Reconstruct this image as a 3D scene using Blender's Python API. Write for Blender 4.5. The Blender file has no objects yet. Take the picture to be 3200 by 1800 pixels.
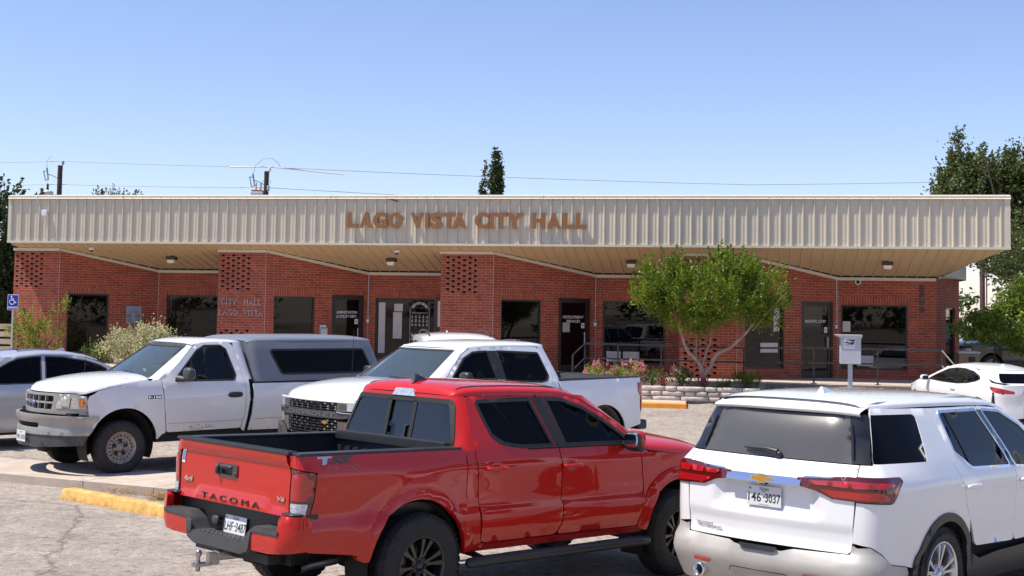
import bpy, bmesh, math, random
from mathutils import Vector, Matrix, geometry, noise
random.seed(7)
R = math.radians
scene = bpy.context.scene
COL = scene.collection
# ---------------------------------------------------------------- camera
F_PX, CY, PITCH, ROLL, CAM_H = 4066.0, 733.3, .05844, .016, 2.4
_f = Vector((0, math.cos(PITCH), math.sin(PITCH)))
_u = Vector((0, -math.sin(PITCH), math.cos(PITCH)))
_r = Vector((1, 0, 0))
_right = _r * math.cos(ROLL) + _u * math.sin(ROLL)
_up = -_r * math.sin(ROLL) + _u * math.cos(ROLL)
cam_d = bpy.data.cameras.new("camera")
cam = bpy.data.objects.new("camera", cam_d)
COL.objects.link(cam)
cam_d.sensor_width = 36
cam_d.lens = F_PX / 3200 * 36
cam_d.shift_y = -(900 - CY) / 3200
cam_d.clip_end = 3000
cam.matrix_world = Matrix(((_right.x, _up.x, -_f.x, 0), (_right.y, _up.y, -_f.y, 0), (_right.z, _up.z, -_f.z, CAM_H), (0, 0, 0, 1)))
scene.camera = cam
# ---------------------------------------------------------------- light
SUN_TO = Vector((-.492, -.070, 1)).normalized()
w = bpy.data.worlds.new("World")
scene.world = w
w.use_nodes = True
nt = w.node_tree
bg = nt.nodes["Background"]
sky = nt.nodes.new("ShaderNodeTexSky")
sky.sky_type = 'NISHITA'
sky.sun_disc = False
sky.sun_elevation = math.asin(SUN_TO.z)
sky.sun_rotation = math.atan2(SUN_TO.x, SUN_TO.y)
sky.air_density = 1.0
sky.dust_density = .25
sky.ozone_density = 2.6
wb = nt.nodes.new('ShaderNodeMix'); wb.data_type = 'RGBA'; wb.blend_type = 'MULTIPLY'; wb.inputs[0].default_value = 1; wb.inputs[7].default_value = (1.03, .965, 1.10, 1)
nt.links.new(sky.outputs[0], wb.inputs[6]); nt.links.new(wb.outputs[2], bg.inputs[0])
bg.inputs[1].default_value = .12
sd = bpy.data.lights.new("sun", 'SUN')
sd.energy = 5.0
sd.angle = R(.53)
sd.color = (1, .94, .84)
sun = bpy.data.objects.new("sun", sd)
COL.objects.link(sun)
sun.rotation_euler = SUN_TO.to_track_quat('Z', 'Y').to_euler()
vs = scene.view_settings
vs.view_transform = 'Standard'
vs.look = 'None'
vs.exposure = .4
vs.gamma = 1
scene.cycles.max_bounces = 8
scene.cycles.transparent_max_bounces = 12
scene.cycles.use_denoising = True
# ---------------------------------------------------------------- materials
def nodes_of(name):
    m = bpy.data.materials.new(name)
    m.use_nodes = True
    return m, m.node_tree, m.node_tree.nodes["Principled BSDF"]

def mat(name, col, rough=.5, metal=0, coat=0, spec=.5, var=0, vscale=4, bump=0, bscale=40, sheen=0, emit=None, cr=.03):
    m, t, b = nodes_of(name)
    b.inputs["Base Color"].default_value = (*col, 1)
    b.inputs["Roughness"].default_value = rough
    b.inputs["Metallic"].default_value = metal
    b.inputs["Coat Weight"].default_value = coat
    b.inputs["Coat Roughness"].default_value = cr
    b.inputs["Specular IOR Level"].default_value = spec
    tc = None
    if var or bump:
        tc = t.nodes.new("ShaderNodeTexCoord")
    if var:
        n = t.nodes.new("ShaderNodeTexNoise"); n.inputs["Scale"].default_value = vscale; n.inputs["Detail"].default_value = 6
        n.inputs["Roughness"].default_value = .65
        t.links.new(tc.outputs["Object"], n.inputs["Vector"])
        r = t.nodes.new("ShaderNodeValToRGB")
        r.color_ramp.elements[0].position = .3; r.color_ramp.elements[1].position = .7
        r.color_ramp.elements[0].color = (*[c * (1 - var) for c in col], 1)
        r.color_ramp.elements[1].color = (*[min(1, c * (1 + var)) for c in col], 1)
        t.links.new(n.outputs["Fac"], r.inputs[0]); t.links.new(r.outputs[0], b.inputs["Base Color"])
    if bump:
        n = t.nodes.new("ShaderNodeTexNoise"); n.inputs["Scale"].default_value = bscale; n.inputs["Detail"].default_value = 5
        t.links.new(tc.outputs["Object"], n.inputs["Vector"])
        bp_ = t.nodes.new("ShaderNodeBump"); bp_.inputs["Strength"].default_value = bump; bp_.inputs["Distance"].default_value = .02
        t.links.new(n.outputs["Fac"], bp_.inputs["Height"]); t.links.new(bp_.outputs[0], b.inputs["Normal"])
    return m

def glass(name, tint=(.3, .35, .37), trans=.6, rough=.01, base=(.01, .012, .014), ior=1.5):
    m, t, b = nodes_of(name)
    b.inputs["Base Color"].default_value = (*base, 1)
    b.inputs["Roughness"].default_value = .3
    b.inputs["Specular IOR Level"].default_value = 0
    out = t.nodes["Material Output"]
    tr = t.nodes.new("ShaderNodeBsdfTransparent"); tr.inputs[0].default_value = (*tint, 1)
    gl = t.nodes.new("ShaderNodeBsdfGlossy"); gl.inputs["Roughness"].default_value = rough
    fr = t.nodes.new("ShaderNodeFresnel"); fr.inputs[0].default_value = ior
    m1 = t.nodes.new("ShaderNodeMixShader"); m1.inputs[0].default_value = trans
    t.links.new(b.outputs[0], m1.inputs[1]); t.links.new(tr.outputs[0], m1.inputs[2])
    m2 = t.nodes.new("ShaderNodeMixShader")
    t.links.new(fr.outputs[0], m2.inputs[0]); t.links.new(m1.outputs[0], m2.inputs[1]); t.links.new(gl.outputs[0], m2.inputs[2])
    t.links.new(m2.outputs[0], out.inputs[0])
    return m

def paint(name, col, metal=0., rough=.3, dust=.0, dustcol=(.45, .4, .33), spec=.5):
    """clear-coated car paint with faint grime that gathers low on the body"""
    m, t, b = nodes_of(name)
    b.inputs["Roughness"].default_value = rough
    b.inputs["Metallic"].default_value = metal
    b.inputs["Coat Weight"].default_value = 1
    b.inputs["Specular IOR Level"].default_value = spec
    b.inputs["Coat Roughness"].default_value = .02
    tc = t.nodes.new("ShaderNodeTexCoord")
    n = t.nodes.new("ShaderNodeTexNoise"); n.inputs["Scale"].default_value = 2.2; n.inputs["Detail"].default_value = 8; n.inputs["Roughness"].default_value = .7
    t.links.new(tc.outputs["Object"], n.inputs["Vector"])
    sx = t.nodes.new("ShaderNodeSeparateXYZ"); t.links.new(tc.outputs["Object"], sx.inputs[0])
    mr = t.nodes.new("ShaderNodeMapRange"); mr.inputs[1].default_value = .95; mr.inputs[2].default_value = .3; mr.inputs[3].default_value = dust * .3; mr.inputs[4].default_value = dust * 2.2
    t.links.new(sx.outputs[2], mr.inputs[0])
    mu = t.nodes.new("ShaderNodeMath"); mu.operation = 'MULTIPLY'; t.links.new(n.outputs[0], mu.inputs[0]); t.links.new(mr.outputs[0], mu.inputs[1])
    mx = t.nodes.new("ShaderNodeMix"); mx.data_type = 'RGBA'
    mx.inputs[6].default_value = (*col, 1); mx.inputs[7].default_value = (*dustcol, 1)
    t.links.new(mu.outputs[0], mx.inputs[0]); t.links.new(mx.outputs[2], b.inputs["Base Color"])
    ad = t.nodes.new("ShaderNodeMath"); ad.operation = 'MULTIPLY_ADD'; ad.inputs[1].default_value = .9; ad.inputs[2].default_value = .015
    t.links.new(mu.outputs[0], ad.inputs[0]); t.links.new(ad.outputs[0], b.inputs["Coat Roughness"])
    return m

def brick_mat(name, c1, c2, mortar, bw=.254, rh=.0762, ms=.0055, off=.4, bumps=.5, rough=.85):
    m, t, b = nodes_of(name)
    b.inputs["Roughness"].default_value = rough
    uv = t.nodes.new("ShaderNodeUVMap"); uv.uv_map = "UVMap"
    br = t.nodes.new("ShaderNodeTexBrick")
    br.offset = off; br.inputs["Scale"].default_value = 1
    br.inputs["Brick Width"].default_value = bw; br.inputs["Row Height"].default_value = rh
    br.inputs["Mortar Size"].default_value = ms; br.inputs["Mortar Smooth"].default_value = .15; br.inputs["Bias"].default_value = 0
    br.inputs["Color1"].default_value = (*c1, 1); br.inputs["Color2"].default_value = (*c2, 1); br.inputs["Mortar"].default_value = (*mortar, 1)
    t.links.new(uv.outputs[0], br.inputs["Vector"])
    n = t.nodes.new("ShaderNodeTexNoise"); n.inputs["Scale"].default_value = 3.0; n.inputs["Detail"].default_value = 8; n.inputs["Roughness"].default_value = .7
    t.links.new(uv.outputs[0], n.inputs["Vector"])
    mr = t.nodes.new("ShaderNodeMapRange"); mr.inputs[1].default_value = .3; mr.inputs[2].default_value = .7; mr.inputs[3].default_value = .72; mr.inputs[4].default_value = 1.22
    t.links.new(n.outputs[0], mr.inputs[0])
    mx = t.nodes.new("ShaderNodeMix"); mx.data_type = 'RGBA'; mx.blend_type = 'MULTIPLY'; mx.inputs[0].default_value = 1
    t.links.new(br.outputs["Color"], mx.inputs[6]); t.links.new(mr.outputs[0], mx.inputs[7])
    t.links.new(mx.outputs[2], b.inputs["Base Color"])
    bp_ = t.nodes.new("ShaderNodeBump"); bp_.inputs["Strength"].default_value = bumps; bp_.inputs["Distance"].default_value = .006; bp_.invert = True
    t.links.new(br.outputs["Fac"], bp_.inputs["Height"]); t.links.new(bp_.outputs[0], b.inputs["Normal"])
    return m

M = {}
M['brick'] = brick_mat('red_brick', (.40, .082, .034), (.29, .050, .024), (.42, .27, .21))
M['beige'] = mat('beige_metal', (.60, .53, .41), .38, var=.04, vscale=1.5)
M['beige2'] = mat('beige_trim', (.64, .57, .45), .4, var=.05, vscale=2)
M['soffit'] = mat('bounce_tinted_soffit', (.60, .45, .27), .45, var=.05, vscale=1)  # the fascia beige, tinted warmer to stand in for bounced light
M['bronze'] = mat('dark_bronze_frame', (.028, .02, .018), .35)
M['wood_brown'] = mat('brown_board', (.09, .035, .028), .5)
M['black'] = mat('black', (.012, .012, .013), .5)
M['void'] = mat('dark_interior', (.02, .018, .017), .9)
M['rubber'] = mat('black_rubber', (.018, .018, .018), .65)
M['blackplastic'] = mat('black_plastic', (.022, .022, .024), .42, var=.25, vscale=6)
M['greyplastic'] = mat('grey_plastic', (.055, .055, .058), .5, var=.2, vscale=8)
M['white_metal'] = mat('white_metal', (.75, .75, .75), .4)
M['grey_metal'] = mat('grey_metal', (.42, .43, .44), .4, .3)
M['galv'] = mat('galvanised_steel', (.5, .51, .52), .35, .7, var=.15)
M['chrome'] = mat('chrome', (.8, .8, .8), .06, 1)
M['steel'] = mat('dull_steel', (.4, .4, .4), .3, 1)
M['letter'] = mat('bronze_letters', (.30, .135, .055), .4, .25)
M['gap'] = mat('panel_gap', (.004, .004, .004), .9)
M['text_white'] = mat('white_vinyl', (.8, .8, .8), .5)
M['text_black'] = mat('black_ink', (.02, .02, .02), .5)

# ---------------------------------------------------------------- object helpers
def tag(o, label=None, cat=None, group=None, kind=None):
    if label: o['label'] = label
    if cat: o['category'] = cat
    if group: o['group'] = group
    if kind: o['kind'] = kind
    return o

def empty(name, loc=(0, 0, 0), mtx=None, parent=None):
    o = bpy.data.objects.new(name, None); COL.objects.link(o)
    if mtx is not None: o.matrix_world = mtx
    else: o.location = loc
    if parent: o.parent = parent
    return o

class MB:
    """collects verts/faces (optionally uvs and several materials) into one mesh object"""
    def __init__(s): s.v = []; s.f = []; s.mi = []; s.uv = []; s.sm = []
    def face(s, pts, mi=0, uv=None, smooth=False):
        b = len(s.v); s.v += [tuple(p) for p in pts]; s.f.append(tuple(range(b, b + len(pts)))); s.mi.append(mi); s.uv.append(uv); s.sm.append(smooth)
    def mesh(s, vs, fs, mi=0, smooth=False):
        b = len(s.v); s.v += [tuple(p) for p in vs]
        for f in fs: s.f.append(tuple(i + b for i in f)); s.mi.append(mi); s.uv.append(None); s.sm.append(smooth)
    def box(s, lo, hi, mi=0, mtx=None, bev=0):
        (x0, y0, z0), (x1, y1, z1) = lo, hi
        if bev:
            bm = bmesh.new(); bmesh.ops.create_cube(bm, size=1)
            for v in bm.verts: v.co = Vector(((x0 + x1) / 2 + v.co.x * (x1 - x0), (y0 + y1) / 2 + v.co.y * (y1 - y0), (z0 + z1) / 2 + v.co.z * (z1 - z0)))
            bmesh.ops.bevel(bm, geom=bm.edges[:], offset=bev, segments=2, affect='EDGES', profile=.5)
            vs = [v.co.copy() for v in bm.verts]; bm.verts.index_update()
            fs = [[v.index for v in f.verts] for f in bm.faces]; bm.free()
        else:
            vs = [Vector(p) for p in ((x0, y0, z0), (x1, y0, z0), (x1, y1, z0), (x0, y1, z0), (x0, y0, z1), (x1, y0, z1), (x1, y1, z1), (x0, y1, z1))]
            fs = [(0, 3, 2, 1), (4, 5, 6, 7), (0, 1, 5, 4), (1, 2, 6, 5), (2, 3, 7, 6), (3, 0, 4, 7)]
        if mtx is not None: vs = [mtx @ v for v in vs]
        s.mesh(vs, fs, mi); return s
    def tube(s, pts, r, n=8, mi=0, cap=True):
        pts = [Vector(p) for p in pts]; rr = r if isinstance(r, (list, tuple)) else [r] * len(pts)
        rings = []; ref = None
        for i, p in enumerate(pts):
            d = (pts[min(i + 1, len(pts) - 1)] - pts[max(i - 1, 0)]).normalized()
            if ref is None: ref = d.orthogonal().normalized()
            a = (ref - d * ref.dot(d)); a = a.normalized() if a.length > 1e-6 else d.orthogonal().normalized(); ref = a
            b = d.cross(a)
            rings.append([p + (a * math.cos(k * 2 * math.pi / n) + b * math.sin(k * 2 * math.pi / n)) * rr[i] for k in range(n)])
        vs = [q for rg in rings for q in rg]
        fs = [(i * n + k, i * n + (k + 1) % n, (i + 1) * n + (k + 1) % n, (i + 1) * n + k) for i in range(len(pts) - 1) for k in range(n)]
        s.mesh(vs, fs, mi, True)
        if cap:
            s.mesh(rings[0], [tuple(range(n))[::-1]], mi); s.mesh(rings[-1], [tuple(range(n))], mi)
        return s
    def lathe(s, prof, n=32, mtx=None, mi=0, smooth=True, a0=0, a1=2 * math.pi):
        """prof: (r, h) pairs turned about local z"""
        full = abs(a1 - a0 - 2 * math.pi) < 1e-6; m = n if full else n + 1
        vs = [Vector((r * math.cos(a0 + (a1 - a0) * k / n), r * math.sin(a0 + (a1 - a0) * k / n), h)) for r, h in prof for k in range(m)]
        if mtx is not None: vs = [mtx @ v for v in vs]
        fs = [(i * m + k, i * m + (k + 1) % m, (i + 1) * m + (k + 1) % m, (i + 1) * m + k) for i in range(len(prof) - 1) for k in range(n)]
        s.mesh(vs, fs, mi, smooth); return s
    def prism(s, poly, d, mtx=None, mi=0):
        """poly in local xy extruded to z=d"""
        n = len(poly); lo = [Vector((p[0], p[1], 0)) for p in poly]; hi = [Vector((p[0], p[1], d)) for p in poly]
        vs = lo + hi
        if mtx is not None: vs = [mtx @ v for v in vs]
        fs = [tuple(range(n))[::-1], tuple(range(n, 2 * n))] + [(i, (i + 1) % n, n + (i + 1) % n, n + i) for i in range(n)]
        s.mesh(vs, fs, mi); return s
    def sq(s, c, dim, e=2.6, n=14, mi=0, mtx=None):
        """superellipsoid: a rounded box"""
        vs = []; fs = []; m = n * 2
        def sp(v): return math.copysign(abs(v) ** (2 / e), v)
        for i in range(n + 1):
            a = -math.pi / 2 + math.pi * i / n
            for k in range(m):
                b = 2 * math.pi * k / m
                p = Vector((sp(math.cos(a)) * sp(math.cos(b)) * dim[0] / 2, sp(math.cos(a)) * sp(math.sin(b)) * dim[1] / 2, sp(math.sin(a)) * dim[2] / 2))
                if mtx is not None: p = mtx @ p
                vs.append(p + Vector(c))
        for i in range(n):
            for k in range(m): fs.append((i * m + k, i * m + (k + 1) % m, (i + 1) * m + (k + 1) % m, (i + 1) * m + k))
        s.mesh(vs, fs, mi, True); return s
    def build(s, name, mats, parent=None, loc=None):
        me = bpy.data.meshes.new(name); me.from_pydata(s.v, [], s.f)
        for m in (mats if isinstance(mats, (list, tuple)) else [mats]): me.materials.append(m)
        for i, p in enumerate(me.polygons): p.material_index = s.mi[i]; p.use_smooth = s.sm[i]
        if any(u is not None for u in s.uv):
            l = me.uv_layers.new(name="UVMap"); k = 0
            for i, f in enumerate(s.f):
                for j in range(len(f)):
                    if s.uv[i]: l.data[k].uv = s.uv[i][j]
                    k += 1
        me.validate(); me.update()
        o = bpy.data.objects.new(name, me); COL.objects.link(o)
        if parent: o.parent = parent
        if loc: o.location = loc
        return o

def copy_tree(o, parent=None):
    c = o.copy(); COL.objects.link(c); c.parent = parent
    for ch in [x for x in bpy.data.objects if x.parent == o and x is not c]: copy_tree(ch, c)
    return c

def text_mesh(txt, size=1, depth=0, bold=0, sx=1, align='CENTER', shear=0, spacing=1):
    """text as raw verts/faces in the local xy plane, baseline at y=0"""
    cu = bpy.data.curves.new("t", 'FONT'); cu.body = txt; cu.size = size; cu.extrude = depth; cu.offset = bold; cu.align_x = align; cu.shear = shear
    cu.space_character = spacing; cu.resolution_u = 3
    ob = bpy.data.objects.new("t", cu); COL.objects.link(ob)
    dg = bpy.context.evaluated_depsgraph_get(); dg.update()
    me = bpy.data.meshes.new_from_object(ob.evaluated_get(dg))
    vs = [Vector((v.co.x * sx, v.co.y, v.co.z)) for v in me.vertices]; fs = [tuple(p.vertices) for p in me.polygons]
    bpy.data.objects.remove(ob); bpy.data.curves.remove(cu); bpy.data.meshes.remove(me)
    return vs, fs

def basis(o, x, y, z=None):
    x = Vector(x).normalized(); y = Vector(y).normalized(); z = x.cross(y) if z is None else Vector(z)
    return Matrix(((x.x, y.x, z.x, o[0]), (x.y, y.y, z.y, o[1]), (x.z, y.z, z.z, o[2]), (0, 0, 0, 1)))

def add_text(mb, txt, mtx, mi=0, **k):
    vs, fs = text_mesh(txt, **k)
    mb.mesh([mtx @ v for v in vs], fs, mi)

def capheight(vs):
    ys = [v.y for v in vs]; return max(ys) - min(ys)
# ---------------------------------------------------------------- ground
BO = Vector((-15.16969, 39.15679, 0)); BD = Vector((.98402223, -.17804564, 0)); BN = Vector((.17804564, .98402223, 0))
BM = basis(BO, BD, BN, (0, 0, 1))
def WP(u, v, z): return BO + BD * u + BN * v + Vector((0, 0, z))
def ss(a, b, x):
    t = max(0, min(1, (x - a) / (b - a))); return t * t * (3 - 2 * t)
MA, MBp = Vector((-7.09, 18.32)), Vector((-4.37, 17.03))     # front edge of the median walk
md = (MBp - MA).normalized(); mn = Vector((-md.y, md.x))
def gz(x, y):
    front = .242 - .0151 * x - .024 * y + .09 * ss(-7.5, -6.6, (x - y) * .707)
    if y < 9: front = max(front - .0, -.3)
    s = (Vector((x, y)) - MA).dot(mn)
    u = (x - BO.x) * BD.x + (y - BO.y) * BD.y; v = (x - BO.x) * BN.x + (y - BO.y) * BN.y
    back = .065 * ss(-8, -3.6, v) * ss(40, 15, abs(x)) + .07 * math.sin(x * .35) * .15
    up = ss(-2.7, -1.9, v)
    back = back * (1 - up) + .46 * up
    if u < -1: back *= 1
    k = ss(.1, 1.25, s)
    return front * (1 - k) + back * k

def asphalt():
    m, t, b = nodes_of('worn_asphalt')
    b.inputs["Roughness"].default_value = .9
    b.inputs["Specular IOR Level"].default_value = .25
    tc = t.nodes.new("ShaderNodeTexCoord")
    def nz(sc, det, rough=.6, dist=0):
        n = t.nodes.new("ShaderNodeTexNoise"); n.inputs["Scale"].default_value = sc; n.inputs["Detail"].default_value = det; n.inputs["Roughness"].default_value = rough; n.inputs["Distortion"].default_value = dist
        t.links.new(tc.outputs["Object"], n.inputs["Vector"]); return n
    def ramp(src, p):
        r = t.nodes.new("ShaderNodeValToRGB"); e = r.color_ramp.elements
        e[0].position, e[0].color = p[0][0], (*p[0][1], 1); e[1].position, e[1].color = p[-1][0], (*p[-1][1], 1)
        for q in p[1:-1]:
            x = e.new(q[0]); x.color = (*q[1], 1)
        t.links.new(src, r.inputs[0]); return r
    def mix(a, b_, f=1, mode='MULTIPLY', fac=None):
        x = t.nodes.new("ShaderNodeMix"); x.data_type = 'RGBA'; x.blend_type = mode; x.inputs[0].default_value = f
        t.links.new(a, x.inputs[6]); t.links.new(b_, x.inputs[7])
        if fac is not None: t.links.new(fac, x.inputs[0])
        return x
    big = ramp(nz(.35, 5, .6, .4).outputs[0], [(.35, (.30, .265, .23)), (.5, (.365, .32, .275)), (.68, (.42, .365, .305))])
    grain = ramp(nz(55, 3, .8).outputs[0], [(.32, (.45, .45, .46)), (.5, (.95, .95, .95)), (.62, (1.25, 1.22, 1.18))])
    fine = ramp(nz(150, 2, .8).outputs[0], [(.35, (.6, .6, .6)), (.62, (1.25, 1.25, 1.25))])
    mid = ramp(nz(3.2, 7, .72, .8).outputs[0], [(.36, (.80, .79, .79)), (.58, (1.07, 1.07, 1.07))])
    blot = ramp(nz(11, 5, .75).outputs[0], [(.36, (.64, .64, .65)), (.50, (1, 1, 1)), (.64, (1.16, 1.13, 1.1))])
    c = mix(big.outputs[0], grain.outputs[0]); c = mix(c.outputs[2], blot.outputs[0]); c = mix(c.outputs[2], fine.outputs[0]); c = mix(c.outputs[2], mid.outputs[0])
    # long settlement bands and cracks
    mp = t.nodes.new("ShaderNodeMapping"); mp.inputs["Rotation"].default_value = (0, 0, R(14)); mp.inputs["Scale"].default_value = (.16, 1.15, 1)
    t.links.new(tc.outputs["Object"], mp.inputs[0])
    n = t.nodes.new("ShaderNodeTexNoise"); n.inputs["Scale"].default_value = 1.1; n.inputs["Detail"].default_value = 6; n.inputs["Roughness"].default_value = .6
    t.links.new(mp.outputs[0], n.inputs["Vector"])
    bands = ramp(n.outputs[0], [(.30, (.80, .78, .77)), (.37, (1, 1, 1)), (.56, (1.04, 1.03, 1.02))])
    c = mix(c.outputs[2], bands.outputs[0])
    vo = t.nodes.new("ShaderNodeTexVoronoi"); vo.feature = 'DISTANCE_TO_EDGE'; vo.inputs["Scale"].default_value = .22
    dn = nz(1.6, 6, .7); ad = t.nodes.new("ShaderNodeMix"); ad.data_type = 'VECTOR'; ad.inputs[0].default_value = .32
    t.links.new(tc.outputs["Object"], ad.inputs[4]); t.links.new(dn.outputs["Color"], ad.inputs[5]); t.links.new(ad.outputs[1], vo.inputs["Vector"])
    cr = ramp(vo.outputs["Distance"], [(0, (.5, .48, .46)), (.003, (1, 1, 1))])
    c = mix(c.outputs[2], cr.outputs[0])
    t.links.new(c.outputs[2], b.inputs["Base Color"])
    g2 = nz(70, 3, .8)
    bp_ = t.nodes.new("ShaderNodeBump"); bp_.inputs["Strength"].default_value = .7; bp_.inputs["Distance"].default_value = .012
    t.links.new(g2.outputs[0], bp_.inputs["Height"])
    bp2 = t.nodes.new("ShaderNodeBump"); bp2.inputs["Strength"].default_value = .6; bp2.inputs["Distance"].default_value = .03
    t.links.new(bands.outputs[0], bp2.inputs["Height"]); t.links.new(bp_.outputs[0], bp2.inputs["Normal"]); t.links.new(bp2.outputs[0], b.inputs["Normal"])
    return m
M['asphalt'] = asphalt()
M['concrete'] = mat('concrete', (.46, .38, .31), .9, var=.16, vscale=3, bump=.25, bscale=60)
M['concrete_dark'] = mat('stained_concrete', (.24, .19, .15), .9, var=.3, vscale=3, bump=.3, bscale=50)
M['soil'] = mat('mulch', (.10, .055, .035), .95, var=.5, vscale=20, bump=1, bscale=30)
M['yellow'] = mat('faded_yellow_paint', (.58, .33, .09), .75, var=.35, vscale=9, bump=.5, bscale=18)
M['orange'] = mat('orange_kerb_paint', (.78, .30, .03), .6, var=.12, vscale=3, bump=.1)

def grid_ground():
    xs = []; x = -300
    while x < 300:
        xs.append(x); x += (.35 if -22 < x < 24 else 12)
    ys = []; y = -60
    while y < 900:
        ys.append(y); y += (.35 if 6 < y < 48 else (8 if y < 100 else 60))
    mb = MB(); vs = [(x, y, gz(x, y)) for y in ys for x in xs]; n = len(xs)
    mb.mesh(vs, [(j * n + i, j * n + i + 1, (j + 1) * n + i + 1, (j + 1) * n + i) for j in range(len(ys) - 1) for i in range(n - 1)], 0, True)
    o = mb.build('parking_lot', M['asphalt']); tag(o, kind='structure')
grid_ground()

def strip_slab(name, path_f, path_b, z_f, z_b, thick, m, seam=None):
    """slab between two world polylines; top z at front/back"""
    mb = MB(); n = len(path_f)
    for i in range(n - 1):
        a, b, c, d = path_f[i], path_f[i + 1], path_b[i + 1], path_b[i]
        mb.face([(a[0], a[1], z_f), (b[0], b[1], z_f), (c[0], c[1], z_b), (d[0], d[1], z_b)])
        mb.face([(a[0], a[1], z_f - thick), (b[0], b[1], z_f - thick), (b[0], b[1], z_f), (a[0], a[1], z_f)])
        mb.face([(c[0], c[1], z_b - thick), (d[0], d[1], z_b - thick), (d[0], d[1], z_b), (c[0], c[1], z_b)])
    a, d = path_f[0], path_b[0]; mb.face([(d[0], d[1], z_b - thick), (a[0], a[1], z_f - thick), (a[0], a[1], z_f), (d[0], d[1], z_b)])
    a, d = path_f[-1], path_b[-1]; mb.face([(a[0], a[1], z_f - thick), (d[0], d[1], z_b - thick), (d[0], d[1], z_b), (a[0], a[1], z_f)])
    o = mb.build(name, m); tag(o, kind='structure'); return o
# median walk: pieces with joints between them
def mw(t0, t1, nm='median_walk'):
    f = [MA + md * t0, MA + md * t1]; b = [p + mn * 1.34 for p in f]
    strip_slab(nm, f, b, .022, .03, .3, M['concrete'])
tt = [-14, -8.2, -4.6, -1.0, 1.52, 1.53 + 1.2, 5.6, 8.0]
for i in range(len(tt) - 1): mw(tt[i] + .006, tt[i + 1] - .006)

# kerbed walk in front of the planter, and the raised walk along the building
def uvpath(us, v): return [WP(u, v, 0).xy for u in us]
strip_slab('kerb_walk', uvpath([4, 12, 20.42], -3.55), uvpath([4, 12, 20.42], -1.2), .2, .21, .5, M['concrete'])
strip_slab('building_walk', uvpath([-2, 14, 27.0, 31], -1.02), uvpath([-2, 14, 27.0, 31], 4), .625, .63, .7, M['concrete'])
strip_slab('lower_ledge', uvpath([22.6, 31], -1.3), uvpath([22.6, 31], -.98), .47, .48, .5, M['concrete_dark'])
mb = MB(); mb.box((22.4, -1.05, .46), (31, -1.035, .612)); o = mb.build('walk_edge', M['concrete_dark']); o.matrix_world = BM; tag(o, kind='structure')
mb = MB()
for i, u in enumerate([22.9, 24.3, 25.7, 27.1]): mb.box((u, -1.075, .50), (u + .05, -1.05, .53))
o = mb.build('edge_bolts', M['galv']); o.matrix_world = BM; tag(o, kind='structure')
# orange painted kerb face + wheel stop
mb = MB(); mb.box((14, -3.6, .02), (20.47, -3.44, .205), bev=.025)
o = mb.build('painted_kerb', M['orange']); o.matrix_world = BM
tag(o, 'orange painted kerb along the walk in front of the stone planter', 'kerb')
def wheel_stop(c, ang, L, name, label, m):
    prof = [(-.09, 0), (-.075, .115), (-.045, .14), (.045, .14), (.075, .115), (.09, 0)]
    mb = MB(); n = 26; vs = []
    rnd = random.Random(3)
    for i in range(n + 1):
        x = -L / 2 + L * i / n; e = 0 if 0 < i < n else .03
        for (a, b) in prof:
            vs.append((x + math.copysign(e * (b / .14), -x), a + rnd.uniform(-.004, .004), max(0, b - e * .3 + rnd.uniform(-.004, .004)) if b else 0))
    k = len(prof)
    mb.mesh(vs, [(i * k + j, (i + 1) * k + j, (i + 1) * k + j + 1, i * k + j + 1) for i in range(n) for j in range(k - 1)], 0, True)
    mb.mesh(vs[:k], [tuple(range(k))]); mb.mesh(vs[-k:], [tuple(range(k))[::-1]])
    o = mb.build(name, m); o.location = (c[0], c[1], gz(c[0], c[1])); o.rotation_euler = (0, 0, ang)
    return tag(o, label, 'wheel stop')
wheel_stop((-4.72, 15.98), R(-40), 2.35, 'wheel_stop', 'faded yellow concrete wheel stop on the asphalt behind the red pickup', M['yellow'])

# straw debris against the kerb
mb = MB(); rnd = random.Random(5); M['straw'] = mat('dry_straw', (.42, .27, .12), .9, var=.4, vscale=9)
for c, n, s in ((MA + md * 3.05 - mn * .12, 420, .26), (MA + md * 2.2 - mn * .05, 130, .35), (MA + md * 1.5 - mn * .02, 60, .3)):
    for i in range(n):
        x = c.x + rnd.gauss(0, s * .5); y = c.y + rnd.gauss(0, s * .28) - (x - c.x) * .4; z = gz(x, y) + abs(rnd.gauss(0, .035)); a = rnd.uniform(0, 6.3); l = rnd.uniform(.03, .1); e = rnd.uniform(-.5, .9)
        mb.tube([(x, y, z), (x + l * .5 * math.cos(a), y + l * .5 * math.sin(a), z + e * l * .5 + .008), (x + l * math.cos(a + .5), y + l * math.sin(a + .5), max(gz(x, y), z + e * l * .4))], .0025, 3, cap=False)
o = mb.build('straw_debris', M['straw']); tag(o, 'clump of dry straw caught against the concrete walk beside the yellow wheel stop', 'debris', kind='stuff')

# ---------------------------------------------------------------- building
B = empty('city_hall_building', mtx=BM)
tag(B, 'long low red brick building with beige ribbed metal fascia and zigzag front', 'building')
VF, VR = .6, 2.7
SU = [-.131, 6.477, 13.247, 20.07]; JU = [1.374, 7.965, 14.793, 21.648]; RU = [3.593, 10.469, 17.487, 24.476]
def ztop(v): return 4.055 - .27 * (v - .6)
def zsof(v): return 4.235 - .25 * v

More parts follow.
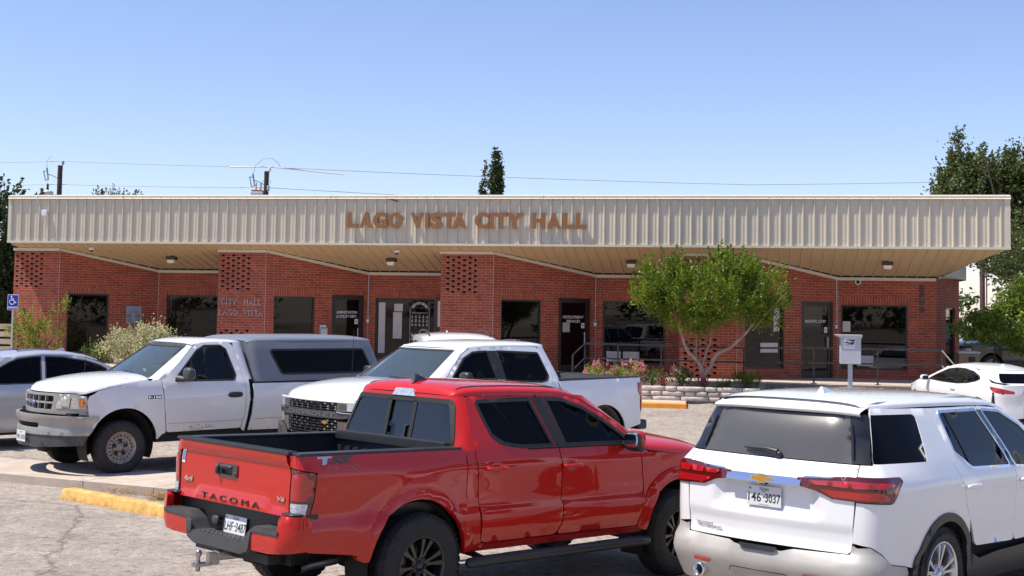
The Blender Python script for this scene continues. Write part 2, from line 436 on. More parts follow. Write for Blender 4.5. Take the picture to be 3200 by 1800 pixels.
def wall(a, b, name, openings=(), zones=(), holes=(), z0=.3, so=0, depth=.1, fzt=None):
    a = Vector(a); b = Vector(b); L = (b - a).length; t = (b - a) / L
    n = Vector((t.y, -t.x))          # outward, towards -v
    def P(s, z, d=0): q = a + t * s - n * d; return (q.x, q.y, z)
    zt = fzt or (lambda s: ztop(a.y + (b.y - a.y) * s / L))
    S = {0, L}; Z = {z0, 3.0}
    rects = [(o, 'o') for o in openings] + [(h, 'h') for h in holes] + [(z, 'z') for z in zones]
    for (s0, s1, za, zb), k in rects: S |= {s0, s1}; Z |= {za, zb}
    S = sorted(S); Z = sorted(z for z in Z if z <= 4); mb = MB()
    zmax_hole = max([h[3] for h in holes] + [3.0])
    Z = sorted({round(z, 4) for z in Z if z <= zmax_hole})
    S = [round(x, 4) for x in S]; S = sorted(set(S))
    for i in range(len(S) - 1):
        for j in range(len(Z) - 1):
            cs, cz = (S[i] + S[i + 1]) / 2, (Z[j] + Z[j + 1]) / 2
            if any(o[0] < cs < o[1] and o[2] < cz < o[3] for o in list(openings) + list(holes)): continue
            q = [(S[i], Z[j]), (S[i + 1], Z[j]), (S[i + 1], Z[j + 1]), (S[i], Z[j + 1])]
            zn = [z for z in zones if z[0] < cs < z[1] and z[2] < cz < z[3]]
            if zn: uv = [(z - zn[0][2] + .004, s + .03) for s, z in q]
            else: uv = [(s + so, z + .013) for s, z in q]
            mb.face([P(*p) for p in q], 0, uv)
        q = [(S[i], Z[-1]), (S[i + 1], Z[-1]), (S[i + 1], zt(S[i + 1])), (S[i], zt(S[i]))]
        mb.face([P(*p) for p in q], 0, [(s + so, z + .013) for s, z in q])
    for o in list(openings) + list(holes):
        s0, s1, za, zb = o; d = depth if o in openings else .1
        for (p, q) in (((s0, za), (s0, zb)), ((s0, zb), (s1, zb)), ((s1, zb), (s1, za)), ((s1, za), (s0, za))):
            mb.face([P(*p), P(*q), P(*q, d), P(*p, d)], 0, [(p[0] * 1 + .1, p[1]), (q[0] + .1, q[1]), (q[0] + .1 + d, q[1]), (p[0] + .1 + d, p[1])])
        if o in holes: mb.face([P(s0, za, d), P(s1, za, d), P(s1, zb, d), P(s0, zb, d)], 1, [(0, 0)] * 4)
    o = mb.build(name, [M['brick'], M['void']], B)
    return o, P

def lbox(mb, P, s0, s1, z0, z1, d0, d1, mi=0):
    """box in wall coordinates; d positive goes into the wall"""
    p = [Vector(P(s, z, d)) for d in (d0, d1) for z in (z0, z1) for s in (s0, s1)]
    mb.mesh(p, [(0, 1, 3, 2), (4, 6, 7, 5), (0, 2, 6, 4), (1, 5, 7, 3), (2, 3, 7, 6), (0, 4, 5, 1)], mi)

M['winglass'] = glass('window_glass', (.42, .38, .36), .8, .015, ior=1.45)
M['blind'] = mat('brown_window_blind', (.36, .29, .2), .6)
M['poster'] = mat('paper_poster', (.62, .55, .52), .7, var=.1)
M['silver'] = mat('brushed_silver', (.55, .56, .58), .35, .6)

def window(P, s0, s1, z0, z1, par, blinds=None, d=.07):
    f = MB(); w = .05
    lbox(f, P, s0, s0 + w, z0, z1, d - .02, d + .05); lbox(f, P, s1 - w, s1, z0, z1, d - .02, d + .05)
    lbox(f, P, s0 + w, s1 - w, z1 - w, z1, d - .02, d + .05); lbox(f, P, s0 + w, s1 - w, z0, z0 + w, d - .02, d + .05)
    fr = f.build('window', M['bronze'], par)
    g = MB(); lbox(g, P, s0 + w, s1 - w, z0 + w, z1 - w, d + .012, d + .02)
    g.build('pane', M['winglass'], fr)
    r = MB()     # dark room behind
    p = [P(s, z, e) for e in (d + .06, d + 1.3) for z in (z0, z1) for s in (s0, s1)]
    r.mesh(p, [(4, 6, 7, 5), (0, 2, 6, 4), (1, 5, 7, 3), (2, 3, 7, 6), (0, 4, 5, 1)])
    r.build('room_lining', M['void'], fr)
    if blinds:
        zb, tilt, m = blinds
        b = MB(); z = z1 - w - .05
        lbox(b, P, s0 + w, s1 - w, z1 - w - .045, z1 - w, d + .06, d + .1)
        while z > zb:
            b.face([P(s0 + w + .01, z, d + .07), P(s1 - w - .01, z, d + .07), P(s1 - w - .01, z + tilt, d + .10), P(s0 + w + .01, z + tilt, d + .10)])
            z -= .048
        b.build('blinds', m, fr)
    return fr

def door(P, s0, s1, z0, z1, par, lines, note=None, d=.06):
    f = MB(); w = .055
    lbox(f, P, s0, s0 + w, z0, z1, d - .03, d + .05); lbox(f, P, s1 - w, s1, z0, z1, d - .03, d + .05); lbox(f, P, s0 + w, s1 - w, z1 - w, z1, d - .03, d + .05)
    fr = f.build('door', M['bronze'], par)
    l = MB(); a, b = s0 + w + .004, s1 - w - .004; y0, y1 = z0 + .02, z1 - w - .004
    lbox(l, P, a, a + .07, y0, y1, d - .01, d + .035); lbox(l, P, b - .09, b, y0, y1, d - .01, d + .035)
    lbox(l, P, a + .07, b - .09, y1 - .08, y1, d - .01, d + .035); lbox(l, P, a + .07, b - .09, y0, y0 + .2, d - .01, d + .035)
    l.build('door_leaf', M['bronze'], fr)
    g = MB(); lbox(g, P, a + .07, b - .09, y0 + .2, y1 - .08, d + .008, d + .016); g.build('pane', M['winglass'], fr)
    r = MB(); p = [P(s, z, e) for e in (d + .05, d + 1.3) for z in (z0, z1) for s in (s0, s1)]
    r.mesh(p, [(4, 6, 7, 5), (0, 2, 6, 4), (1, 5, 7, 3), (2, 3, 7, 6), (0, 4, 5, 1)]); r.build('room_lining', M['void'], fr)
    h = MB(); q = [P(b - .13, 1.47, d - .05), P(b - .13, 1.8, d - .05)]
    h.tube(q, .017, 8); h.tube([P(b - .13, 1.5, d - .05), P(b - .13, 1.5, d + .0)], .008, 6); h.tube([P(b - .13, 1.77, d - .05), P(b - .13, 1.77, d + .0)], .008, 6)
    h.build('handle', M['silver'], fr)
    T = MB(); ax = Vector(P(1, 0)) - Vector(P(0, 0)); nn = Vector(P(0, 0, -1)) - Vector(P(0, 0, 0))
    for k, (txt, zz) in enumerate(lines):
        vs, fs = text_mesh(txt, 1, bold=.012); x0 = min(v.x for v in vs); x1 = max(v.x for v in vs); ch = capheight(vs)
        sc = .082 / ch; wtx = (x1 - x0) * sc; lim = (b - a) * .72; sxx = sc * min(1, lim / wtx)
        mtx = basis(P((a + b) / 2 - .01, zz, d + .004), ax, (0, 0, 1), nn) @ Matrix.Diagonal((sxx, sc, 1, 1))
        T.mesh([mtx @ v for v in vs], fs)
    T.build('lettering', M['text_white'], fr)
    nt_ = MB(); lbox(nt_, P, b - .22, b - .11, 1.92, 2.07, d + .001, d + .005)
    lbox(nt_, P, b - .185, b - .145, 1.975, 2.03, d - .002, d + .001, 1)
    if note: lbox(nt_, P, a + .12, a + .36, 1.80, 2.08, d + .001, d + .005, 2)
    nt_.build('door_notice', [M['text_white'], mat('red_print', (.3, .03, .03), .5), M['galv']], fr)
    return fr

def grille(s_first, z_top, odd=0, rows=14, mirror=False):
    hs = []
    for r in range(rows):
        off = .16 * ((r + odd) % 2)
        for k in range(3):
            s = s_first + .32 * k + off
            hs.append((round(s - .045, 4), round(s + .045, 4), round(z_top - .0762 * r - .032, 4), round(z_top - .0762 * r + .032, 4)))
    return hs

BR = {}
for i in range(4):
    # front bay with pierced brickwork
    sf = [.07, .14, .21, .17][i]
    odd = 0 if i else 1
    hl = grille(sf if i else .10, 3.905, odd)
    hl += grille(sf, 1.69, 1)
    wl, P = wall((SU[i], VF), (JU[i], VF), 'front_wall', holes=hl, so=i * .11)
    BR['f%d' % i] = P
    # oblique wall with window and door
    L = (Vector((RU[i], VR)) - Vector((JU[i], VF))).length
    w0, w1 = .26, [1.52, 1.55, 1.57, 1.61][i]
    ops = [(w0, w1, .9, 2.72)]; zs = [(w0 - .01, w1 + .01, 2.72, 2.97), (w0 - .01, w1 + .01, .81, .9)]
    if i:
        d0, d1 = [(0, 0), (2.1, 3.15), (2.15, 3.24), (2.21, 3.36)][i]
        ops.append((d0, d1, .62, 2.8)); zs.append((d0, d1, 2.8, 2.9))
    wl, P = wall((JU[i], VF), (RU[i], VR), 'angled_wall', ops, zs, so=.07 + i * .09); BR['a%d' % i] = P
    window(P, w0, w1, .9, 2.72, B, [None, (2.0, .012, M['blind']), (1.0, .012, M['blind']), None][i])
    if i: door(P, d0, d1, .62, 2.8, B, [None, [("ADMINISTRATION", 2.235), ("& UTILITY DEPT.", 2.11)], [("DEVELOPMENT", 2.205), ("SERVICES", 2.08)], [("MUNICIPAL COURT", 2.2)]][i], note=(i == 2))
    # recessed wall
    e = SU[i + 1] if i < 3 else 27.192
    r0, r1 = [(.29, 2.7), (.25, 2.12), (.22, 2.05), (.09, 1.94)][i]
    zb = .88
    wl, P = wall((RU[i], VR), (e, VR), 'recessed_wall', [(r0, r1, zb, 2.73)], [(r0 - .01, r1 + .01, 2.73, 2.98), (r0 - .01, r1 + .01, zb - .09, zb)], so=.13 + i * .07); BR['r%d' % i] = P
    window(P, r0, r1, zb, 2.73, B, [(.8, .03, mat('dark_window_screen', (.05, .05, .055), .6)), None, (1.0, .014, M['blind']), None][i])
    if i < 3: wall((e, VR), (e, VF), 'return_wall')
wl, P = wall((-.131, 13), (-.131, VF), 'side_wall', fzt=lambda s: 4.05)
wl, P = wall((27.192, 2.7), (28.40, 6.5), 'end_wall', [(1.6, 3.2, .8, 2.7)], [(1.55, 3.25, 2.7, 2.95)], fzt=lambda s: 3.52 + .02 * s)
window(P, 1.6, 3.2, .8, 2.7, B); PE = P
wall((28.40, 6.5), (28.40, 14), 'back_wall', fzt=lambda s: 3.6)
# white control joints
mb = MB()
for i in range(4):
    P = BR['f%d' % i]; L = JU[i] - SU[i]; lbox(mb, P, L - .011, L, .6, 4.0, -.004, .01)
    P = BR['r%d' % i]; lbox(mb, P, 0.0, .012, .6, 3.47, -.004, .01)
mb.build('control_joint', mat('pale_sealant', (.5, .4, .36), .7), B)
# trim boards under the soffit
tr = MB(); dk = MB()
def run(a, b, ext0=0, ext1=0):
    a = Vector(a); b = Vector(b); t = (b - a).normalized(); n = Vector((t.y, -t.x)); a2 = a - t * ext0; b2 = b + t * ext1
    def q(p, z, o): return (p.x + n.x * o, p.y + n.y * o, z)
    za, zb_ = ztop(a.y) - .06, ztop(b.y) - .06; h = .085
    pts = [q(a2, za, .035), q(b2, zb_, .035), q(b2, zb_ + h, .035), q(a2, za + h, .035), q(a2, za, -.01), q(b2, zb_, -.01), q(b2, zb_ + h, -.01), q(a2, za + h, -.01)]
    tr.mesh(pts, [(0, 1, 2, 3), (0, 4, 5, 1), (3, 2, 6, 7), (0, 3, 7, 4), (1, 5, 6, 2)])
    pts = [q(a2, za + h - .01, .012), q(b2, zb_ + h - .01, .012), q(b2, zsof(b.y) + .05, .012), q(a2, zsof(a.y) + .05, .012)]
    dk.mesh(pts, [(0, 1, 2, 3)])
for i in range(4):
    run((SU[i], VF), (JU[i], VF), .03, .0); run((JU[i], VF), (RU[i], VR), .0, .0); run((RU[i], VR), (SU[i + 1] if i < 3 else 27.192, VR), 0, .0)
tr.build('wall_trim', M['beige2'], B); dk.build('soffit_gap', M['void'], B)
mb = MB(); a = Vector((27.25, 2.75)); b = Vector((28.5, 6.55)); 
mb.mesh([(27.25, 2.65, 3.50), (28.52, 6.45, 3.6), (28.52, 6.45, 3.74), (27.25, 2.65, 3.62), (27.1, 2.75, 3.50), (28.3, 6.6, 3.6), (28.3, 6.6, 3.74), (27.1, 2.75, 3.62)], [(0, 1, 2, 3), (1, 5, 6, 2), (0, 4, 5, 1), (3, 2, 6, 7)])
mb.build('end_wall_trim', M['beige2'], B)

# soffit: ribbed metal sloping down towards the walls
def rib_profile(u0, u1, pitch, hgt, base, top, minor=0):
    pts = [(u0, 0)]; u = u0 + .1
    while u < u1 - base:
        pts += [(u - base / 2, 0), (u - top / 2, hgt), (u + top / 2, hgt), (u + base / 2, 0)]
        if minor:
            for m_ in (.34, .66):
                c = u + pitch * m_
                if c < u1 - .05: pts += [(c - .022, 0), (c - .012, minor), (c + .012, minor), (c + .022, 0)]
        u += pitch
    pts.append((u1, 0)); return pts
FL = 28.68; PIT = .2985
so_ = MB(); pr = rib_profile(0, FL, PIT, .028, .06, .022)
def clipv(u):      # the soffit is cut off diagonally at its right end
    return 8 if u < 27.25 else max(.0, (FL - u) / (FL - 27.25) * 2.7)
for k in range(len(pr) - 1):
    (ua, ha), (ub, hb) = pr[k], pr[k + 1]; va, vb = min(3.4, clipv(ua)), min(3.4, clipv(ub))
    so_.face([(ua, .02, zsof(.02) - ha), (ub, .02, zsof(.02) - hb), (ub, vb, zsof(vb) - hb), (ua, va, zsof(va) - ha)])
so_.build('soffit', M['soffit'], B)
# fascia
fa = MB(); pr = rib_profile(.0, FL, PIT, .042, .062, .026, .006); ZB, ZT = 4.27, 5.57
for k in range(len(pr) - 1):
    (ua, ha), (ub, hb) = pr[k], pr[k + 1]
    fa.face([(ua, -ha, ZB), (ub, -hb, ZB), (ub, -hb, ZT), (ua, -ha, ZT)])
fa.build('fascia', M['beige'], B)
ca = MB(); cuts = [0, 3.7, 6.9, 10.1, 13.2, 16.3, 19.4, 22.5, 25.6, FL]
for k in range(len(cuts) - 1):
    a, b = cuts[k] + .004 - (.03 if k == 0 else 0), cuts[k + 1] - .004 + (.03 if k == len(cuts) - 2 else 0); j = .004 * ((k % 2) * 2 - 1)
    for (y0, z0, y1, z1) in ((-.045 + j, 5.555, -.045 + j, 5.62), (-.045 + j, 5.62, .12, 5.66), (-.07 + j, 5.535, -.045 + j, 5.555), (-.07 + j, 5.535, -.04, 5.53)):
        ca.face([(a, y0, z0), (b, y0, z0), (b, y1, z1), (a, y1, z1)])
    ca.face([(b, -.045 + j, 5.53), (b, .12, 5.53), (b, .12, 5.66), (b, -.045 + j, 5.62)])
ca.build('parapet_cap', M['beige2'], B)
bt = MB()
for k in range(len(cuts) - 1):
    bt.box((cuts[k] + .003 - (.02 if k == 0 else 0), -.05, 4.205), (cuts[k + 1] - .003 + (.02 if k == len(cuts) - 2 else 0), .04, 4.272 - .003 * (k % 2)))
bt.build('fascia_bottom_trim', M['beige2'], B)
sc = MB()
u = .1
while u < FL: 
    sc.sq((u + PIT / 2 * 0, -.05, 5.59), (.022, .02, .022), 2, 4); u += PIT
sc.build('cap_screws', M['galv'], B)
# corner trims and roof body
mb = MB(); mb.box((-.012, -.042, 4.27), (.12, .0, 5.54)); mb.box((FL - .13, -.042, 4.27), (FL + .012, .0, 5.54)); mb.build('fascia_corner_trim', M['beige2'], B)
mb = MB(); poly = [(.0, .03), (FL - .01, .03), (27.9, 1.5), (27.4, 2.72), (28.6, 6.4), (28.6, 14), (-.2, 14), (-.2, .7)]
n = len(poly)
for i in range(n):
    a, b = poly[i], poly[(i + 1) % n]; zf = lambda p: (zsof(p[1]) if p[1] < 2.8 else 3.55) if p[1] > .1 else 4.22
    zt_ = lambda p: 5.6 if p[1] < 1 else 5.6
    mb.face([(a[0], a[1], zf(a) + .01), (b[0], b[1], zf(b) + .01), (b[0], b[1], 5.6 if (a[1] < .1 and b[1] < .1) else 4.3), (a[0], a[1], 5.6 if (a[1] < .1 and b[1] < .1) else 4.3)])
mb.face([(p[0], p[1], 4.3) for p in poly])
mb.box((.05, .03, 4.3), (FL - .05, .3, 5.6))
mb.build('roof', M['beige'], B)
# dark quad for the shading where a fascia piece is missing
mb = MB(); mb.mesh([(11.78, -.085, 5.535), (12.12, -.085, 5.44), (12.13, -.075, 5.47), (11.95, -.07, 5.535)], [(0, 1, 2, 3)]); mb.build('missing_piece_shading', M['bronze'], B)

# ---- things on the building
def bt_(name, mats, mb, label, cat, group=None):
    o = mb.build(name, mats); o.matrix_world = BM; tag(o, label, cat, group); return o
# big sign letters
LET = [('L', 10.639, 10.935), ('A', 11.0, 11.378), ('G', 11.401, 11.813), ('O', 11.848, 12.272), ('V', 12.5, 12.889), ('I', 12.927, 13.029), ('S', 13.072, 13.442), ('T', 13.442, 13.808), ('A', 13.722, 14.116),
       ('C', 14.368, 14.773), ('I', 14.81, 14.916), ('T', 14.938, 15.308), ('Y', 15.24, 15.755), ('H', 16.003, 16.363), ('A', 16.416, 16.802), ('L', 16.872, 17.173), ('L', 17.226, 17.526)]
sg = empty('building_sign', mtx=BM @ Matrix.Translation((14.1, -.06, 4.7)))
tag(sg, 'large bronze letters LAGO VISTA CITY HALL across the beige fascia', 'sign')
def fit_letter(ch, u0, u1, z0, z1, y0, y1, bold=.035):
    vs, fs = text_mesh(ch, 1, depth=.5, bold=bold * 1.5)
    xs = [v.x for v in vs]; ys = [v.y for v in vs]; a, b, c, d = min(xs), max(xs), min(ys), max(ys)
    out = []
    for v in vs: out.append(Vector((u0 + (v.x - a) / (b - a) * (u1 - u0), y0 if v.z < 0 else y1, z0 + (v.y - c) / (d - c) * (z1 - z0))))
    return out, [tuple(reversed(f)) for f in fs]
for ch, a, b in LET:
    mb = MB(); o_ = .012 if ch in 'GOSC' else 0
    vs, fs = fit_letter(ch, a - 14.1, b - 14.1, -.0 - o_, .435 + o_, .0, -.055)
    mb.mesh(vs, fs); mb.build('letter', M['letter'], sg)
# small serif letters on the second pierced bay
GL = {'C': [[(1, .8), (.85, .95), (.5, 1), (.15, .8), (.02, .5), (.15, .2), (.5, 0), (.85, .05), (1, .2)]], 'I': [[(.5, 0), (.5, 1)]], 'T': [[(.5, 0), (.5, 1)], [(0, 1), (1, 1)]], 'Y': [[(.5, 0), (.5, .48)], [(0, 1), (.5, .48), (1, 1)]],
      'H': [[(.1, 0), (.1, 1)], [(.9, 0), (.9, 1)], [(.1, .52), (.9, .52)]], 'A': [[(.02, 0), (.5, 1), (.98, 0)], [(.2, .36), (.8, .36)]], 'L': [[(.15, 1), (.15, 0), (.95, 0)]], 'V': [[(0, 1), (.5, 0), (1, 1)]],
      'G': [[(.95, .82), (.8, .95), (.5, 1), (.15, .8), (.02, .5), (.15, .2), (.5, 0), (.9, .1), (.9, .45)]], 'O': [[(.5, 0), (.15, .15), (.02, .5), (.15, .85), (.5, 1), (.85, .85), (.98, .5), (.85, .15), (.5, 0)]],
      'S': [[(.9, .85), (.6, 1), (.2, .92), (.12, .7), (.5, .52), (.88, .3), (.8, .08), (.45, 0), (.1, .15)]]}
SER = {'I': [(.5, 0), (.5, 1)], 'T': [(.5, 0)], 'H': [(.1, 0), (.1, 1), (.9, 0), (.9, 1)], 'A': [(.02, 0), (.98, 0)], 'L': [(.15, 1), (.15, 0)], 'V': [(0, 1), (1, 1)], 'Y': [(0, 1), (1, 1), (.5, 0)]}
wsn = empty('wall_lettering', mtx=BM @ Matrix.Translation((SU[1], VF, 2.3)))
tag(wsn, 'small silver letters CITY HALL LAGO VISTA on the brick wall', 'sign')
def word(txt, u0, u1, z0, h):
    wd = {'I': .42, 'L': .8, 'T': .85}; tot = sum(wd.get(c, 1) for c in txt) + .32 * (len(txt) - 1); k = (u1 - u0) / tot; x = u0
    for c in txt:
        w_ = wd.get(c, 1) * k; mb = MB()
        for st in GL[c]: mb.tube([(x + p[0] * w_, -.018, z0 + p[1] * h) for p in st], .0095, 6)
        for s_ in SER.get(c, []): mb.tube([(x + s_[0] * w_ - .022, -.018, z0 + s_[1] * h), (x + s_[0] * w_ + .022, -.018, z0 + s_[1] * h)], .006, 5)
        mb.build('letter', M['silver'], wsn); x += w_ + .32 * k
word('CITY', .12, .6, .165, .155); word('HALL', .84, 1.37, .155, .155); word('LAGO', .06, .63, -.15, .155); word('VISTA', .83, 1.4, -.16, .155)
# street number
nm = empty('street_number', mtx=BM @ Matrix.Translation((RU[3] + 2.32, VR, 2.9))); tag(nm, 'dark metal digits 5803 set vertically on the brick wall', 'sign')
for ch, z in (('5', .26), ('8', .05), ('0', -.165), ('3', -.37)):
    mb = MB(); vs, fs = fit_letter(ch, -.07, .07, z, z + .17, -.002, -.03, .02); mb.mesh(vs, fs); mb.build('digit', M['greyplastic'], nm)
# soffit lights
for i, (u, v) in enumerate(((4.617, 1.4), (11.548, 1.4), (18.645, 1.38), (25.717, 1.3))):
    e = empty('soffit_light', mtx=BM @ Matrix.Translation((u, v, zsof(v)))); 
    tag(e, ['square canopy light under the soffit nearest the left end of the building', 'square canopy light under the soffit left of the big letter V', 'square canopy light under the soffit left of the planter tree', 'square canopy light under the soffit above the street number wall'][i], 'light', 'canopy lights under the soffit')
    mb = MB(); mb.box((-.14, -.12, -.1), (.14, .12, -.0), bev=.01); mb.build('housing', mat('dark_bronze_housing', (.05, .035, .025), .5), e)
    mb = MB(); vs = [(-.12, -.11, -.1), (.12, -.11, -.1), (.12, .11, -.1), (-.12, .11, -.1), (-.09, -.08, -.2), (.09, -.08, -.2), (.09, .08, -.2), (-.09, .08, -.2)]
    mb.mesh(vs, [(4, 5, 6, 7), (0, 1, 5, 4), (1, 2, 6, 5), (2, 3, 7, 6), (3, 0, 4, 7)]); mb.build('lens', mat('frosted_lens', (.8, .74, .6), .3), e)
for i, (u, v) in enumerate(((2.448, .5), (11.958, .52))):
    e = empty('security_camera', mtx=BM @ Matrix.Translation((u, v, zsof(v))))
    tag(e, ['white dome security camera under the soffit near the left end', 'white dome security camera under the soffit near the middle'][i], 'camera', 'dome cameras under the soffit')
    mb = MB(); mb.lathe([(0, 0), (.08, 0), (.085, -.03), (.075, -.075), (.055, -.085)], 20); mb.build('housing', M['white_metal'], e)
    mb = MB(); mb.lathe([(.055, -.08), (.05, -.105), (.03, -.13), (0, -.14)], 16); mb.build('dome', mat('smoked_dome', (.01, .01, .01), .08), e)
# round camera on the right-hand wall
e = empty('wall_camera', mtx=BM @ Matrix.Translation((RU[3] + .56, VR, 3.38)) @ Matrix.Rotation(R(90), 4, 'X')); tag(e, 'round white wall fixture with dark centre high on the brick right of the court door', 'camera')
mb = MB(); mb.lathe([(.05, .0), (.085, .0), (.085, .04), (.07, .06), (.055, .06), (.05, .03)], 24); mb.build('ring', M['white_metal'], e)
mb = MB(); mb.lathe([(.055, .045), (.03, .065), (0, .07)], 16); mb.build('dome', M['black'], e)
# conduits with keypad boxes
for i, (P, s, z, lab) in enumerate(((BR['r1'], .03, 2.06, 'grey conduit and keypad box beside the administration door'), (BR['r2'], -.0, 2.08, 'grey conduit and keypad box beside the development services door'), (BR['r3'], -.035, 2.13, 'grey conduit and keypad box beside the municipal court door'))):
    mb = MB(); mb.tube([P(s, z + .1, -.03), P(s, 3.5, -.03)], .013, 8)
    for zz in (2.6, 3.1): lbox(mb, P, s - .03, s + .03, zz, zz + .02, -.03, 0)
    e = empty('keypad_box', mtx=BM @ Matrix.Translation(P(s, z, -.03))); tag(e, lab, 'keypad', 'keypad boxes on the front wall')
    q = Matrix.Translation(P(s, z, -.03)).inverted()
    mb.v = [tuple(q @ Vector(v)) for v in mb.v]; mb.build('conduit', M['galv'], e)
    mb = MB(); mb.box((-.045, -.03, -.1), (.045, .03, .1), bev=.008); mb.box((-.03, -.034, .02), (.03, -.03, .07), 1); mb.box((-.03, -.034, -.07), (.03, -.03, -.0), 2)
    mb.build('box', [M['grey_metal'], M['black'], M['galv']], e)
# drop boxes left of the administration door
P = BR['a1']; a = Vector(P(0, 0)); tdir = (Vector(P(1, 0)) - a).normalized(); nrm = (Vector(P(0, 0, 1)) - a).normalized()
def onwall(P, s, z): return BM @ basis(P(s, z), (Vector(P(1, 0)) - Vector(P(0, 0))), (Vector(P(0, 0, 1)) - Vector(P(0, 0))), (0, 0, 1))
e = empty('drop_box', mtx=onwall(P, 1.815, 1.6)); tag(e, 'grey metal payment drop box on the brick left of the administration door', 'drop box')
mb = MB(); mb.box((-.125, -.12, -.25), (.125, 0, .2), bev=.01); mb.build('box', M['grey_metal'], e)
mb = MB(); mb.box((-.07, -.13, .0), (.07, -.12, .13)); mb.box((-.045, -.135, .04), (.045, -.13, .09), 1); mb.build('slot_plate', [M['white_metal'], M['grey_metal']], e)
mb = MB(); mb.box((-.1, -.05, .21), (.1, -.01, .28), bev=.005); mb.build('top_sign', M['white_metal'], e)
# plaque
P = BR['a0']; e = empty('plaque', mtx=onwall(P, 2.3, 2.08)); tag(e, 'grey metal dedication plaque on the brick between the two left windows', 'plaque')
M['plaque'] = mat('plaque_metal', (.30, .34, .40), .45, .2)
mb = MB(); mb.box((-.24, -.025, -.28), (.24, 0, .28), bev=.006); mb.build('plate', M['plaque'], e)
mb = MB(); rr = random.Random(2)
def tmx(x, z): return basis((x, -.0275, z), (1, 0, 0), (0, 0, 1), (0, -1, 0))
mb.lathe([(.05, 0), (.055, 0)], 24, basis((0, -.027, .2), (1, 0, 0), (0, 0, 1), (0, -1, 0))); 
add_text(mb, "CITY OF LAGO VISTA", tmx(0, .10), size=.04); add_text(mb, "CITY HALL COMPLEX", tmx(0, .065), size=.028)
for k in range(5):
    for x in (-.13, .13):
        mb.box((x - .08 - rr.uniform(0, .015), -.028, .02 - k * .028), (x + .08 - rr.uniform(0, .03), -.0262, .032 - k * .028))
for k in range(3): 
    for x in (-.13, .13): mb.box((x - .07, -.028, -.15 - k * .022), (x + .08 - rr.uniform(0, .03), -.0262, -.14 - k * .022))
mb.box((-.12, -.028, -.235), (.12, -.0262, -.224)); mb.box((-.15, -.028, -.26), (.15, -.0262, -.249))
mb.build('engraving', M['greyplastic'], e)
# notice case at the right end of the second recess, posters in the window
P = BR['r1']; e = empty('notice_case', mtx=onwall(P, 2.28, 2.26)); tag(e, 'brown framed notice board with white papers next to the arched poster window', 'notice board')
mb = MB(); mb.box((-.14, -.05, -.5), (.3, -.0, .52), bev=.01); mb.build('frame', M['wood_brown'], e)
mb = MB(); mb.box((-.06, -.056, -.38), (.26, -.051, .4)); mb.build('papers', M['white_metal'], e)
M['poster'] = M['poster']
for s0, s1, z0, z1, lb, tilt in ((.33, .54, 1.05, 2.59, 'long strip of papers taped inside the arched poster window at its left', 0), (.82, 1.09, 2.33, 2.56, 'single square paper above the paper strip in the arched poster window', .03), (.79, 1.07, 1.5, 2.3, 'long papers taped in the middle of the arched poster window', .03)):
    e = MB(); lbox(e, P, s0, s1, z0, z1, .079, .081); o = e.build('taped_papers', M['poster']); o.matrix_world = BM; tag(o, lb, 'poster')
# arched decal
e = empty('arched_decal', mtx=onwall(P, 1.625, 1.9)); tag(e, 'arched black window decal headed SHOW YOUR STRIPES with rows of small icons', 'decal')
yd = .0795
pts = [(-.3, yd, -.75), (-.3, yd, .42)] + [(-.3 * math.cos(R(a)), yd, .42 + .3 * math.sin(R(a))) for a in range(10, 180, 10)] + [(.3, yd, .42), (.3, yd, -.75), (-.3, yd, -.75)]
mb = MB(); mb.tube(pts, .007, 4); mb.build('outline', M['text_white'], e)
mb = MB(); s_ = "SHOW YOUR STRIPES"
for k, ch in enumerate(s_):
    if ch == ' ': continue
    a = R(152 - k * 124 / (len(s_) - 1)); r_ = .215
    m_ = basis((r_ * math.cos(a), yd - .003, .44 + r_ * math.sin(a)), (math.sin(a), 0, -math.cos(a)), (math.cos(a), 0, math.sin(a)), (0, -1, 0))
    add_text(mb, ch, m_, size=.068, bold=.003)
mb.box((-.26, yd - .003, .385), (.26, yd - .002, .395)); mb.box((-.06, yd - .003, .35), (.06, yd - .002, .358), 1)
mb.build('heading', [M['text_white'], mat('orange_vinyl', (.6, .3, .15), .5)], e)
mb = MB()
for r_, z in enumerate((.28, .155, .04, -.27, -.39)):
    for k in range(5):
        x = -.235 + k * .117; c = (r_ * 3 + k * 2) % 4
        if c == 0: mb.prism([(-.022, 0), (.022, 0), (0, .042)], .001, basis((x, yd - .002, z), (1, 0, 0), (0, 0, 1), (0, -1, 0)), 1)
        elif c == 1: mb.prism([(-.025, .04), (-.018, .0), (0, .022), (.018, 0), (.025, .04), (0, .03)], .001, basis((x, yd - .002, z), (1, 0, 0), (0, 0, 1), (0, -1, 0)), 0)
        elif c == 2: mb.lathe([(.01, 0), (.02, 0)], 10, basis((x, yd - .002, z + .02), (1, 0, 0), (0, 0, 1), (0, -1, 0)), 1)
        else: mb.prism([(-.022, 0), (.022, 0), (.022, .03), (0, .045), (-.022, .03)], .001, basis((x, yd - .002, z), (1, 0, 0), (0, 0, 1), (0, -1, 0)), 2)
        mb.box((x - .03, yd - .002, z - .025), (x + .03, yd - .001, z - .012)); mb.box((x - .025, yd - .002, z - .043), (x + .025, yd - .001, z - .033))
mb.build('icons', [M['text_white'], mat('gold_vinyl', (.7, .45, .15), .5), mat('red_orange_vinyl', (.75, .2, .05), .5)], e)
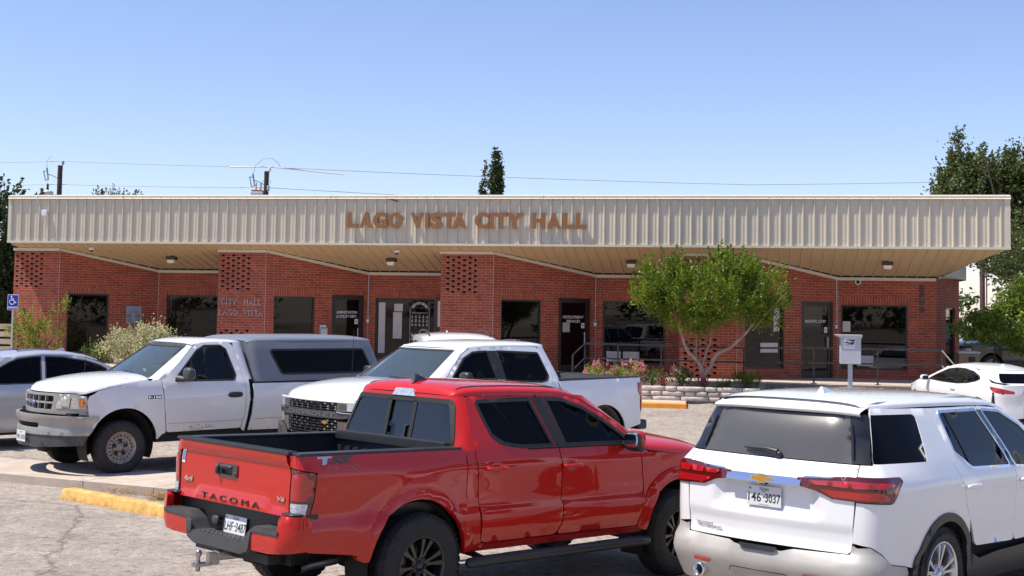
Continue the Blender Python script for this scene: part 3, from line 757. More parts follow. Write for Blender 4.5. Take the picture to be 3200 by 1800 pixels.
# notices low in the other windows
for P, s0, s1, z0, z1, lb in ((BR['r2'], .33, .75, .95, 1.25, 'white no smoking notice low in the window left of the planter tree'), (BR['r2'], .82, 1.3, .95, 1.25, 'wide white notice low in the window behind the hand rail'), (BR['r3'], .55, 1.0, .98, 1.28, 'pale notice low in the window behind the mailbox'), (BR['r3'], .12, .36, 1.95, 2.25, 'square paper in the upper left of the window above the mailbox'),
                               (BR['a3'], 1.3, 1.5, 1.95, 2.6, 'tall paper taped in the dark window behind the planter tree'), (BR['a3'], .85, 1.45, 1.35, 1.62, 'grey paper low in the dark window behind the planter tree')):
    e = MB(); lbox(e, P, s0, s1, z0, z1, .079, .081); o = e.build('window_notice', M['poster']); o.matrix_world = BM; tag(o, lb, 'notice')
# antenna box on the fascia with its cable
e = empty('antenna_box', mtx=BM @ Matrix.Translation((1.215, -.09, 5.1))); tag(e, 'small off white square antenna box with cable at the left end of the fascia', 'antenna')
mb = MB(); mb.box((-.085, -.05, -.09), (.085, .04, .09), bev=.02); mb.build('box', M['white_metal'], e)
mb = MB(); mb.tube([(0, .03, -.08), (-.03, .03, -.16), (-.08, .03, -.2), (-.11, .035, -.16), (-.1, .035, -.1), (-.16, .03, .1), (-.26, .03, .35), (-.3, .0, .53), (-.28, .1, .57)], .006, 6); mb.box((-.02, .0, -.2), (.015, .05, -.09)); mb.build('cable', M['white_metal'], e)
# waste bin by the end wall
e = empty('waste_bin', mtx=BM @ Matrix.Translation((27.75, 2.3, .63))); tag(e, 'tan square waste bin with dark opening by the right end wall', 'bin')
M['tan'] = mat('tan_panel', (.24, .17, .10), .7, var=.15)
mb = MB(); mb.box((-.05, -.3, 0), (.5, .3, .78), bev=.02); mb.build('body', M['tan'], e)
mb = MB(); mb.box((-.07, -.32, .78), (.52, .32, .85), bev=.02); mb.build('lid', M['grey_metal'], e)
mb = MB(); mb.box((.2, -.31, .45), (.38, -.295, .7), bev=.005); mb.build('opening', M['black'], e)
# hand rail
RV = -.72
rl = empty('hand_rail', mtx=BM @ Matrix.Translation((17.6, RV, .63))); tag(rl, 'weathered dark steel hand rail with two rails along the raised walk', 'railing')
M['rail'] = mat('weathered_rail_paint', (.045, .04, .038), .55, .2, var=.75, vscale=14)
def rb(a, b, r=.024):
    mb = MB(); a = Vector(a); b = Vector(b); d = (b - a).normalized(); y = Vector((0, 1, 0)) ; 
    m_ = basis(a, d, y, d.cross(y)) ; mb.box((0, -r, -r), ((b - a).length, r, r), mtx=m_); return mb
U0 = 17.6
for z0, z1 in ((.92, .885), (.53, .50)):
    rb((.0, 0, z0), (4.23, 0, z1)).build('rail', M['rail'], rl); rb((4.23, 0, z1), (6.04, 0, z1 + .035)).build('rail', M['rail'], rl); rb((6.04, 0, z1 + .035), (9.26, 0, z1 + .04)).build('rail', M['rail'], rl)
rb((0, 0, .92), (-.27, -.45, .62)).build('rail', M['rail'], rl); rb((0, 0, .53), (-.27, -.45, .22)).build('rail', M['rail'], rl)
rb((9.26, 0, .925), (9.5, -.4, .58)).build('rail', M['rail'], rl); rb((9.26, 0, .54), (9.46, -.35, .2)).build('rail', M['rail'], rl)
for u, z in ((0.0, .9), (.9, .9), (2.06, .88), (4.23, .88), (6.04, .9), (7.66, .9), (9.26, .9)):
    mb = MB(); mb.box((u - .022, -.03, 0), (u + .022, .014, z)); mb.box((u - .07, -.07, 0), (u + .07, .05, .012)); mb.build('post', M['rail'], rl)
mb = MB(); mb.box((-.295, -.475, 0), (-.25, -.43, .62)); mb.build('post', M['rail'], rl)
# second rail beyond the right end
rl2 = empty('ramp_rail', mtx=BM @ Matrix.Translation((28.9, 3.5, .4))); tag(rl2, 'dark ramp rail in the shade under the tree at the far right', 'railing')
rb((0, 0, 1.15), (1.9, -.6, .95)).build('rail', M['rail'], rl2); rb((1.9, -.6, .95), (2.35, -.9, .3)).build('rail', M['rail'], rl2); rb((0, 0, .6), (1.9, -.6, .45)).build('rail', M['rail'], rl2)
for p in ((0, 0, 1.15), (1.9, -.6, .95)):
    mb = MB(); mb.box((p[0] - .02, p[1] - .02, -.3), (p[0] + .02, p[1] + .02, p[2])); mb.build('post', M['rail'], rl2)
# ---------------------------------------------------------------- vehicle library
class Shell:
    """vertical body surface: rounded-rectangle plan whose size depends on z; S runs rear centre -> side -> front centre"""
    flip = True
    def __init__(s, xr, xf, w, Rr, Rf, z0=1.0, warp=None):
        f = lambda a: a if callable(a) else (lambda z, a=a: a)
        s.xr, s.xf, s.w, s.Rr, s.Rf = f(xr), f(xf), f(w), f(Rr), f(Rf); s.warp = warp
        s.a = s.w(z0) - s.Rr(z0); s.c = math.pi / 2 * s.Rr(z0); s.b = s.xf(z0) - s.xr(z0) - s.Rr(z0) - s.Rf(z0); s.e = math.pi / 2 * s.Rf(z0); s.g = s.w(z0) - s.Rf(z0)
        s.T = s.a + s.c + s.b + s.e + s.g
    def _p(s, S, z):
        sg = 1
        if S < 0: S = -S; sg = -1
        if S > s.T: S = 2 * s.T - S; sg = -sg
        xr, xf, w, r, q = s.xr(z), s.xf(z), s.w(z), s.Rr(z), s.Rf(z)
        if S <= s.a: x, y = xr, (w - r) * S / s.a
        elif S <= s.a + s.c:
            t = (S - s.a) / s.c * math.pi / 2; x, y = xr + r - r * math.cos(t), w - r + r * math.sin(t)
        elif S <= s.a + s.c + s.b:
            t = (S - s.a - s.c) / s.b; x, y = xr + r + t * (xf - q - xr - r), w
        elif S <= s.a + s.c + s.b + s.e:
            t = (S - s.a - s.c - s.b) / s.e * math.pi / 2; x, y = xf - q + q * math.sin(t), w - q + q * math.cos(t)
        else: x, y = xf, (w - q) * (1 - (S - s.a - s.c - s.b - s.e) / s.g)
        p = Vector((x, y * sg, z))
        if s.warp: p = Vector(s.warp(p.x, abs(p.y), z)); p.y = math.copysign(p.y, sg)
        return p
    def at(s, S, z, off=0):
        p = s._p(S, z)
        if off:
            h = .004; dS = s._p(S + h, z) - s._p(S - h, z); dz = s._p(S, z + h) - s._p(S, z - h); n = dz.cross(dS)
            if n.length > 1e-12: p = p + n.normalized() * off
        return p
    def sx(s, x, z):
        S = s._sx0(x, z)
        if s.warp:
            for _ in range(8):
                S += (x - s._p(S, z).x) * .8
                S = max(s.a * .5, min(s.T - s.g * .5, S))
        return S
    def _sx0(s, x, z):
        xr, xf, r, q = s.xr(z), s.xf(z), s.Rr(z), s.Rf(z)
        if x < xr + r: return s.a + s.c * math.acos(max(0, min(1, (xr + r - x) / r))) / (math.pi / 2)
        if x > xf - q: return s.a + s.c + s.b + s.e * math.asin(max(0, min(1, (x - xf + q) / q))) / (math.pi / 2)
        return s.a + s.c + s.b * (x - xr - r) / (xf - q - xr - r)
    def yr(s, y, z):
        w, r = s.w(z), s.Rr(z); k = abs(y)
        v = k / (w - r) * s.a if k < w - r else s.a + s.c * math.asin(min(1, (k - w + r) / r)) / (math.pi / 2)
        return math.copysign(v, y)
    def yf(s, y, z):
        """front face; +y side gives S < T"""
        w, q = s.w(z), s.Rf(z); k = abs(y)
        v = (1 - k / (w - q)) * s.g + s.a + s.c + s.b + s.e if k < w - q else s.a + s.c + s.b + s.e * math.acos(min(1, (k - w + q) / q)) / (math.pi / 2)
        return v if y >= 0 else 2 * s.T - v
    def side(s, pts, sd=1): return [(sd * s.sx(x, z), z) for x, z in pts]
    def rear(s, pts): return [(s.yr(y, z), z) for y, z in pts]
    def front(s, pts): return [(s.yf(y, z), z) for y, z in pts]

class Top:
    flip = False
    def __init__(s, h): s.h = h
    def at(s, x, y, off=0): return Vector((x, y, s.h(x, y) + off))

def round_poly(pts, r, n=4):
    """fillet a polygon; r a number or one per vertex"""
    out = []; N = len(pts); rr = r if isinstance(r, (list, tuple)) else [r] * N
    for i in range(N):
        p = Vector(pts[i]); a = Vector(pts[i - 1]) - p; b = Vector(pts[(i + 1) % N]) - p
        if rr[i] <= 0 or a.length < 1e-6 or b.length < 1e-6: out.append(tuple(p)); continue
        ca = max(-1, min(1, a.normalized().dot(b.normalized()))); ang = math.acos(ca)
        if ang > 3.05: out.append(tuple(p)); continue
        d = min(rr[i] / math.tan(ang / 2), a.length * .48, b.length * .48)
        p0 = p + a.normalized() * d; p1 = p + b.normalized() * d
        for k in range(n + 1):
            t = k / n; out.append(tuple(p0 * (1 - t) ** 2 + p * 2 * t * (1 - t) + p1 * t * t))
    return out
def arc(cx, cz, rx, rz, a0, a1, n=18): return [(cx + rx * math.cos(R(a0 + (a1 - a0) * k / n)), cz + rz * math.sin(R(a0 + (a1 - a0) * k / n))) for k in range(n + 1)]

def _dens(p, step):
    out = []; n = len(p)
    for i in range(n):
        a, b = p[i], p[(i + 1) % n]; L = math.hypot(b[0] - a[0], b[1] - a[1])
        if L < 1e-5: continue
        k = max(1, int(math.ceil(L / step)))
        for j in range(k): out.append((a[0] + (b[0] - a[0]) * j / k, a[1] + (b[1] - a[1]) * j / k))
    return out
def _inside(p, poly):
    c = False; x, y = p; n = len(poly); j = n - 1
    for i in range(n):
        xi, yi = poly[i]; xj, yj = poly[j]
        if (yi > y) != (yj > y) and x < (xj - xi) * (y - yi) / (yj - yi) + xi: c = not c
        j = i
    return c
def panel(mb, sf, outer, holes=(), step=.06, off=0, rim=.015, mi=0, rimi=None, fn=None, rim_fn=None):
    """trimmed surface patch in (a,b) space of sf, with a turned-in edge"""
    outer = _dens(outer, step); holes = [_dens(h, step) for h in holes]
    pts = list(outer); loops = [list(range(len(outer)))]
    for h in holes: loops.append(list(range(len(pts), len(pts) + len(h)))); pts += h
    x0 = min(p[0] for p in outer); x1 = max(p[0] for p in outer); y0 = min(p[1] for p in outer); y1 = max(p[1] for p in outer)
    bp_ = set()
    g = step * .55
    for p in pts: bp_.add((int(p[0] / g), int(p[1] / g)))
    nx, ny = int((x1 - x0) / step) + 1, int((y1 - y0) / step) + 1; allp = list(pts)
    for i in range(1, nx + 1):
        for j in range(1, ny + 1):
            q = (x0 + (i - .5) * (x1 - x0) / nx, y0 + (j - .5) * (y1 - y0) / ny); c = (int(q[0] / g), int(q[1] / g))
            if any((c[0] + u, c[1] + v) in bp_ for u in (-1, 0, 1) for v in (-1, 0, 1)): continue
            if _inside(q, outer) and not any(_inside(q, h) for h in holes): allp.append(q)
    edges = [(l[k], l[(k + 1) % len(l)]) for l in loops for k in range(len(l))]
    r = geometry.delaunay_2d_cdt([Vector(p) for p in allp], edges, [], 0, 1e-6)
    V, F = r[0], r[2]; off_f = fn if fn else (lambda a, b: off)
    keep = []
    for f in F:
        c = (sum(V[i].x for i in f) / len(f), sum(V[i].y for i in f) / len(f))
        if _inside(c, outer) and not any(_inside(c, h) for h in holes):
            a = sum(V[f[k]].x * V[f[(k + 1) % len(f)]].y - V[f[(k + 1) % len(f)]].x * V[f[k]].y for k in range(len(f)))
            ff = tuple(f) if a > 0 else tuple(reversed(f))
            keep.append(tuple(reversed(ff)) if sf.flip else ff)
    mb.mesh([sf.at(v.x, v.y, off_f(v.x, v.y)) for v in V], keep, mi, True)
    if rim:
        for l, src in zip([outer] + holes, range(1 + len(holes))):
            n = len(l); ar = sum(l[k][0] * l[(k + 1) % n][1] - l[(k + 1) % n][0] * l[k][1] for k in range(n))
            up = [sf.at(p[0], p[1], off_f(*p)) for p in l]; dn = [sf.at(p[0], p[1], off_f(*p) - rim) for p in l]
            mb.mesh(up + dn, [(k, (k + 1) % n, n + (k + 1) % n, n + k) for k in range(n)], mi if rimi is None else rimi, False)
    return mb

def grow(pts, d):
    """offset a polygon outwards by d"""
    n = len(pts); ar = sum(pts[k][0] * pts[(k + 1) % n][1] - pts[(k + 1) % n][0] * pts[k][1] for k in range(n)); sg = 1 if ar > 0 else -1; out = []
    for i in range(n):
        p = Vector(pts[i]); a = (p - Vector(pts[i - 1])); b = (Vector(pts[(i + 1) % n]) - p)
        if a.length < 1e-7: a = b
        if b.length < 1e-7: b = a
        a.normalize(); b.normalize(); na = Vector((a.y, -a.x)) * sg; nb = Vector((b.y, -b.x)) * sg; m_ = na + nb
        k = m_.length_squared
        out.append(tuple(p + m_ * (2 / max(k, .8)) * d))
    return out

def loft(mb, st, ny=20, mi=0, n=2.6):
    """st: (xA, yA, zA, crown, bow) stations; superelliptic cross sections left edge to right edge"""
    vs = []
    for xA, yA, zA, cr, bow in st:
        for k in range(ny + 1):
            t = math.pi * k / ny; c = math.cos(t); s_ = math.sin(t)
            yy = math.copysign(abs(c) ** (2 / n), c) * yA; zz = max(0.0, s_) ** (2 / n) * cr
            vs.append((xA + bow * (1 - (yy / yA) ** 2) if yA else xA, yy, zA + zz))
    m_ = ny + 1
    mb.mesh(vs, [(i * m_ + k, (i + 1) * m_ + k, (i + 1) * m_ + k + 1, i * m_ + k + 1) for i in range(len(st) - 1) for k in range(ny)], mi, True)
    return mb

def interp(tab, x):
    if x <= tab[0][0]: return tab[0][1]
    for (a, b), (c, d) in zip(tab, tab[1:]):
        if x <= c: return b + (d - b) * (x - a) / (c - a)
    return tab[-1][1]
def smooth(tab, x):
    """monotone-ish smooth interpolation through a table"""
    if x <= tab[0][0]: return tab[0][1]
    if x >= tab[-1][0]: return tab[-1][1]
    for i in range(len(tab) - 1):
        if x <= tab[i + 1][0]:
            x0, y0 = tab[i]; x1, y1 = tab[i + 1]; h = x1 - x0; t = (x - x0) / h
            m0 = (y1 - tab[i - 1][1]) / (x1 - tab[i - 1][0]) if i > 0 else (y1 - y0) / h
            m1 = (tab[i + 2][1] - y0) / (tab[i + 2][0] - x0) if i + 2 < len(tab) else (y1 - y0) / h
            return (2 * t**3 - 3 * t * t + 1) * y0 + (t**3 - 2 * t * t + t) * h * m0 + (3 * t * t - 2 * t**3) * y1 + (t**3 - t * t) * h * m1

M['tyre'] = mat('tyre_rubber', (.022, .021, .021), .75, var=.5, vscale=12, bump=.3, bscale=40)
M['gloss_black'] = mat('gloss_black_alloy', (.02, .019, .019), .22, .3, coat=.6)
M['steelrim'] = mat('worn_steel_rim', (.32, .27, .24), .5, .5, var=.4, vscale=14)
M['alloy'] = mat('silver_alloy', (.62, .63, .65), .25, .9)
M['disc'] = mat('brake_disc', (.25, .2, .17), .45, .8, var=.3)
M['lens_red'] = mat('red_lens', (.42, .008, .01), .06, coat=1, spec=.6)
M['lens_dark_red'] = mat('dark_red_lens', (.10, .006, .008), .08, coat=1)
M['lens_clear'] = mat('clear_lens', (.62, .64, .66), .12, .5, coat=1, var=.25, vscale=30, bump=.5, bscale=60)
M['lens_haze'] = mat('hazed_headlight', (.52, .50, .42), .2, .3, coat=1, var=.2, vscale=20, bump=.4, bscale=50)
M['amber'] = mat('amber_lens', (.75, .18, .01), .15, coat=1)
M['tint'] = glass('tinted_window', (.03, .03, .033), .7, .008, base=(.004, .004, .004), ior=1.27)
M['tint2'] = glass('half_tinted_window', (.30, .33, .34), .85, .008)
M['screen'] = glass('windscreen_glass', (.66, .80, .80), .80, .008, base=(.22, .30, .33), ior=1.7)  # pale teal haze in the base brightens the glass like reflected sky
M['mirror'] = mat('mirror_glass', (.7, .72, .74), .02, 1)
M['seat'] = mat('grey_seat_fabric', (.16, .18, .19), .9, var=.1)
M['seat_dark'] = mat('dark_seat', (.03, .03, .032), .8)
M['dash'] = mat('dashboard', (.05, .06, .065), .7)
M['plate'] = mat('plate_white', (.68, .69, .68), .35, var=.05)

def wheel(root, x, y, z, r, wd, rim_r, style, sd, steer=0):
    """sd=+1: outer face towards +y"""
    e = empty('wheel', parent=root); e.location = (x, y, z); e.rotation_euler = (0, 0, steer)
    m_ = Matrix(((1, 0, 0, 0), (0, 0, sd, 0), (0, 1, 0, 0), (0, 0, 0, 1)))     # local z -> outward
    mb = MB(); h = wd / 2
    prof = [(rim_r, -h * .8), (rim_r + .02, -h * .95), ((r + rim_r) / 2, -h * 1.0), (r - .03, -h * .9), (r - .006, -h * .72), (r, -h * .4), (r, h * .4), (r - .006, h * .72), (r - .03, h * .9), (r - .055, h * .96), ((r + rim_r) / 2 + .01, h * 1.0), ((r + rim_r) / 2, h * 1.012), ((r + rim_r) / 2 - .01, h * 1.0), (rim_r + .018, h * .93), (rim_r, h * .84), (rim_r - .005, h * .7)]
    mb.lathe(prof, 56, m_)
    nb = 46      # tread blocks
    for k in range(nb):
        for j, (a0, a1) in enumerate(((-.86, -.55), (-.45, -.15), (.15, .45), (.55, .9))):
            t = 2 * math.pi * (k + (j % 2) * .5) / nb; dt = 2 * math.pi / nb * .34
            ro = r + .0045 - (.016 if j in (0, 3) else 0); vs = []
            for rr_ in (r - .02, ro):
                for tt_ in (t - dt, t + dt):
                    for a in (a0, a1): vs.append(m_ @ Vector((rr_ * math.cos(tt_), rr_ * math.sin(tt_), h * a)))
            mb.mesh(vs, [(4, 6, 7, 5), (0, 4, 5, 1), (2, 3, 7, 6), (0, 2, 6, 4), (1, 5, 7, 3)])
    mb.build('tyre', M['tyre'], e)
    rb_ = MB(); R_ = rim_r
    if style == 'steel':
        rb_.lathe([(R_ + .012, h * .86), (R_ + .008, h * .9), (R_ - .004, h * .88), (R_ - .012, h * .70), (R_ - .03, h * .62), (R_ - .05, h * .66), (R_ * .66, h * .72), (R_ * .6, h * .62), (R_ * .56, h * .45), (R_ * .3, h * .42), (R_ * .26, h * .6), (0.03, h * .62), (0, h * .6)], 48, m_)
        dk = MB()
        for k in range(20):
            t = 2 * math.pi * k / 20; c = Vector((R_ * .765 * math.cos(t), R_ * .765 * math.sin(t), h * .70)); q = .0125
            u = Vector((math.cos(t), math.sin(t), -.02)); v = Vector((-math.sin(t), math.cos(t), 0))
            dk.face([m_ @ (c + u * a * q + v * b * q + Vector((0, 0, .006))) for a, b in ((-1, -1), (1, -1), (1, 1), (-1, 1))])
        for k in range(5):
            t = 2 * math.pi * k / 5 + .3; dk.lathe([(0, h * .56), (.032, h * .54), (.032, h * .44)], 10, m_ @ Matrix.Translation((R_ * .42 * math.cos(t), R_ * .42 * math.sin(t), 0)))
        dk.build('vent_holes', M['black'], e); rb_.build('rim', M['steelrim'], e)
        hb = MB(); hb.lathe([(R_ * .17, h * .5), (R_ * .16, h * .75), (.03, h * .8), (0, h * .8)], 16, m_)
        for k in range(5):
            t = 2 * math.pi * k / 5; hb.lathe([(.013, h * .4), (.012, h * .62), (0, h * .64)], 6, m_ @ Matrix.Translation((R_ * .42 * math.cos(t), R_ * .42 * math.sin(t), 0)))
        hb.build('hub', M['steelrim'], e)
    else:
        mt = M['gloss_black'] if style == 'black' else M['alloy']; ns, split, w_in, w_out = {'black': (6, 1, .034, .05), 'twin': (5, 1, .03, .042), 'simple': (10, 0, .03, .035)}[style]
        rb_.lathe([(R_ + .012, h * .86), (R_ + .008, h * .92), (R_ - .002, h * .9), (R_ - .012, h * .78), (R_ - .016, h * .2), (R_ - .02, -h * .7)], 48, m_)
        for k in range(ns):
            t = 2 * math.pi * k / ns + .26
            for q in ((-1, 1) if split else (0,)):
                # spoke as a tapered bar with a raised centre
                a0 = t + q * .14; a1 = t + q * .20; vs = []
                for (rr_, aa, ww, zt, zb_) in ((R_ * .2, a0, w_in, h * .62, h * .3), (R_ * .55, (a0 + a1) / 2, w_in * .9, h * .72, h * .4), (R_ - .012, a1, w_out, h * .82, h * .55)):
                    c = Vector((rr_ * math.cos(aa), rr_ * math.sin(aa), 0)); v = Vector((-math.sin(aa), math.cos(aa), 0))
                    for (o_, zz) in ((-.5, zb_), (-.36, zt), (.36, zt), (.5, zb_)): vs.append(m_ @ (c + v * ww * o_ + Vector((0, 0, zz))))
                rb_.mesh(vs, [(i * 4 + j, i * 4 + j + 1, i * 4 + j + 5, i * 4 + j + 4) for i in (0, 1) for j in (0, 1, 2)])
        rb_.lathe([(R_ * .34, h * .3), (R_ * .33, h * .62), (R_ * .2, h * .68), (R_ * .17, h * .62), (0, h * .62)], 28, m_)
        rb_.build('rim', mt, e)
        hb = MB(); hb.lathe([(R_ * .19, h * .62), (R_ * .18, h * .74), (0, h * .77)], 20, m_)
        for k in range(6):
            t = 2 * math.pi * k / 6; hb.lathe([(.013, h * .5), (.012, h * .74), (0, h * .76)], 6, m_ @ Matrix.Translation((R_ * .265 * math.cos(t), R_ * .265 * math.sin(t), 0)))
        hb.build('hub', M['gloss_black'] if style == 'black' else M['alloy'], e)
        ds = MB(); ds.lathe([(R_ * .3, 0), (R_ * .72, 0), (R_ * .72, -.02)], 32, m_); ds.build('brake_disc', M['disc'], e)
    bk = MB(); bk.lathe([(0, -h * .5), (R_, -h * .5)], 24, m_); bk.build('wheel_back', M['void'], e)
    return e

def text_on(mb, sf, txt, a, b, height, width=None, off=.002, mi=0, bold=0, shear=0, dirn=-1, spacing=1, rot=0, thick=0):
    """lay text on a surface: (a,b) centre in surface space; dirn=-1 when S runs right to left for the reader"""
    vs, fs = text_mesh(txt, 1, bold=bold, shear=shear, spacing=spacing, depth=.01 if thick else 0)
    ys = [v.y for v in vs]; xs = [v.x for v in vs]; sy = height / (max(ys) - min(ys)); sx_ = (width / (max(xs) - min(xs))) if width else sy
    cx, cy = (max(xs) + min(xs)) / 2, (max(ys) + min(ys)) / 2; out = []
    for v in vs:
        x, y = (v.x - cx) * sx_, (v.y - cy) * sy
        if rot: x, y = x * math.cos(rot) - y * math.sin(rot), x * math.sin(rot) + y * math.cos(rot)
        out.append(sf.at(a + dirn * x, b + y, off + (thick if v.z > .001 else 0)))
    mb.mesh(out, fs, mi)

def plate(root, mtx, code, state='TEXAS', foot=None, frame=False, sub=None, wd=.305, ht=.152):
    """mtx: local x reads left to right, y up, z outwards"""
    e = empty('license_plate', parent=root); e.matrix_local = mtx
    mb = MB(); mb.box((-wd / 2, -ht / 2, -.004), (wd / 2, ht / 2, 0), bev=.0015); mb.build('plate_body', M['plate'], e)
    t = MB()
    def tx(s_, cx, cy, h, w_=None):
        vs, fs = text_mesh(s_, 1, bold=.01); ys = [v.y for v in vs]; xs = [v.x for v in vs]; sy = h / (max(ys) - min(ys)); sx_ = w_ / (max(xs) - min(xs)) if w_ else sy
        t.mesh([Vector(((v.x - (max(xs) + min(xs)) / 2) * sx_ + cx, (v.y - (max(ys) + min(ys)) / 2) * sy + cy, .0012)) for v in vs], fs)
    tx(code[0], -.083, -.012, .068, .115); tx(code[1], .078, -.012, .068, .135); tx('*', .0, -.006, .022); tx(state, 0, .052, .02, .085)
    if sub: tx(sub, 0, .036, .007)
    if foot: tx(foot, 0, -.064, .008)
    tx('*', -.125, .052, .022); t.build('plate_text', M['text_black'], e)
    if frame:
        f = MB(); a, b = wd / 2 + .006, ht / 2 + .004; bb = .024
        for q in ((-a, -b - .006, a, -ht / 2 + .012), (-a, ht / 2 - .004, a, b), (-a, -b, -wd / 2 + .004, b), (wd / 2 - .004, -b, a, b)): f.box((q[0], q[1], -.002), (q[2], q[3], .004))
        vs, fs = text_mesh(frame, 1, bold=.01); ys = [v.y for v in vs]; xs = [v.x for v in vs]; sy = .010 / (max(ys) - min(ys)); sx_ = .25 / (max(xs) - min(xs))
        f.mesh([Vector(((v.x - (max(xs) + min(xs)) / 2) * sx_, v.y * sy - .0765, .0052)) for v in vs], fs, 1)
        f.build('plate_frame', [M['black'], M['text_white']], e)
    return e

def seats(root, rows, m, headz, w_=.5):
    for (x, ys, bz) in rows:
        for y in ys:
            mb = MB(); mb.sq((x, y, bz), (.5, w_, .16), 3, 8); mb.sq((x - .25, y, bz + .3), (.14, w_ * .95, .62), 3, 10, mtx=Matrix.Rotation(R(-12), 4, 'Y')); mb.sq((x - .33, y, bz + headz), (.1, .26, .19), 2.6, 8)
            mb.build('seat', m, root)

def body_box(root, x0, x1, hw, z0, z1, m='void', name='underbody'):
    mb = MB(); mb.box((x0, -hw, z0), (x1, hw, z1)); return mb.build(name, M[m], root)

def wiper(root, pts, r=.008):
    mb = MB(); mb.tube(pts, r, 6); return mb.build('wiper', M['black'], root)

def place(name, x, y, z, yaw, pitch, label, cat, group=None):
    cp, sp = math.cos(pitch), math.sin(pitch); c, s_ = math.cos(yaw), math.sin(yaw)
    X = Vector((c * cp, s_ * cp, sp)); Y = Vector((-s_, c, 0)); Z = X.cross(Y)
    e = empty(name, mtx=Matrix(((X.x, Y.x, Z.x, x), (X.y, Y.y, Z.y, y), (X.z, Y.z, Z.z, z), (0, 0, 0, 1)))); tag(e, label, cat, group); return e
def tub(mb, pts, sf, off, r, mi=0, n=6): mb.tube([sf.at(p[0], p[1], off) for p in pts], r, n, mi)
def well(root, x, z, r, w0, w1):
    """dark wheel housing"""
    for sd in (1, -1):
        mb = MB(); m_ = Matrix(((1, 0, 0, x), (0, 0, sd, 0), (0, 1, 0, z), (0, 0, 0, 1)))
        mb.lathe([(0, w0), (r, w0), (r, w1)], 28, m_, a0=R(-25), a1=R(205)); mb.build('wheel_housing', M['void'], root)
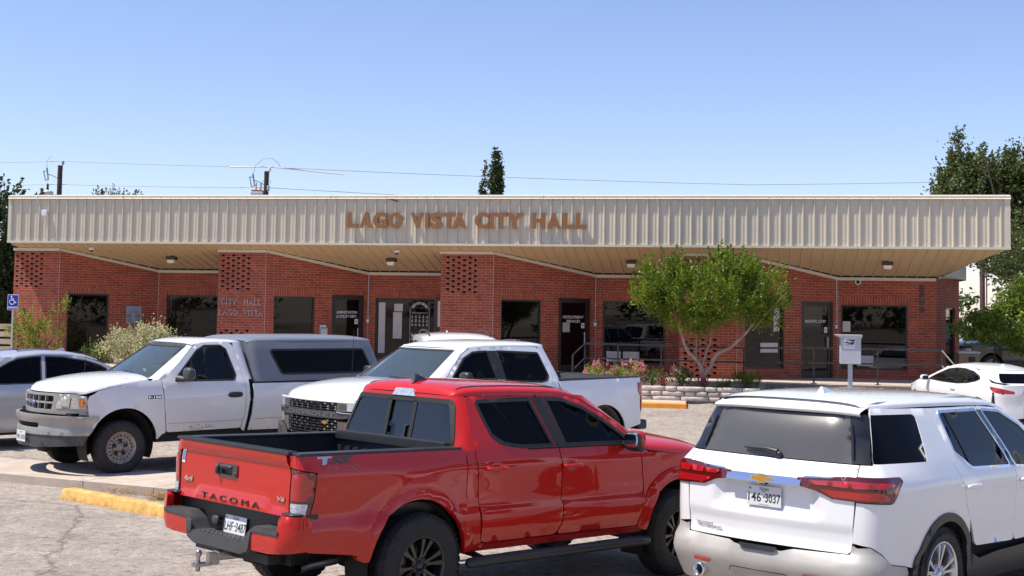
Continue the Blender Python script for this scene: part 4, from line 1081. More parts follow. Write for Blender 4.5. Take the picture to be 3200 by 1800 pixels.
# ---------------------------------------------------------------- red pickup
def red_pickup():
    T = place('red_pickup_truck', -1.31, 10.89, 0, .781, -.03, 'glossy red four door pickup with black wheels parked in the foreground', 'pickup truck', 'vehicles in the parking lot')
    RED = paint('red_paint', (.50, .012, .006), rough=.4, dust=0, spec=.1)
    BK, RB, GP = M['blackplastic'], M['rubber'], M['greyplastic']
    wt = [(.40, .84), (.50, .885), (.56, .902), (.68, .912), (.775, .908), (.815, .892), (.95, .884), (1.08, .888), (1.155, .890), (1.19, .876), (1.26, .852), (1.30, .838), (1.50, .748), (1.70, .655), (1.80, .60)]
    W_ = lambda z: smooth(wt, z)
    SH = Shell(-1.17, 4.12, W_, .085, .38)
    bedw = lambda z: W_(min(z, 1.19)) - max(0, z - 1.19) * .25
    BED = Shell(-1.17, 4.12, bedw, .085, .38)
    def cw(x, y, z):
        k = ss(1.7, 2.7, x); return (x + k * (.05 - .11 * (y / .75) ** 2), y, z)
    CAB = Shell(lambda z: .44 + .20 * (z - 1.27), lambda z: 3.0 - (z - 1.22) * 1.74, W_, .12, .12, 1.45, cw)
    # bed sides
    for sd in (1, -1):
        lamp = [(BED.yr(.765, 1), .85), (BED.yr(.765, 1), 1.195), (BED.sx(-1.03, 1), 1.16), (BED.sx(-1.045, 1), .97), (BED.sx(-1.085, 1), .85)]
        lamp = round_poly(lamp, [.015, .02, .03, .02, .015])
        fl = lambda a, b, c=BED.sx(-.05, 1): .022 * math.exp(-((math.hypot((abs(a) - c), b - .43) - .56) / .12) ** 2)
        o = [(BED.sx(-1.085, 1), .60), (BED.sx(-.54, 1), .535)] + [(BED.sx(x, 1), z) for x, z in arc(-.05, .43, .49, .495, 168, 10)] + [(BED.sx(.465, 1), .515), (BED.sx(.465, 1), 1.285), (BED.yr(.765, 1), 1.285), (BED.yr(.765, 1), 1.203), (BED.sx(-1.022, 1), 1.168), (BED.sx(-1.037, 1), .97), (BED.sx(-1.078, 1), .845)]
        mb = MB(); panel(mb, BED, [(sd * a, b) for a, b in o], step=.05, fn=lambda a, b, f=fl: f(a, b), rim=.02); mb.build('bed_side', RED, T)
        # tail lamp
        mb = MB(); lm = [(sd * a, b) for a, b in lamp]; panel(mb, BED, lm, off=-.002, step=.03, rim=.03)
        tl = mb.build('tail_light', M['lens_dark_red'], T)
        mb = MB(); q = [(BED.yr(.775, 1), .965), (BED.yr(.775, 1), 1.15), (BED.sx(-1.12, 1), 1.165), (BED.sx(-1.10, 1), 1.12), (BED.sx(-1.055, 1), 1.115), (BED.sx(-1.06, 1), 1.01), (BED.sx(-1.10, 1), .985), (BED.sx(-1.105, 1), .965)]
        panel(mb, BED, [(sd * a, b) for a, b in round_poly(q, .02)], off=.002, step=.03, rim=.004); mb.build('red_lens', M['lens_red'], tl)
        mb = MB(); q = [(BED.yr(.775, 1), .865), (BED.yr(.775, 1), .945), (BED.sx(-1.095, 1), .945), (BED.sx(-1.115, 1), .865)]
        panel(mb, BED, [(sd * a, b) for a, b in round_poly(q, .01)], off=.002, step=.03, rim=.004); mb.build('reversing_lens', M['lens_clear'], tl)
        # flares
        for cx, nm in ((-.05, 0), (3.215, 1)):
            sh_ = BED if not nm else SH
            oo = arc(cx, .43, .60, .605, 172, 6) ; ii = arc(cx, .43, .49, .495, 6, 172)
            pts = [(sh_.sx(x, .8), z) for x, z in oo + [(cx + .49, .50)] + ii + [(cx - .53, .50)]]
            mb = MB(); panel(mb, sh_, [(sd * a, b) for a, b in pts], step=.045, rim=.045, fn=lambda a, b, c=sh_.sx(cx, .8): .012 + .026 * ss(.60, .53, math.hypot(abs(a) - c, b - .43)))
            mb.build('fender_flare', RED, T)
        # cab corner behind the door, rocker
        o = [(.475, .515), (.475, 1.27), (.575, 1.27), (.573, 1.23), (.602, .84), (.625, .56), (.66, .515)]
        mb = MB(); panel(mb, SH, SH.side(o, sd), step=.05, rim=.01); mb.build('cab_corner', RED, T)
        o = [(.49, .455), (.49, .508), (.70, .518), (2.60, .518), (2.735, .50), (2.735, .455)]
        mb = MB(); panel(mb, SH, SH.side(o, sd), step=.05, off=-.012, rim=.03); mb.build('rocker_panel', RED, T)
        # doors
        d1 = round_poly([(.69, .53), (.638, .545), (.612, .84), (.583, 1.23), (.592, 1.5), (.612, 1.70), (1.445, 1.725), (1.575, 1.27), (1.592, 1.06), (1.588, .78), (1.575, .62), (1.52, .535)], [.02, .03, 0, 0, 0, .04, .01, 0, 0, .1, 0, .08])
        w1 = round_poly([(.705, 1.67), (1.375, 1.688), (1.535, 1.275), (1.13, 1.275), (.92, 1.305), (.80, 1.375), (.745, 1.52)], [.045, .02, .02, .1, .1, .06, 0])
        d2 = round_poly([(1.535, .535), (1.592, .62), (1.600, .78), (1.604, 1.06), (1.587, 1.27), (1.457, 1.725), (1.76, 1.722), (2.03, 1.66), (2.30, 1.53), (2.50, 1.415), (2.655, 1.27), (2.665, 1.12), (2.705, .91), (2.705, .70), (2.68, .57), (2.62, .53)], [.03, 0, 0, 0, 0, .01, 0, 0, 0, 0, .05, 0, 0, 0, .05, .03])
        w2 = round_poly([(1.665, 1.275), (1.555, 1.688), (1.78, 1.682), (2.02, 1.612), (2.26, 1.497), (2.45, 1.378), (2.57, 1.275)], [.02, .02, .1, 0, 0, 0, .03])
        for k, (d, w_, hx, hz) in enumerate(((d1, w1, .79, 1.125), (d2, w2, 1.71, 1.115))):
            S = lambda p: SH.side(p, sd)
            def df(a, b, k=k):
                return .012 * ss(.815, .79, b) * ss(.55, .70, b) - .007 * math.exp(-((b - .84) / .03) ** 2)
            mb = MB(); panel(mb, SH, S(d), [S(w_)], step=.05, rim=.018, fn=df); dr = mb.build('door', RED, T)
            # black surround and glass
            wi = grow(w_, -.028); mb = MB(); panel(mb, SH, S(grow(w_, .004)), [S(wi)], step=.05, off=.003, rim=.02); mb.build('window_seal', RB, dr)
            mb = MB(); panel(mb, SH, S(grow(w_, -.02)), step=.08, off=-.012, rim=0); mb.build('window_glass', M['tint'], dr)
            # handle
            mb = MB(); c = SH.at(sd * SH.sx(hx, hz), hz, .0); n = (SH.at(sd * SH.sx(hx, hz), hz, .01) - c).normalized()
            mb.sq(c + n * .036, (.235, .03, .034), 3, 8); mb.sq(c + Vector((-.1, 0, 0)) + n * .014, (.04, .05, .034), 3, 6); mb.sq(c + Vector((.1, 0, 0)) + n * .014, (.04, .05, .034), 3, 6); mb.build('handle', RED, dr)
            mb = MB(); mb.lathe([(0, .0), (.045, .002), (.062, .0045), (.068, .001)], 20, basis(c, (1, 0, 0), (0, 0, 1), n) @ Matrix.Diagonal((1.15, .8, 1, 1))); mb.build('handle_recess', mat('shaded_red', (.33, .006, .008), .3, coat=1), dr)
        # black pillar between the doors
        pl = [(1.395, 1.69), (1.54, 1.69), (1.655, 1.275), (1.55, 1.275)]
        mb = MB(); panel(mb, SH, SH.side(pl, sd), step=.05, off=.004, rim=0); mb.build('door_pillar', RB, T)
        mb = MB(); tub(mb, [(sd * SH.sx(1.45, 1.5), 1.725), (sd * SH.sx(1.582, 1.27), 1.27)], SH, .004, .004); tub(mb, [(sd * SH.sx(.8 + i * .2, 1.27), 1.268 if i > 1 else 1.29) for i in range(2, 10)], SH, .004, .008); mb.build('door_seam', M['gap'], T)
        # front fender
        o = [(2.715, .54), (2.76, .51)] + arc(3.215, .43, .49, .495, 170, 8) + [(3.80, .50), (4.05, .55), (4.12, .62)]
        o = SH.side(o[:-1], sd) + [(sd * SH.yf(.6, .6), .6), (sd * SH.yf(.6, 1), .98)] + SH.side([(4.0, 1.04), (3.8, 1.10), (3.5, 1.14), (3.1, 1.17), (2.78, 1.19), (2.68, 1.262), (2.668, 1.255), (2.68, 1.12), (2.718, .91), (2.718, .70), (2.695, .57)], sd)
        mb = MB(); panel(mb, SH, o, step=.05, rim=.015); mb.build('front_fender', RED, T)
        # mirror
        e = MB(); e.sq((2.42, sd * 1.02, 1.325), (.11, .20, .17), 3.2, 12); m_ = e.build('wing_mirror', RED, T)
        e = MB(); e.sq((2.382, sd * 1.02, 1.318), (.08, .19, .16), 3.4, 10); e.sq((2.42, sd * 1.02, 1.25), (.11, .19, .06), 3, 8); e.tube([(2.48, sd * .83, 1.27), (2.43, sd * .95, 1.265)], [.035, .03], 8); e.build('mirror_shell', BK, m_)
        e = MB(); e.sq((2.348, sd * 1.02, 1.32), (.012, .16, .125), 3.4, 8); e.build('mirror_glass', M['mirror'], m_)
        # side step
        mb = MB(); mb.tube([(.40, sd * .99, .395), (.43, sd * .99, .40), (.6, sd * .99, .405), (2.55, sd * .99, .405), (2.66, sd * .99, .40), (2.69, sd * .99, .395)], [.02, .042, .044, .044, .042, .02], 12)
        for x in (.62, 1.6, 2.5): mb.tube([(x, sd * .97, .41), (x, sd * .80, .44), (x, sd * .6, .45)], .028, 8)
        for x in (1.0, 2.15): mb.sq((x, sd * .99, .443), (.42, .06, .012), 4, 6)
        mb.build('side_step', BK, T)
    # rear cab panel with glass
    gl = round_poly([(.735, 1.29), (.615, 1.66), (-.615, 1.66), (-.735, 1.29)], .07, 6)
    zz = [(.60, 1.27), (.60, 1.50), (.618, 1.70)]
    L_ = [(CAB.sx(x, z), z) for x, z in zz]; Rr_ = [(-a, b) for a, b in reversed(L_)]
    mb = MB(); panel(mb, CAB, Rr_ + L_[0:0] + [(a, b) for a, b in L_[:0]] + [] if False else ([( -a, b) for a, b in L_] + [(a, b) for a, b in reversed(L_)]), [CAB.rear(gl)], step=.045, rim=.012)
    cr = mb.build('cab_rear', RED, T)
    mb = MB(); panel(mb, CAB, CAB.rear(grow(gl, .012)), [CAB.rear(round_poly([(.705, 1.315), (.59, 1.63), (-.59, 1.63), (-.705, 1.315)], .05, 6))], step=.06, off=.006, rim=.01)
    for y in (.165, -.165): mb.box((.42, y - .02, 1.295), (.46, y + .02, 1.30))
    mb.build('rear_window_seal', RB, cr)
    RG = Shell(CAB.xr, CAB.xf, CAB.w, .12, .16, 1.45)
    def pane(y0, y1, off):
        mb = MB(); z0, z1 = 1.30, 1.645
        k = lambda y, z: y * (1 if abs(y) < .3 else 1 - .16 * (z - 1.29) / .37)
        panel(mb, CAB, CAB.rear([(k(y0, z0), z0), (k(y1, z0), z0), (k(y1, z1), z1), (k(y0, z1), z1)]), step=.1, off=off, rim=0); return mb
    M['rear_tint'] = glass('rear_window_glass', (.05, .05, .055), .55, .006, base=(.012, .013, .015), ior=1.75)
    for y0, y1, off in ((.185, .72, 0), (-.15, .15, -.015), (-.72, -.185, 0)):
        pane(y0, y1, off).build('rear_window', M['rear_tint'], cr)
    mb = MB()
    for y in (.165, -.165):
        panel(mb, CAB, CAB.rear([(y - .022, 1.30), (y + .022, 1.30), (y + .022, 1.645), (y - .022, 1.645)]), step=.1, off=.006, rim=.01)
    panel(mb, CAB, CAB.rear([(-.145, 1.305), (.145, 1.305), (.145, 1.33), (-.145, 1.33)]), step=.1, off=-.004, rim=.01)
    mb.build('sliding_window_frame', RB, cr)
    # third brake light on the rear roof edge
    mb = MB(); panel(mb, CAB, CAB.rear([(-.15, 1.672), (.15, 1.672), (.115, 1.735), (-.115, 1.735)]), step=.03, off=.014, rim=.016); mb.build('third_brake_light', M['lens_clear'], T)
    # roof
    st = [(.532, .585, 1.695, .012, -.01), (.545, .60, 1.698, .045, -.01), (.575, .625, 1.70, .072, 0), (.64, .643, 1.704, .092, 0), (.80, .652, 1.708, .102, 0), (1.2, .655, 1.710, .106, 0), (1.6, .652, 1.707, .104, 0), (1.80, .652, 1.70, .096, .03), (1.95, .655, 1.682, .078, .07), (2.06, .66, 1.652, .058, .09), (2.13, .665, 1.63, .036, .09)]
    mb = MB(); loft(mb, st, 28, n=3.0)
    RF = lambda x, y: interp([(s[0], s[2] + s[3] * (max(0, 1 - abs(y / s[1]) ** 3.0)) ** (1 / 3.0)) for s in st], x)
    rf = mb.build('roof', RED, T)
    for y in (.565, -.565):
        mb = MB(); mb.tube([(.56, y * .97, 1.725), (.60, y, RF(.60, y) - .004)] + [(.64 + i * .14, y, RF(.64 + i * .14, y) - .003) for i in range(10)], .011, 6); mb.build('roof_strip', RB, T)
    for y in (.22, -.22):
        mb = MB(); mb.tube([(.9, y, RF(.9, y) - .008), (1.0, y, RF(1, y) - .005), (1.9, y, RF(1.9, y) - .006)], [.004, .011, .004], 8); mb.build('roof_rib', RED, rf)
    mb = MB(); z = RF(.72, 0) - .004; mb.mesh([(.60, .028, z), (.60, -.028, z), (.80, .0, z), (.63, .006, z + .062), (.63, -.006, z + .062), (.685, 0, z + .05), (.585, 0, z)], [(0, 6, 3), (6, 1, 4), (6, 4, 3), (0, 3, 5, 2), (1, 2, 5, 4), (3, 4, 5)]); mb.build('antenna_fin', M['gloss_black'], T)
    # windscreen frame
    e_ = [(2.665, 1.262), (2.51, 1.42), (2.305, 1.542), (2.035, 1.668), (1.80, 1.715)]
    L_ = CAB.side(e_, 1); top = [(CAB.yf(.5, 1.70), 1.702)]; cx = 2 * CAB.T
    outl = [(CAB.yf(.78, 1.2), 1.215)] + L_ + [(CAB.yf(.45, 1.7), 1.70)] + [(CAB.yf(-.45, 1.7), 1.70)] + [(cx - a, b) for a, b in reversed(L_)] + [(cx - CAB.yf(.78, 1.2), 1.215)]
    ws = [(CAB.yf(y, z), z) for y, z in ((.70, 1.25), (.58, 1.665), (-.58, 1.665), (-.70, 1.25))]
    mb = MB(); panel(mb, CAB, outl, [ws], step=.06, rim=.01); fr = mb.build('windscreen_frame', RED, T)
    mb = MB(); panel(mb, CAB, ws, step=.1, off=-.006, rim=0); mb.build('windscreen', M['screen'], fr)
    # hood
    st = [(2.72, .85, 1.235, .10, .22), (2.80, .868, 1.20, .15, .16), (3.0, .875, 1.178, .165, .12), (3.3, .88, 1.155, .165, .10), (3.55, .88, 1.135, .15, .08), (3.8, .855, 1.10, .13, .06), (3.98, .79, 1.05, .115, .05), (4.09, .68, 1.0, .09, .03), (4.13, .55, .96, .03, .02)]
    mb = MB(); loft(mb, st, 28, n=2.5); mb.build('hood', RED, T)
    mb = MB(); panel(mb, SH, [(SH.yf(y, z), z) for y, z in ((.62, .45), (.62, .98), (-.62, .98), (-.62, .45))], step=.1, rim=.02); mb.build('grille', BK, T)
    # tailgate
    def zl(y): return .855 + .07 * ss(.57, .45, abs(y))
    def tf(a, b):
        y = a if abs(a) < .8 else .8
        return .022 * ss(1.215, 1.235, b) - .004 + .016 * ss(zl(y) + .012, zl(y) - .006, b)
    out = round_poly([(-.748, .845), (.748, .845), (.748, 1.288), (-.748, 1.288)], .02)
    hb = round_poly([(-.07, 1.052), (.205, 1.052), (.205, 1.152), (-.07, 1.152)], .015)
    mb = MB(); panel(mb, BED, out, [BED.rear(hb)], step=.035, rim=.03, fn=tf); tg = mb.build('tailgate', RED, T)
    mb = MB(); mb.box((-1.195, -.75, 1.286), (-1.10, .75, 1.312), bev=.008)
    for k in range(4): mb.box((-1.185 + k * .02, -.74, 1.310), (-1.177 + k * .02, .74, 1.315))
    mb.build('tailgate_cap', BK, tg)
    mb = MB(); panel(mb, BED, BED.rear(hb), [BED.rear(round_poly([(-.005, 1.068), (.15, 1.068), (.15, 1.128), (-.005, 1.128)], .012))], step=.04, off=.006, rim=.03)
    mb.box((-1.15, -.0, 1.06), (-1.145, .15, 1.13)); mb.sq((-1.182, .075, 1.128), (.03, .16, .032), 3, 8); mb.sq((-1.19, .185, 1.10), (.04, .035, .07), 2.6, 8)
    mb.lathe([(.012, .0), (.012, .006), (0, .006)], 12, basis((-1.177, -.045, 1.08), (0, -1, 0), (0, 0, 1), (-1, 0, 0)))
    h = mb.build('tailgate_handle', GP, tg)
    mb = MB(); text_on(mb, BED, "TOYOTA", .075, 1.128, .018, .10, off=.029, bold=.01); mb.build('handle_lettering', M['blackplastic'], tg)
    mb = MB(); text_on(mb, BED, "TACOMA", 0, .885, .045, .80, off=.014, bold=.0, spacing=1.5, thick=.004); mb.build('tailgate_lettering', M['black'], tg)
    mb = MB(); text_on(mb, BED, "4x4", .622, .99, .045, .125, off=.002, bold=.03, shear=.25, thick=.004); text_on(mb, BED, "V6", -.655, .965, .036, .095, off=.002, bold=.03, shear=.2, thick=.004); mb.build('chrome_badges', M['chrome'], tg)
    mb = MB(); panel(mb, BED, [(.69, 1.105), (.752 - .02, 1.105), (.732, 1.215), (.69, 1.215)], step=.05, off=.001, rim=0); mb.build('sticker', M['text_white'], tg)
    mb = MB(); panel(mb, BED, [(.696, 1.125), (.726, 1.125), (.726, 1.20), (.696, 1.20)], step=.05, off=.003, rim=0); mb.build('sticker_print', mat('blue_print', (.15, .3, .5), .5, var=.6, vscale=25), tg)
    # decals on both bed sides
    for sd in (1, -1):
        D = MB(); xs = -.815
        c = sd * BED.sx(-.955, 1.25)
        t_ = [(-.06, .028), (.075, .028), (.068, .014), (.035, .014), (.022, -.026), (.008, -.032), (-.018, -.032), (-.012, .012), (-.055, .012)]
        q = [(c - k[0], 1.252 + k[1]) if sd == 1 else (c - k[0], 1.252 + k[1]) for k in t_]
        D2 = MB(); panel(D2, BED, q, step=.05, off=.0025, rim=0); D2.build('decal', mat('lavender_decal', (.45, .47, .62), .4), T)
        text_on(D, BED, "SS", sd * BED.sx(-.80, 1.25), 1.252, .055, .235, off=.002, bold=.045, shear=.5)
        D.build('decal', mat('grey_decal', (.06, .065, .075), .5), T)
        D = MB(); text_on(D, BED, "OFF-ROAD", sd * BED.sx(-.78, 1.2), 1.195, .033, .295, off=.002, bold=.02, shear=.15); text_on(D, BED, "OFF-ROAD", sd * BED.sx(-.78, 1.2), 1.195, .029, .288, off=.0028, bold=-.008, shear=.15, mi=1); D.build('decal', [mat('pale_outline_decal', (.35, .3, .33), .5), RED], T)
    # bumper
    BP = Shell(-1.265, 3, lambda z: .925 - .04 * ss(.7, .5, z), .17, .3, .7)
    for sd in (1, -1):
        o = [(BP.sx(-1.085, .7), .615), (BP.sx(-1.085, .7), .855), (BP.yr(.80, .8), .862), (BP.yr(.775, .8), .845), (BP.yr(.765, .7), .735), (BP.yr(.45, .7), .71), (BP.yr(.40, .7), .575), (BP.yr(.66, .6), .575)]
        mb = MB(); panel(mb, BP, [(sd * a, b) for a, b in round_poly(o, [.02, .04, .04, .03, .03, .03, .04, .1])], step=.04, rim=.06, fn=lambda a, b: .012 * math.sin(max(0, min(1, (b - .57) / .29)) * math.pi)); mb.build('bumper_end', RED, T)
        mb = MB(); mb.sq((-1.16, sd * .80, .868), (.14, .17, .02), 4, 6); mb.box((-1.10, sd * .84 - .05, .83), (-1.0, sd * .84 + .03, .87)); mb.build('bumper_gap_filler', BK, T)
    yz = [(.79, .752), (.49, .758), (.40, .70), (.345, .625), (-.345, .625), (-.40, .70), (-.49, .758), (-.79, .752), (-.79, .712), (-.46, .705), (-.425, .56), (-.33, .525), (.33, .525), (.425, .56), (.46, .705), (.79, .712)]
    mb = MB(); m_ = Matrix(((0, 0, 1, -1.285), (1, 0, 0, 0), (0, 1, 0, 0), (0, 0, 0, 1)))
    bm_ = bmesh.new(); vs0 = [bm_.verts.new(m_ @ Vector((a, b, 0))) for a, b in yz]; f0 = bm_.faces.new(vs0); ex = bmesh.ops.extrude_face_region(bm_, geom=[f0])
    for v in [g for g in ex['geom'] if isinstance(g, bmesh.types.BMVert)]: v.co.x += .17
    bmesh.ops.bevel(bm_, geom=bm_.edges[:], offset=.008, segments=2, affect='EDGES'); bmesh.ops.triangulate(bm_, faces=[f for f in bm_.faces if len(f.verts) > 4]); bm_.verts.index_update()
    mb.mesh([v.co.copy() for v in bm_.verts], [[v.index for v in f.verts] for f in bm_.faces]); bm_.free()
    for (y0, y1, z) in ((.52, .76, .756), (-.76, -.52, .756), (-.3, .3, .627)):      # tread pattern
        n = 10
        for k in range(n):
            for j in range(3): mb.sq((-1.265 + j * .045, y0 + (y1 - y0) * (k + .5) / n, z), (.03, (y1 - y0) / n * .6, .006), 3, 4)
    mb.sq((-1.288, .395, .655), (.012, .085, .10), 3.5, 8)
    bu = mb.build('bumper_step', GP, T)
    mb = MB(); mb.box((-1.12, -.45, .56), (-1.07, .45, .84)); mb.box((-1.13, -.78, .76), (-1.05, .78, .845)); mb.build('bumper_back', M['black'], T)
    mb = MB(); mb.sq((-1.15, .235, .70), (.03, .09, .075), 3, 8); mb.build('trailer_socket', GP, T)
    plate(T, basis((-1.135, -.02, .69), (0, -1, 0), (.12, 0, 1), (-1, 0, .12)), ('LHF', '3487'), frame='TOYOTA OF CEDAR PARK')
    # hitch
    mb = MB(); mb.box((-1.28, -.035, .44), (-1.0, .035, .51), bev=.005); mb.box((-1.35, -.025, .41), (-1.26, .025, .50), bev=.004); mb.box((-1.47, -.032, .405), (-1.33, .032, .43), bev=.004)
    mb.lathe([(.022, .43), (.014, .45), (.014, .475), (.024, .49), (.026, .505), (.018, .525), (0, .532)], 16, Matrix.Translation((-1.43, 0, 0))); mb.lathe([(0, .37), (.016, .37), (.018, .405)], 10, Matrix.Translation((-1.43, 0, 0)))
    mb.build('tow_hitch', M['steel'], T)
    mb = MB(); mb.box((-1.15, -.5, .46), (-1.0, .5, .53)); mb.build('bumper_bracket', M['black'], T)
    # bed
    mb = MB()
    x0, x1, yw, zf, zt = -1.09, .375, .745, .80, 1.285
    mb.face([(x0, -yw, zf), (x1, -yw, zf), (x1, yw, zf), (x0, yw, zf)])
    for sd in (1, -1): mb.face([(x0, sd * yw, zf), (x1, sd * yw, zf), (x1, sd * yw, zt), (x0, sd * yw, zt)])
    mb.face([(x1, -yw, zf), (x1, yw, zf), (x1, yw, zt), (x1, -yw, zt)]); mb.face([(x0, -yw, zf), (x0, yw, zf), (x0, yw, zt), (x0, -yw, zt)])
    for k in range(12): mb.box((x1 - .018, -.68 + k * .12, .84), (x1, -.62 + k * .12, 1.2))
    for k in range(9): mb.box((x0, -.62 + k * .15, zf), (x1, -.56 + k * .15, zf + .012))
    for sd in (1, -1): mb.sq((-.05, sd * .68, .88), (.75, .22, .22), 4, 8)
    mb.build('bed_liner', BK, T)
    for sd in (1, -1):
        mb = MB(); mb.box((-1.165, sd * .79 - .062, 1.282), (.44, sd * .79 + .062, 1.306), bev=.01); mb.box((-1.1, sd * .765 - .012, 1.20), (.37, sd * .745 + .008, 1.225)); mb.build('bed_rail_cap', BK, T)
    mb = MB(); mb.box((.345, -.73, 1.25), (.42, .73, 1.335), bev=.01); mb.build('bulkhead_rail', BK, T)
    mb = MB(); mb.tube([(.05, .735, 1.12), (.05, .70, 1.11), (.05, .70, 1.06), (.05, .735, 1.04)], .006, 6); mb.build('tie_down', M['galv'], T)
    # wheels and underside
    for x, nm in ((0, 0), (3.235, 1)):
        for sd in (1, -1): wheel(T, x, sd * .80, .405, .405, .27, .222, 'black', sd)
        well(T, x - .03, .43, .47, .58, .86)
    body_box(T, -1.0, 4.0, .58, .45, .80); body_box(T, .45, 2.7, .84, .47, .62)
    body_box(T, .55, 2.75, .80, .60, .95, name='cab_floor')
    body_box(T, 2.75, 3.9, .5, .6, 1.1, name='engine_block')
    mb = MB(); mb.tube([(-.62, -.62, .47), (-.9, -.66, .46), (-1.04, -.72, .455)], .035, 12, cap=False); mb.build('exhaust_pipe', M['steel'], T)
    mb = MB(); mb.tube([(0, -.7, .40), (0, .7, .40)], .04, 8); mb.sq((0, 0, .4), (.28, .3, .26), 2.4, 8); mb.tube([(3.235, -.7, .4), (3.235, .7, .4)], .035, 8); mb.build('axles', M['black'], T)
    seats(T, [(2.0, (.38, -.38), .85), (1.15, (.38, 0, -.38), .88)], M['seat_dark'], .68)
    mb = MB(); mb.sq((2.55, 0, 1.10), (.5, 1.5, .3), 3, 10); mb.build('dashboard', M['dash'], T)
    mb = MB(); m_ = basis((2.22, .38, 1.12), (0, 1, 0), (-.35, 0, .94)); mb.tube([m_ @ Vector((.19 * math.cos(a / 20 * 6.2832), .19 * math.sin(a / 20 * 6.2832), 0)) for a in range(21)], .014, 6); mb.build('steering_wheel', M['dash'], T)
red_pickup()
# ---------------------------------------------------------------- white crossover in the foreground
WHITE = paint('white_paint', (.80, .80, .80), rough=.35, dust=.12)
def bowtie(mb, m_, s=1):
    def pr(k, d, mi): mb.prism([(-.085 * k, -.014 * k), (-.03 * k, -.014 * k), (-.026 * k, -.032 * k), (.03 * k, -.032 * k), (.027 * k, -.014 * k), (.08 * k, -.014 * k), (.088 * k, .014 * k), (.03 * k, .014 * k), (.026 * k, .032 * k), (-.03 * k, .032 * k), (-.027 * k, .014 * k), (-.08 * k, .014 * k)], d, m_, mi)
    pr(s * 1.12, .006, 0); pr(s, .009, 1)
M['gold'] = mat('gold_emblem', (.62, .33, .05), .3, .5)
def white_suv():
    T = place('white_suv', 2.67, 10.81, .045, .804, -.022, 'white three row family SUV with wide red tail lights, parked right of the red pickup', 'SUV', 'vehicles in the parking lot')
    BK, RB = M['blackplastic'], M['rubber']
    SIL = mat('dusty_silver_bumper', (.42, .40, .37), .5, .2, var=.12, vscale=3)
    wt = [(.22, .90), (.40, .955), (.55, .972), (.80, .985), (1.02, .988), (1.12, .972), (1.18, .952), (1.25, .925), (1.60, .752), (1.66, .715), (1.75, .67)]
    W_ = lambda z: smooth(wt, z)
    xt = [(.22, -1.02), (.40, -1.09), (.57, -1.095), (.60, -1.06), (.80, -1.055), (1.0, -1.05), (1.10, -1.055), (1.16, -1.03), (1.20, -1.0), (1.245, -.945), (1.60, -.78), (1.70, -.70)]
    XR = lambda z: smooth(xt, z)
    def wp(x, y, z):
        k = ss(-.05, -1.05, x); kk = .05 + .07 * ss(1.1, 1.3, z)
        y2 = y * (1 - kk * k) if y > 0 else y
        if x < -.6: x += .07 * (y / .8) ** 2 * ss(-.6, -.95, x)
        if x > 2.9: y2 = y2 * (1 - .10 * ss(2.9, 4.1, x) ** 2)
        return (x, y2, z)
    SH = Shell(XR, 3.98, W_, lambda z: .17 - .08 * ss(1.1, 1.25, z), .45, 1.0, wp)
    CAB = Shell(XR, lambda z: 2.95 - (z - 1.0) * 2.15, W_, lambda z: .17 - .08 * ss(1.1, 1.25, z), .25, 1.4, wp)
    y = SH.yr
    # liftgate
    gate = round_poly([(.755, .60), (.775, 1.0), (.79, 1.16), (.80, 1.235), (-.80, 1.235), (-.79, 1.16), (-.775, 1.0), (-.755, .60)], [.04, 0, 0, 0, 0, 0, 0, .04])
    def gf(a, b):
        k = ss(.50, .40, abs(a) - (1.04 - b) * .18) * ss(.83, .86, b) * ss(1.07, 1.05, b)
        return -.035 * k - .012 * ss(.79, .74, b) * ss(.60, .64, b) * 1.0
    mb = MB(); panel(mb, SH, SH.rear(gate), step=.035, rim=.02, fn=gf); lg = mb.build('liftgate', WHITE, T)
    RG = glass('dusty_rear_glass', (.05, .05, .05), .12, .23, base=(.10, .095, .09), ior=1.7)
    gl = [(.74, 1.243), (.635, 1.60), (-.635, 1.60), (-.74, 1.243)]
    mb = MB(); panel(mb, CAB, CAB.rear(gl), step=.04, fn=lambda a, b: -.002 + .028 * math.sin(math.pi * (b - 1.243) / .357) * ss(.74, .5, abs(a)), rim=.0); mb.build('rear_window', RG, lg)
    mb = MB(); bd = [(.60, 1.555), (.575, 1.60), (-.575, 1.60), (-.60, 1.555)]; panel(mb, CAB, CAB.rear(round_poly(bd, .01)), step=.1, off=.001, rim=0); mb.build('spoiler_shadow_band', M['gloss_black'], lg)  # black strip standing in for the spoiler's shadow on the glass
    for sd in (1, -1):
        o = [(sd * CAB.yr(.735, 1.243), 1.243), (sd * CAB.sx(-.848, 1.243), 1.243), (sd * CAB.sx(-.69, 1.60), 1.60), (sd * CAB.yr(.63, 1.60), 1.60)]
        mb = MB(); panel(mb, CAB, o, step=.06, off=.001, rim=.0); mb.build('corner_glass', M['gloss_black'], lg)
        mb = MB(); mb.tube([CAB.at(sd * CAB.yr(.752 - (z - 1.27) * .30, z), z, .012) for z in (1.27, 1.35, 1.45, 1.52)], [.006, .012, .012, .006], 8); mb.build('window_fin', M['gloss_black'], lg)
    # spoiler
    mb = MB(); m_ = []
    for k in range(17):
        yy = -.655 + 1.31 * k / 16; b_ = .05 * (yy / .655) ** 2
        m_.append([Vector((-.80 + b_, yy, 1.596 - .012 * (yy / .655) ** 4)), Vector((-.825 + b_, yy, 1.612 - .012 * (yy / .655) ** 4)), Vector((-.815 + b_, yy, 1.632 - .015 * (yy / .655) ** 4)), Vector((-.66 + b_, yy * .985, 1.69 - .03 * (yy / .655) ** 4)), Vector((-.40, yy * .98, 1.715 - .05 * (yy / .655) ** 6))])
    vs = [q for r_ in m_ for q in r_]; mb.mesh(vs, [(i * 5 + j, i * 5 + j + 1, i * 5 + j + 6, i * 5 + j + 5) for i in range(16) for j in range(4)], 0, True); mb.build('roof_spoiler', WHITE, lg)
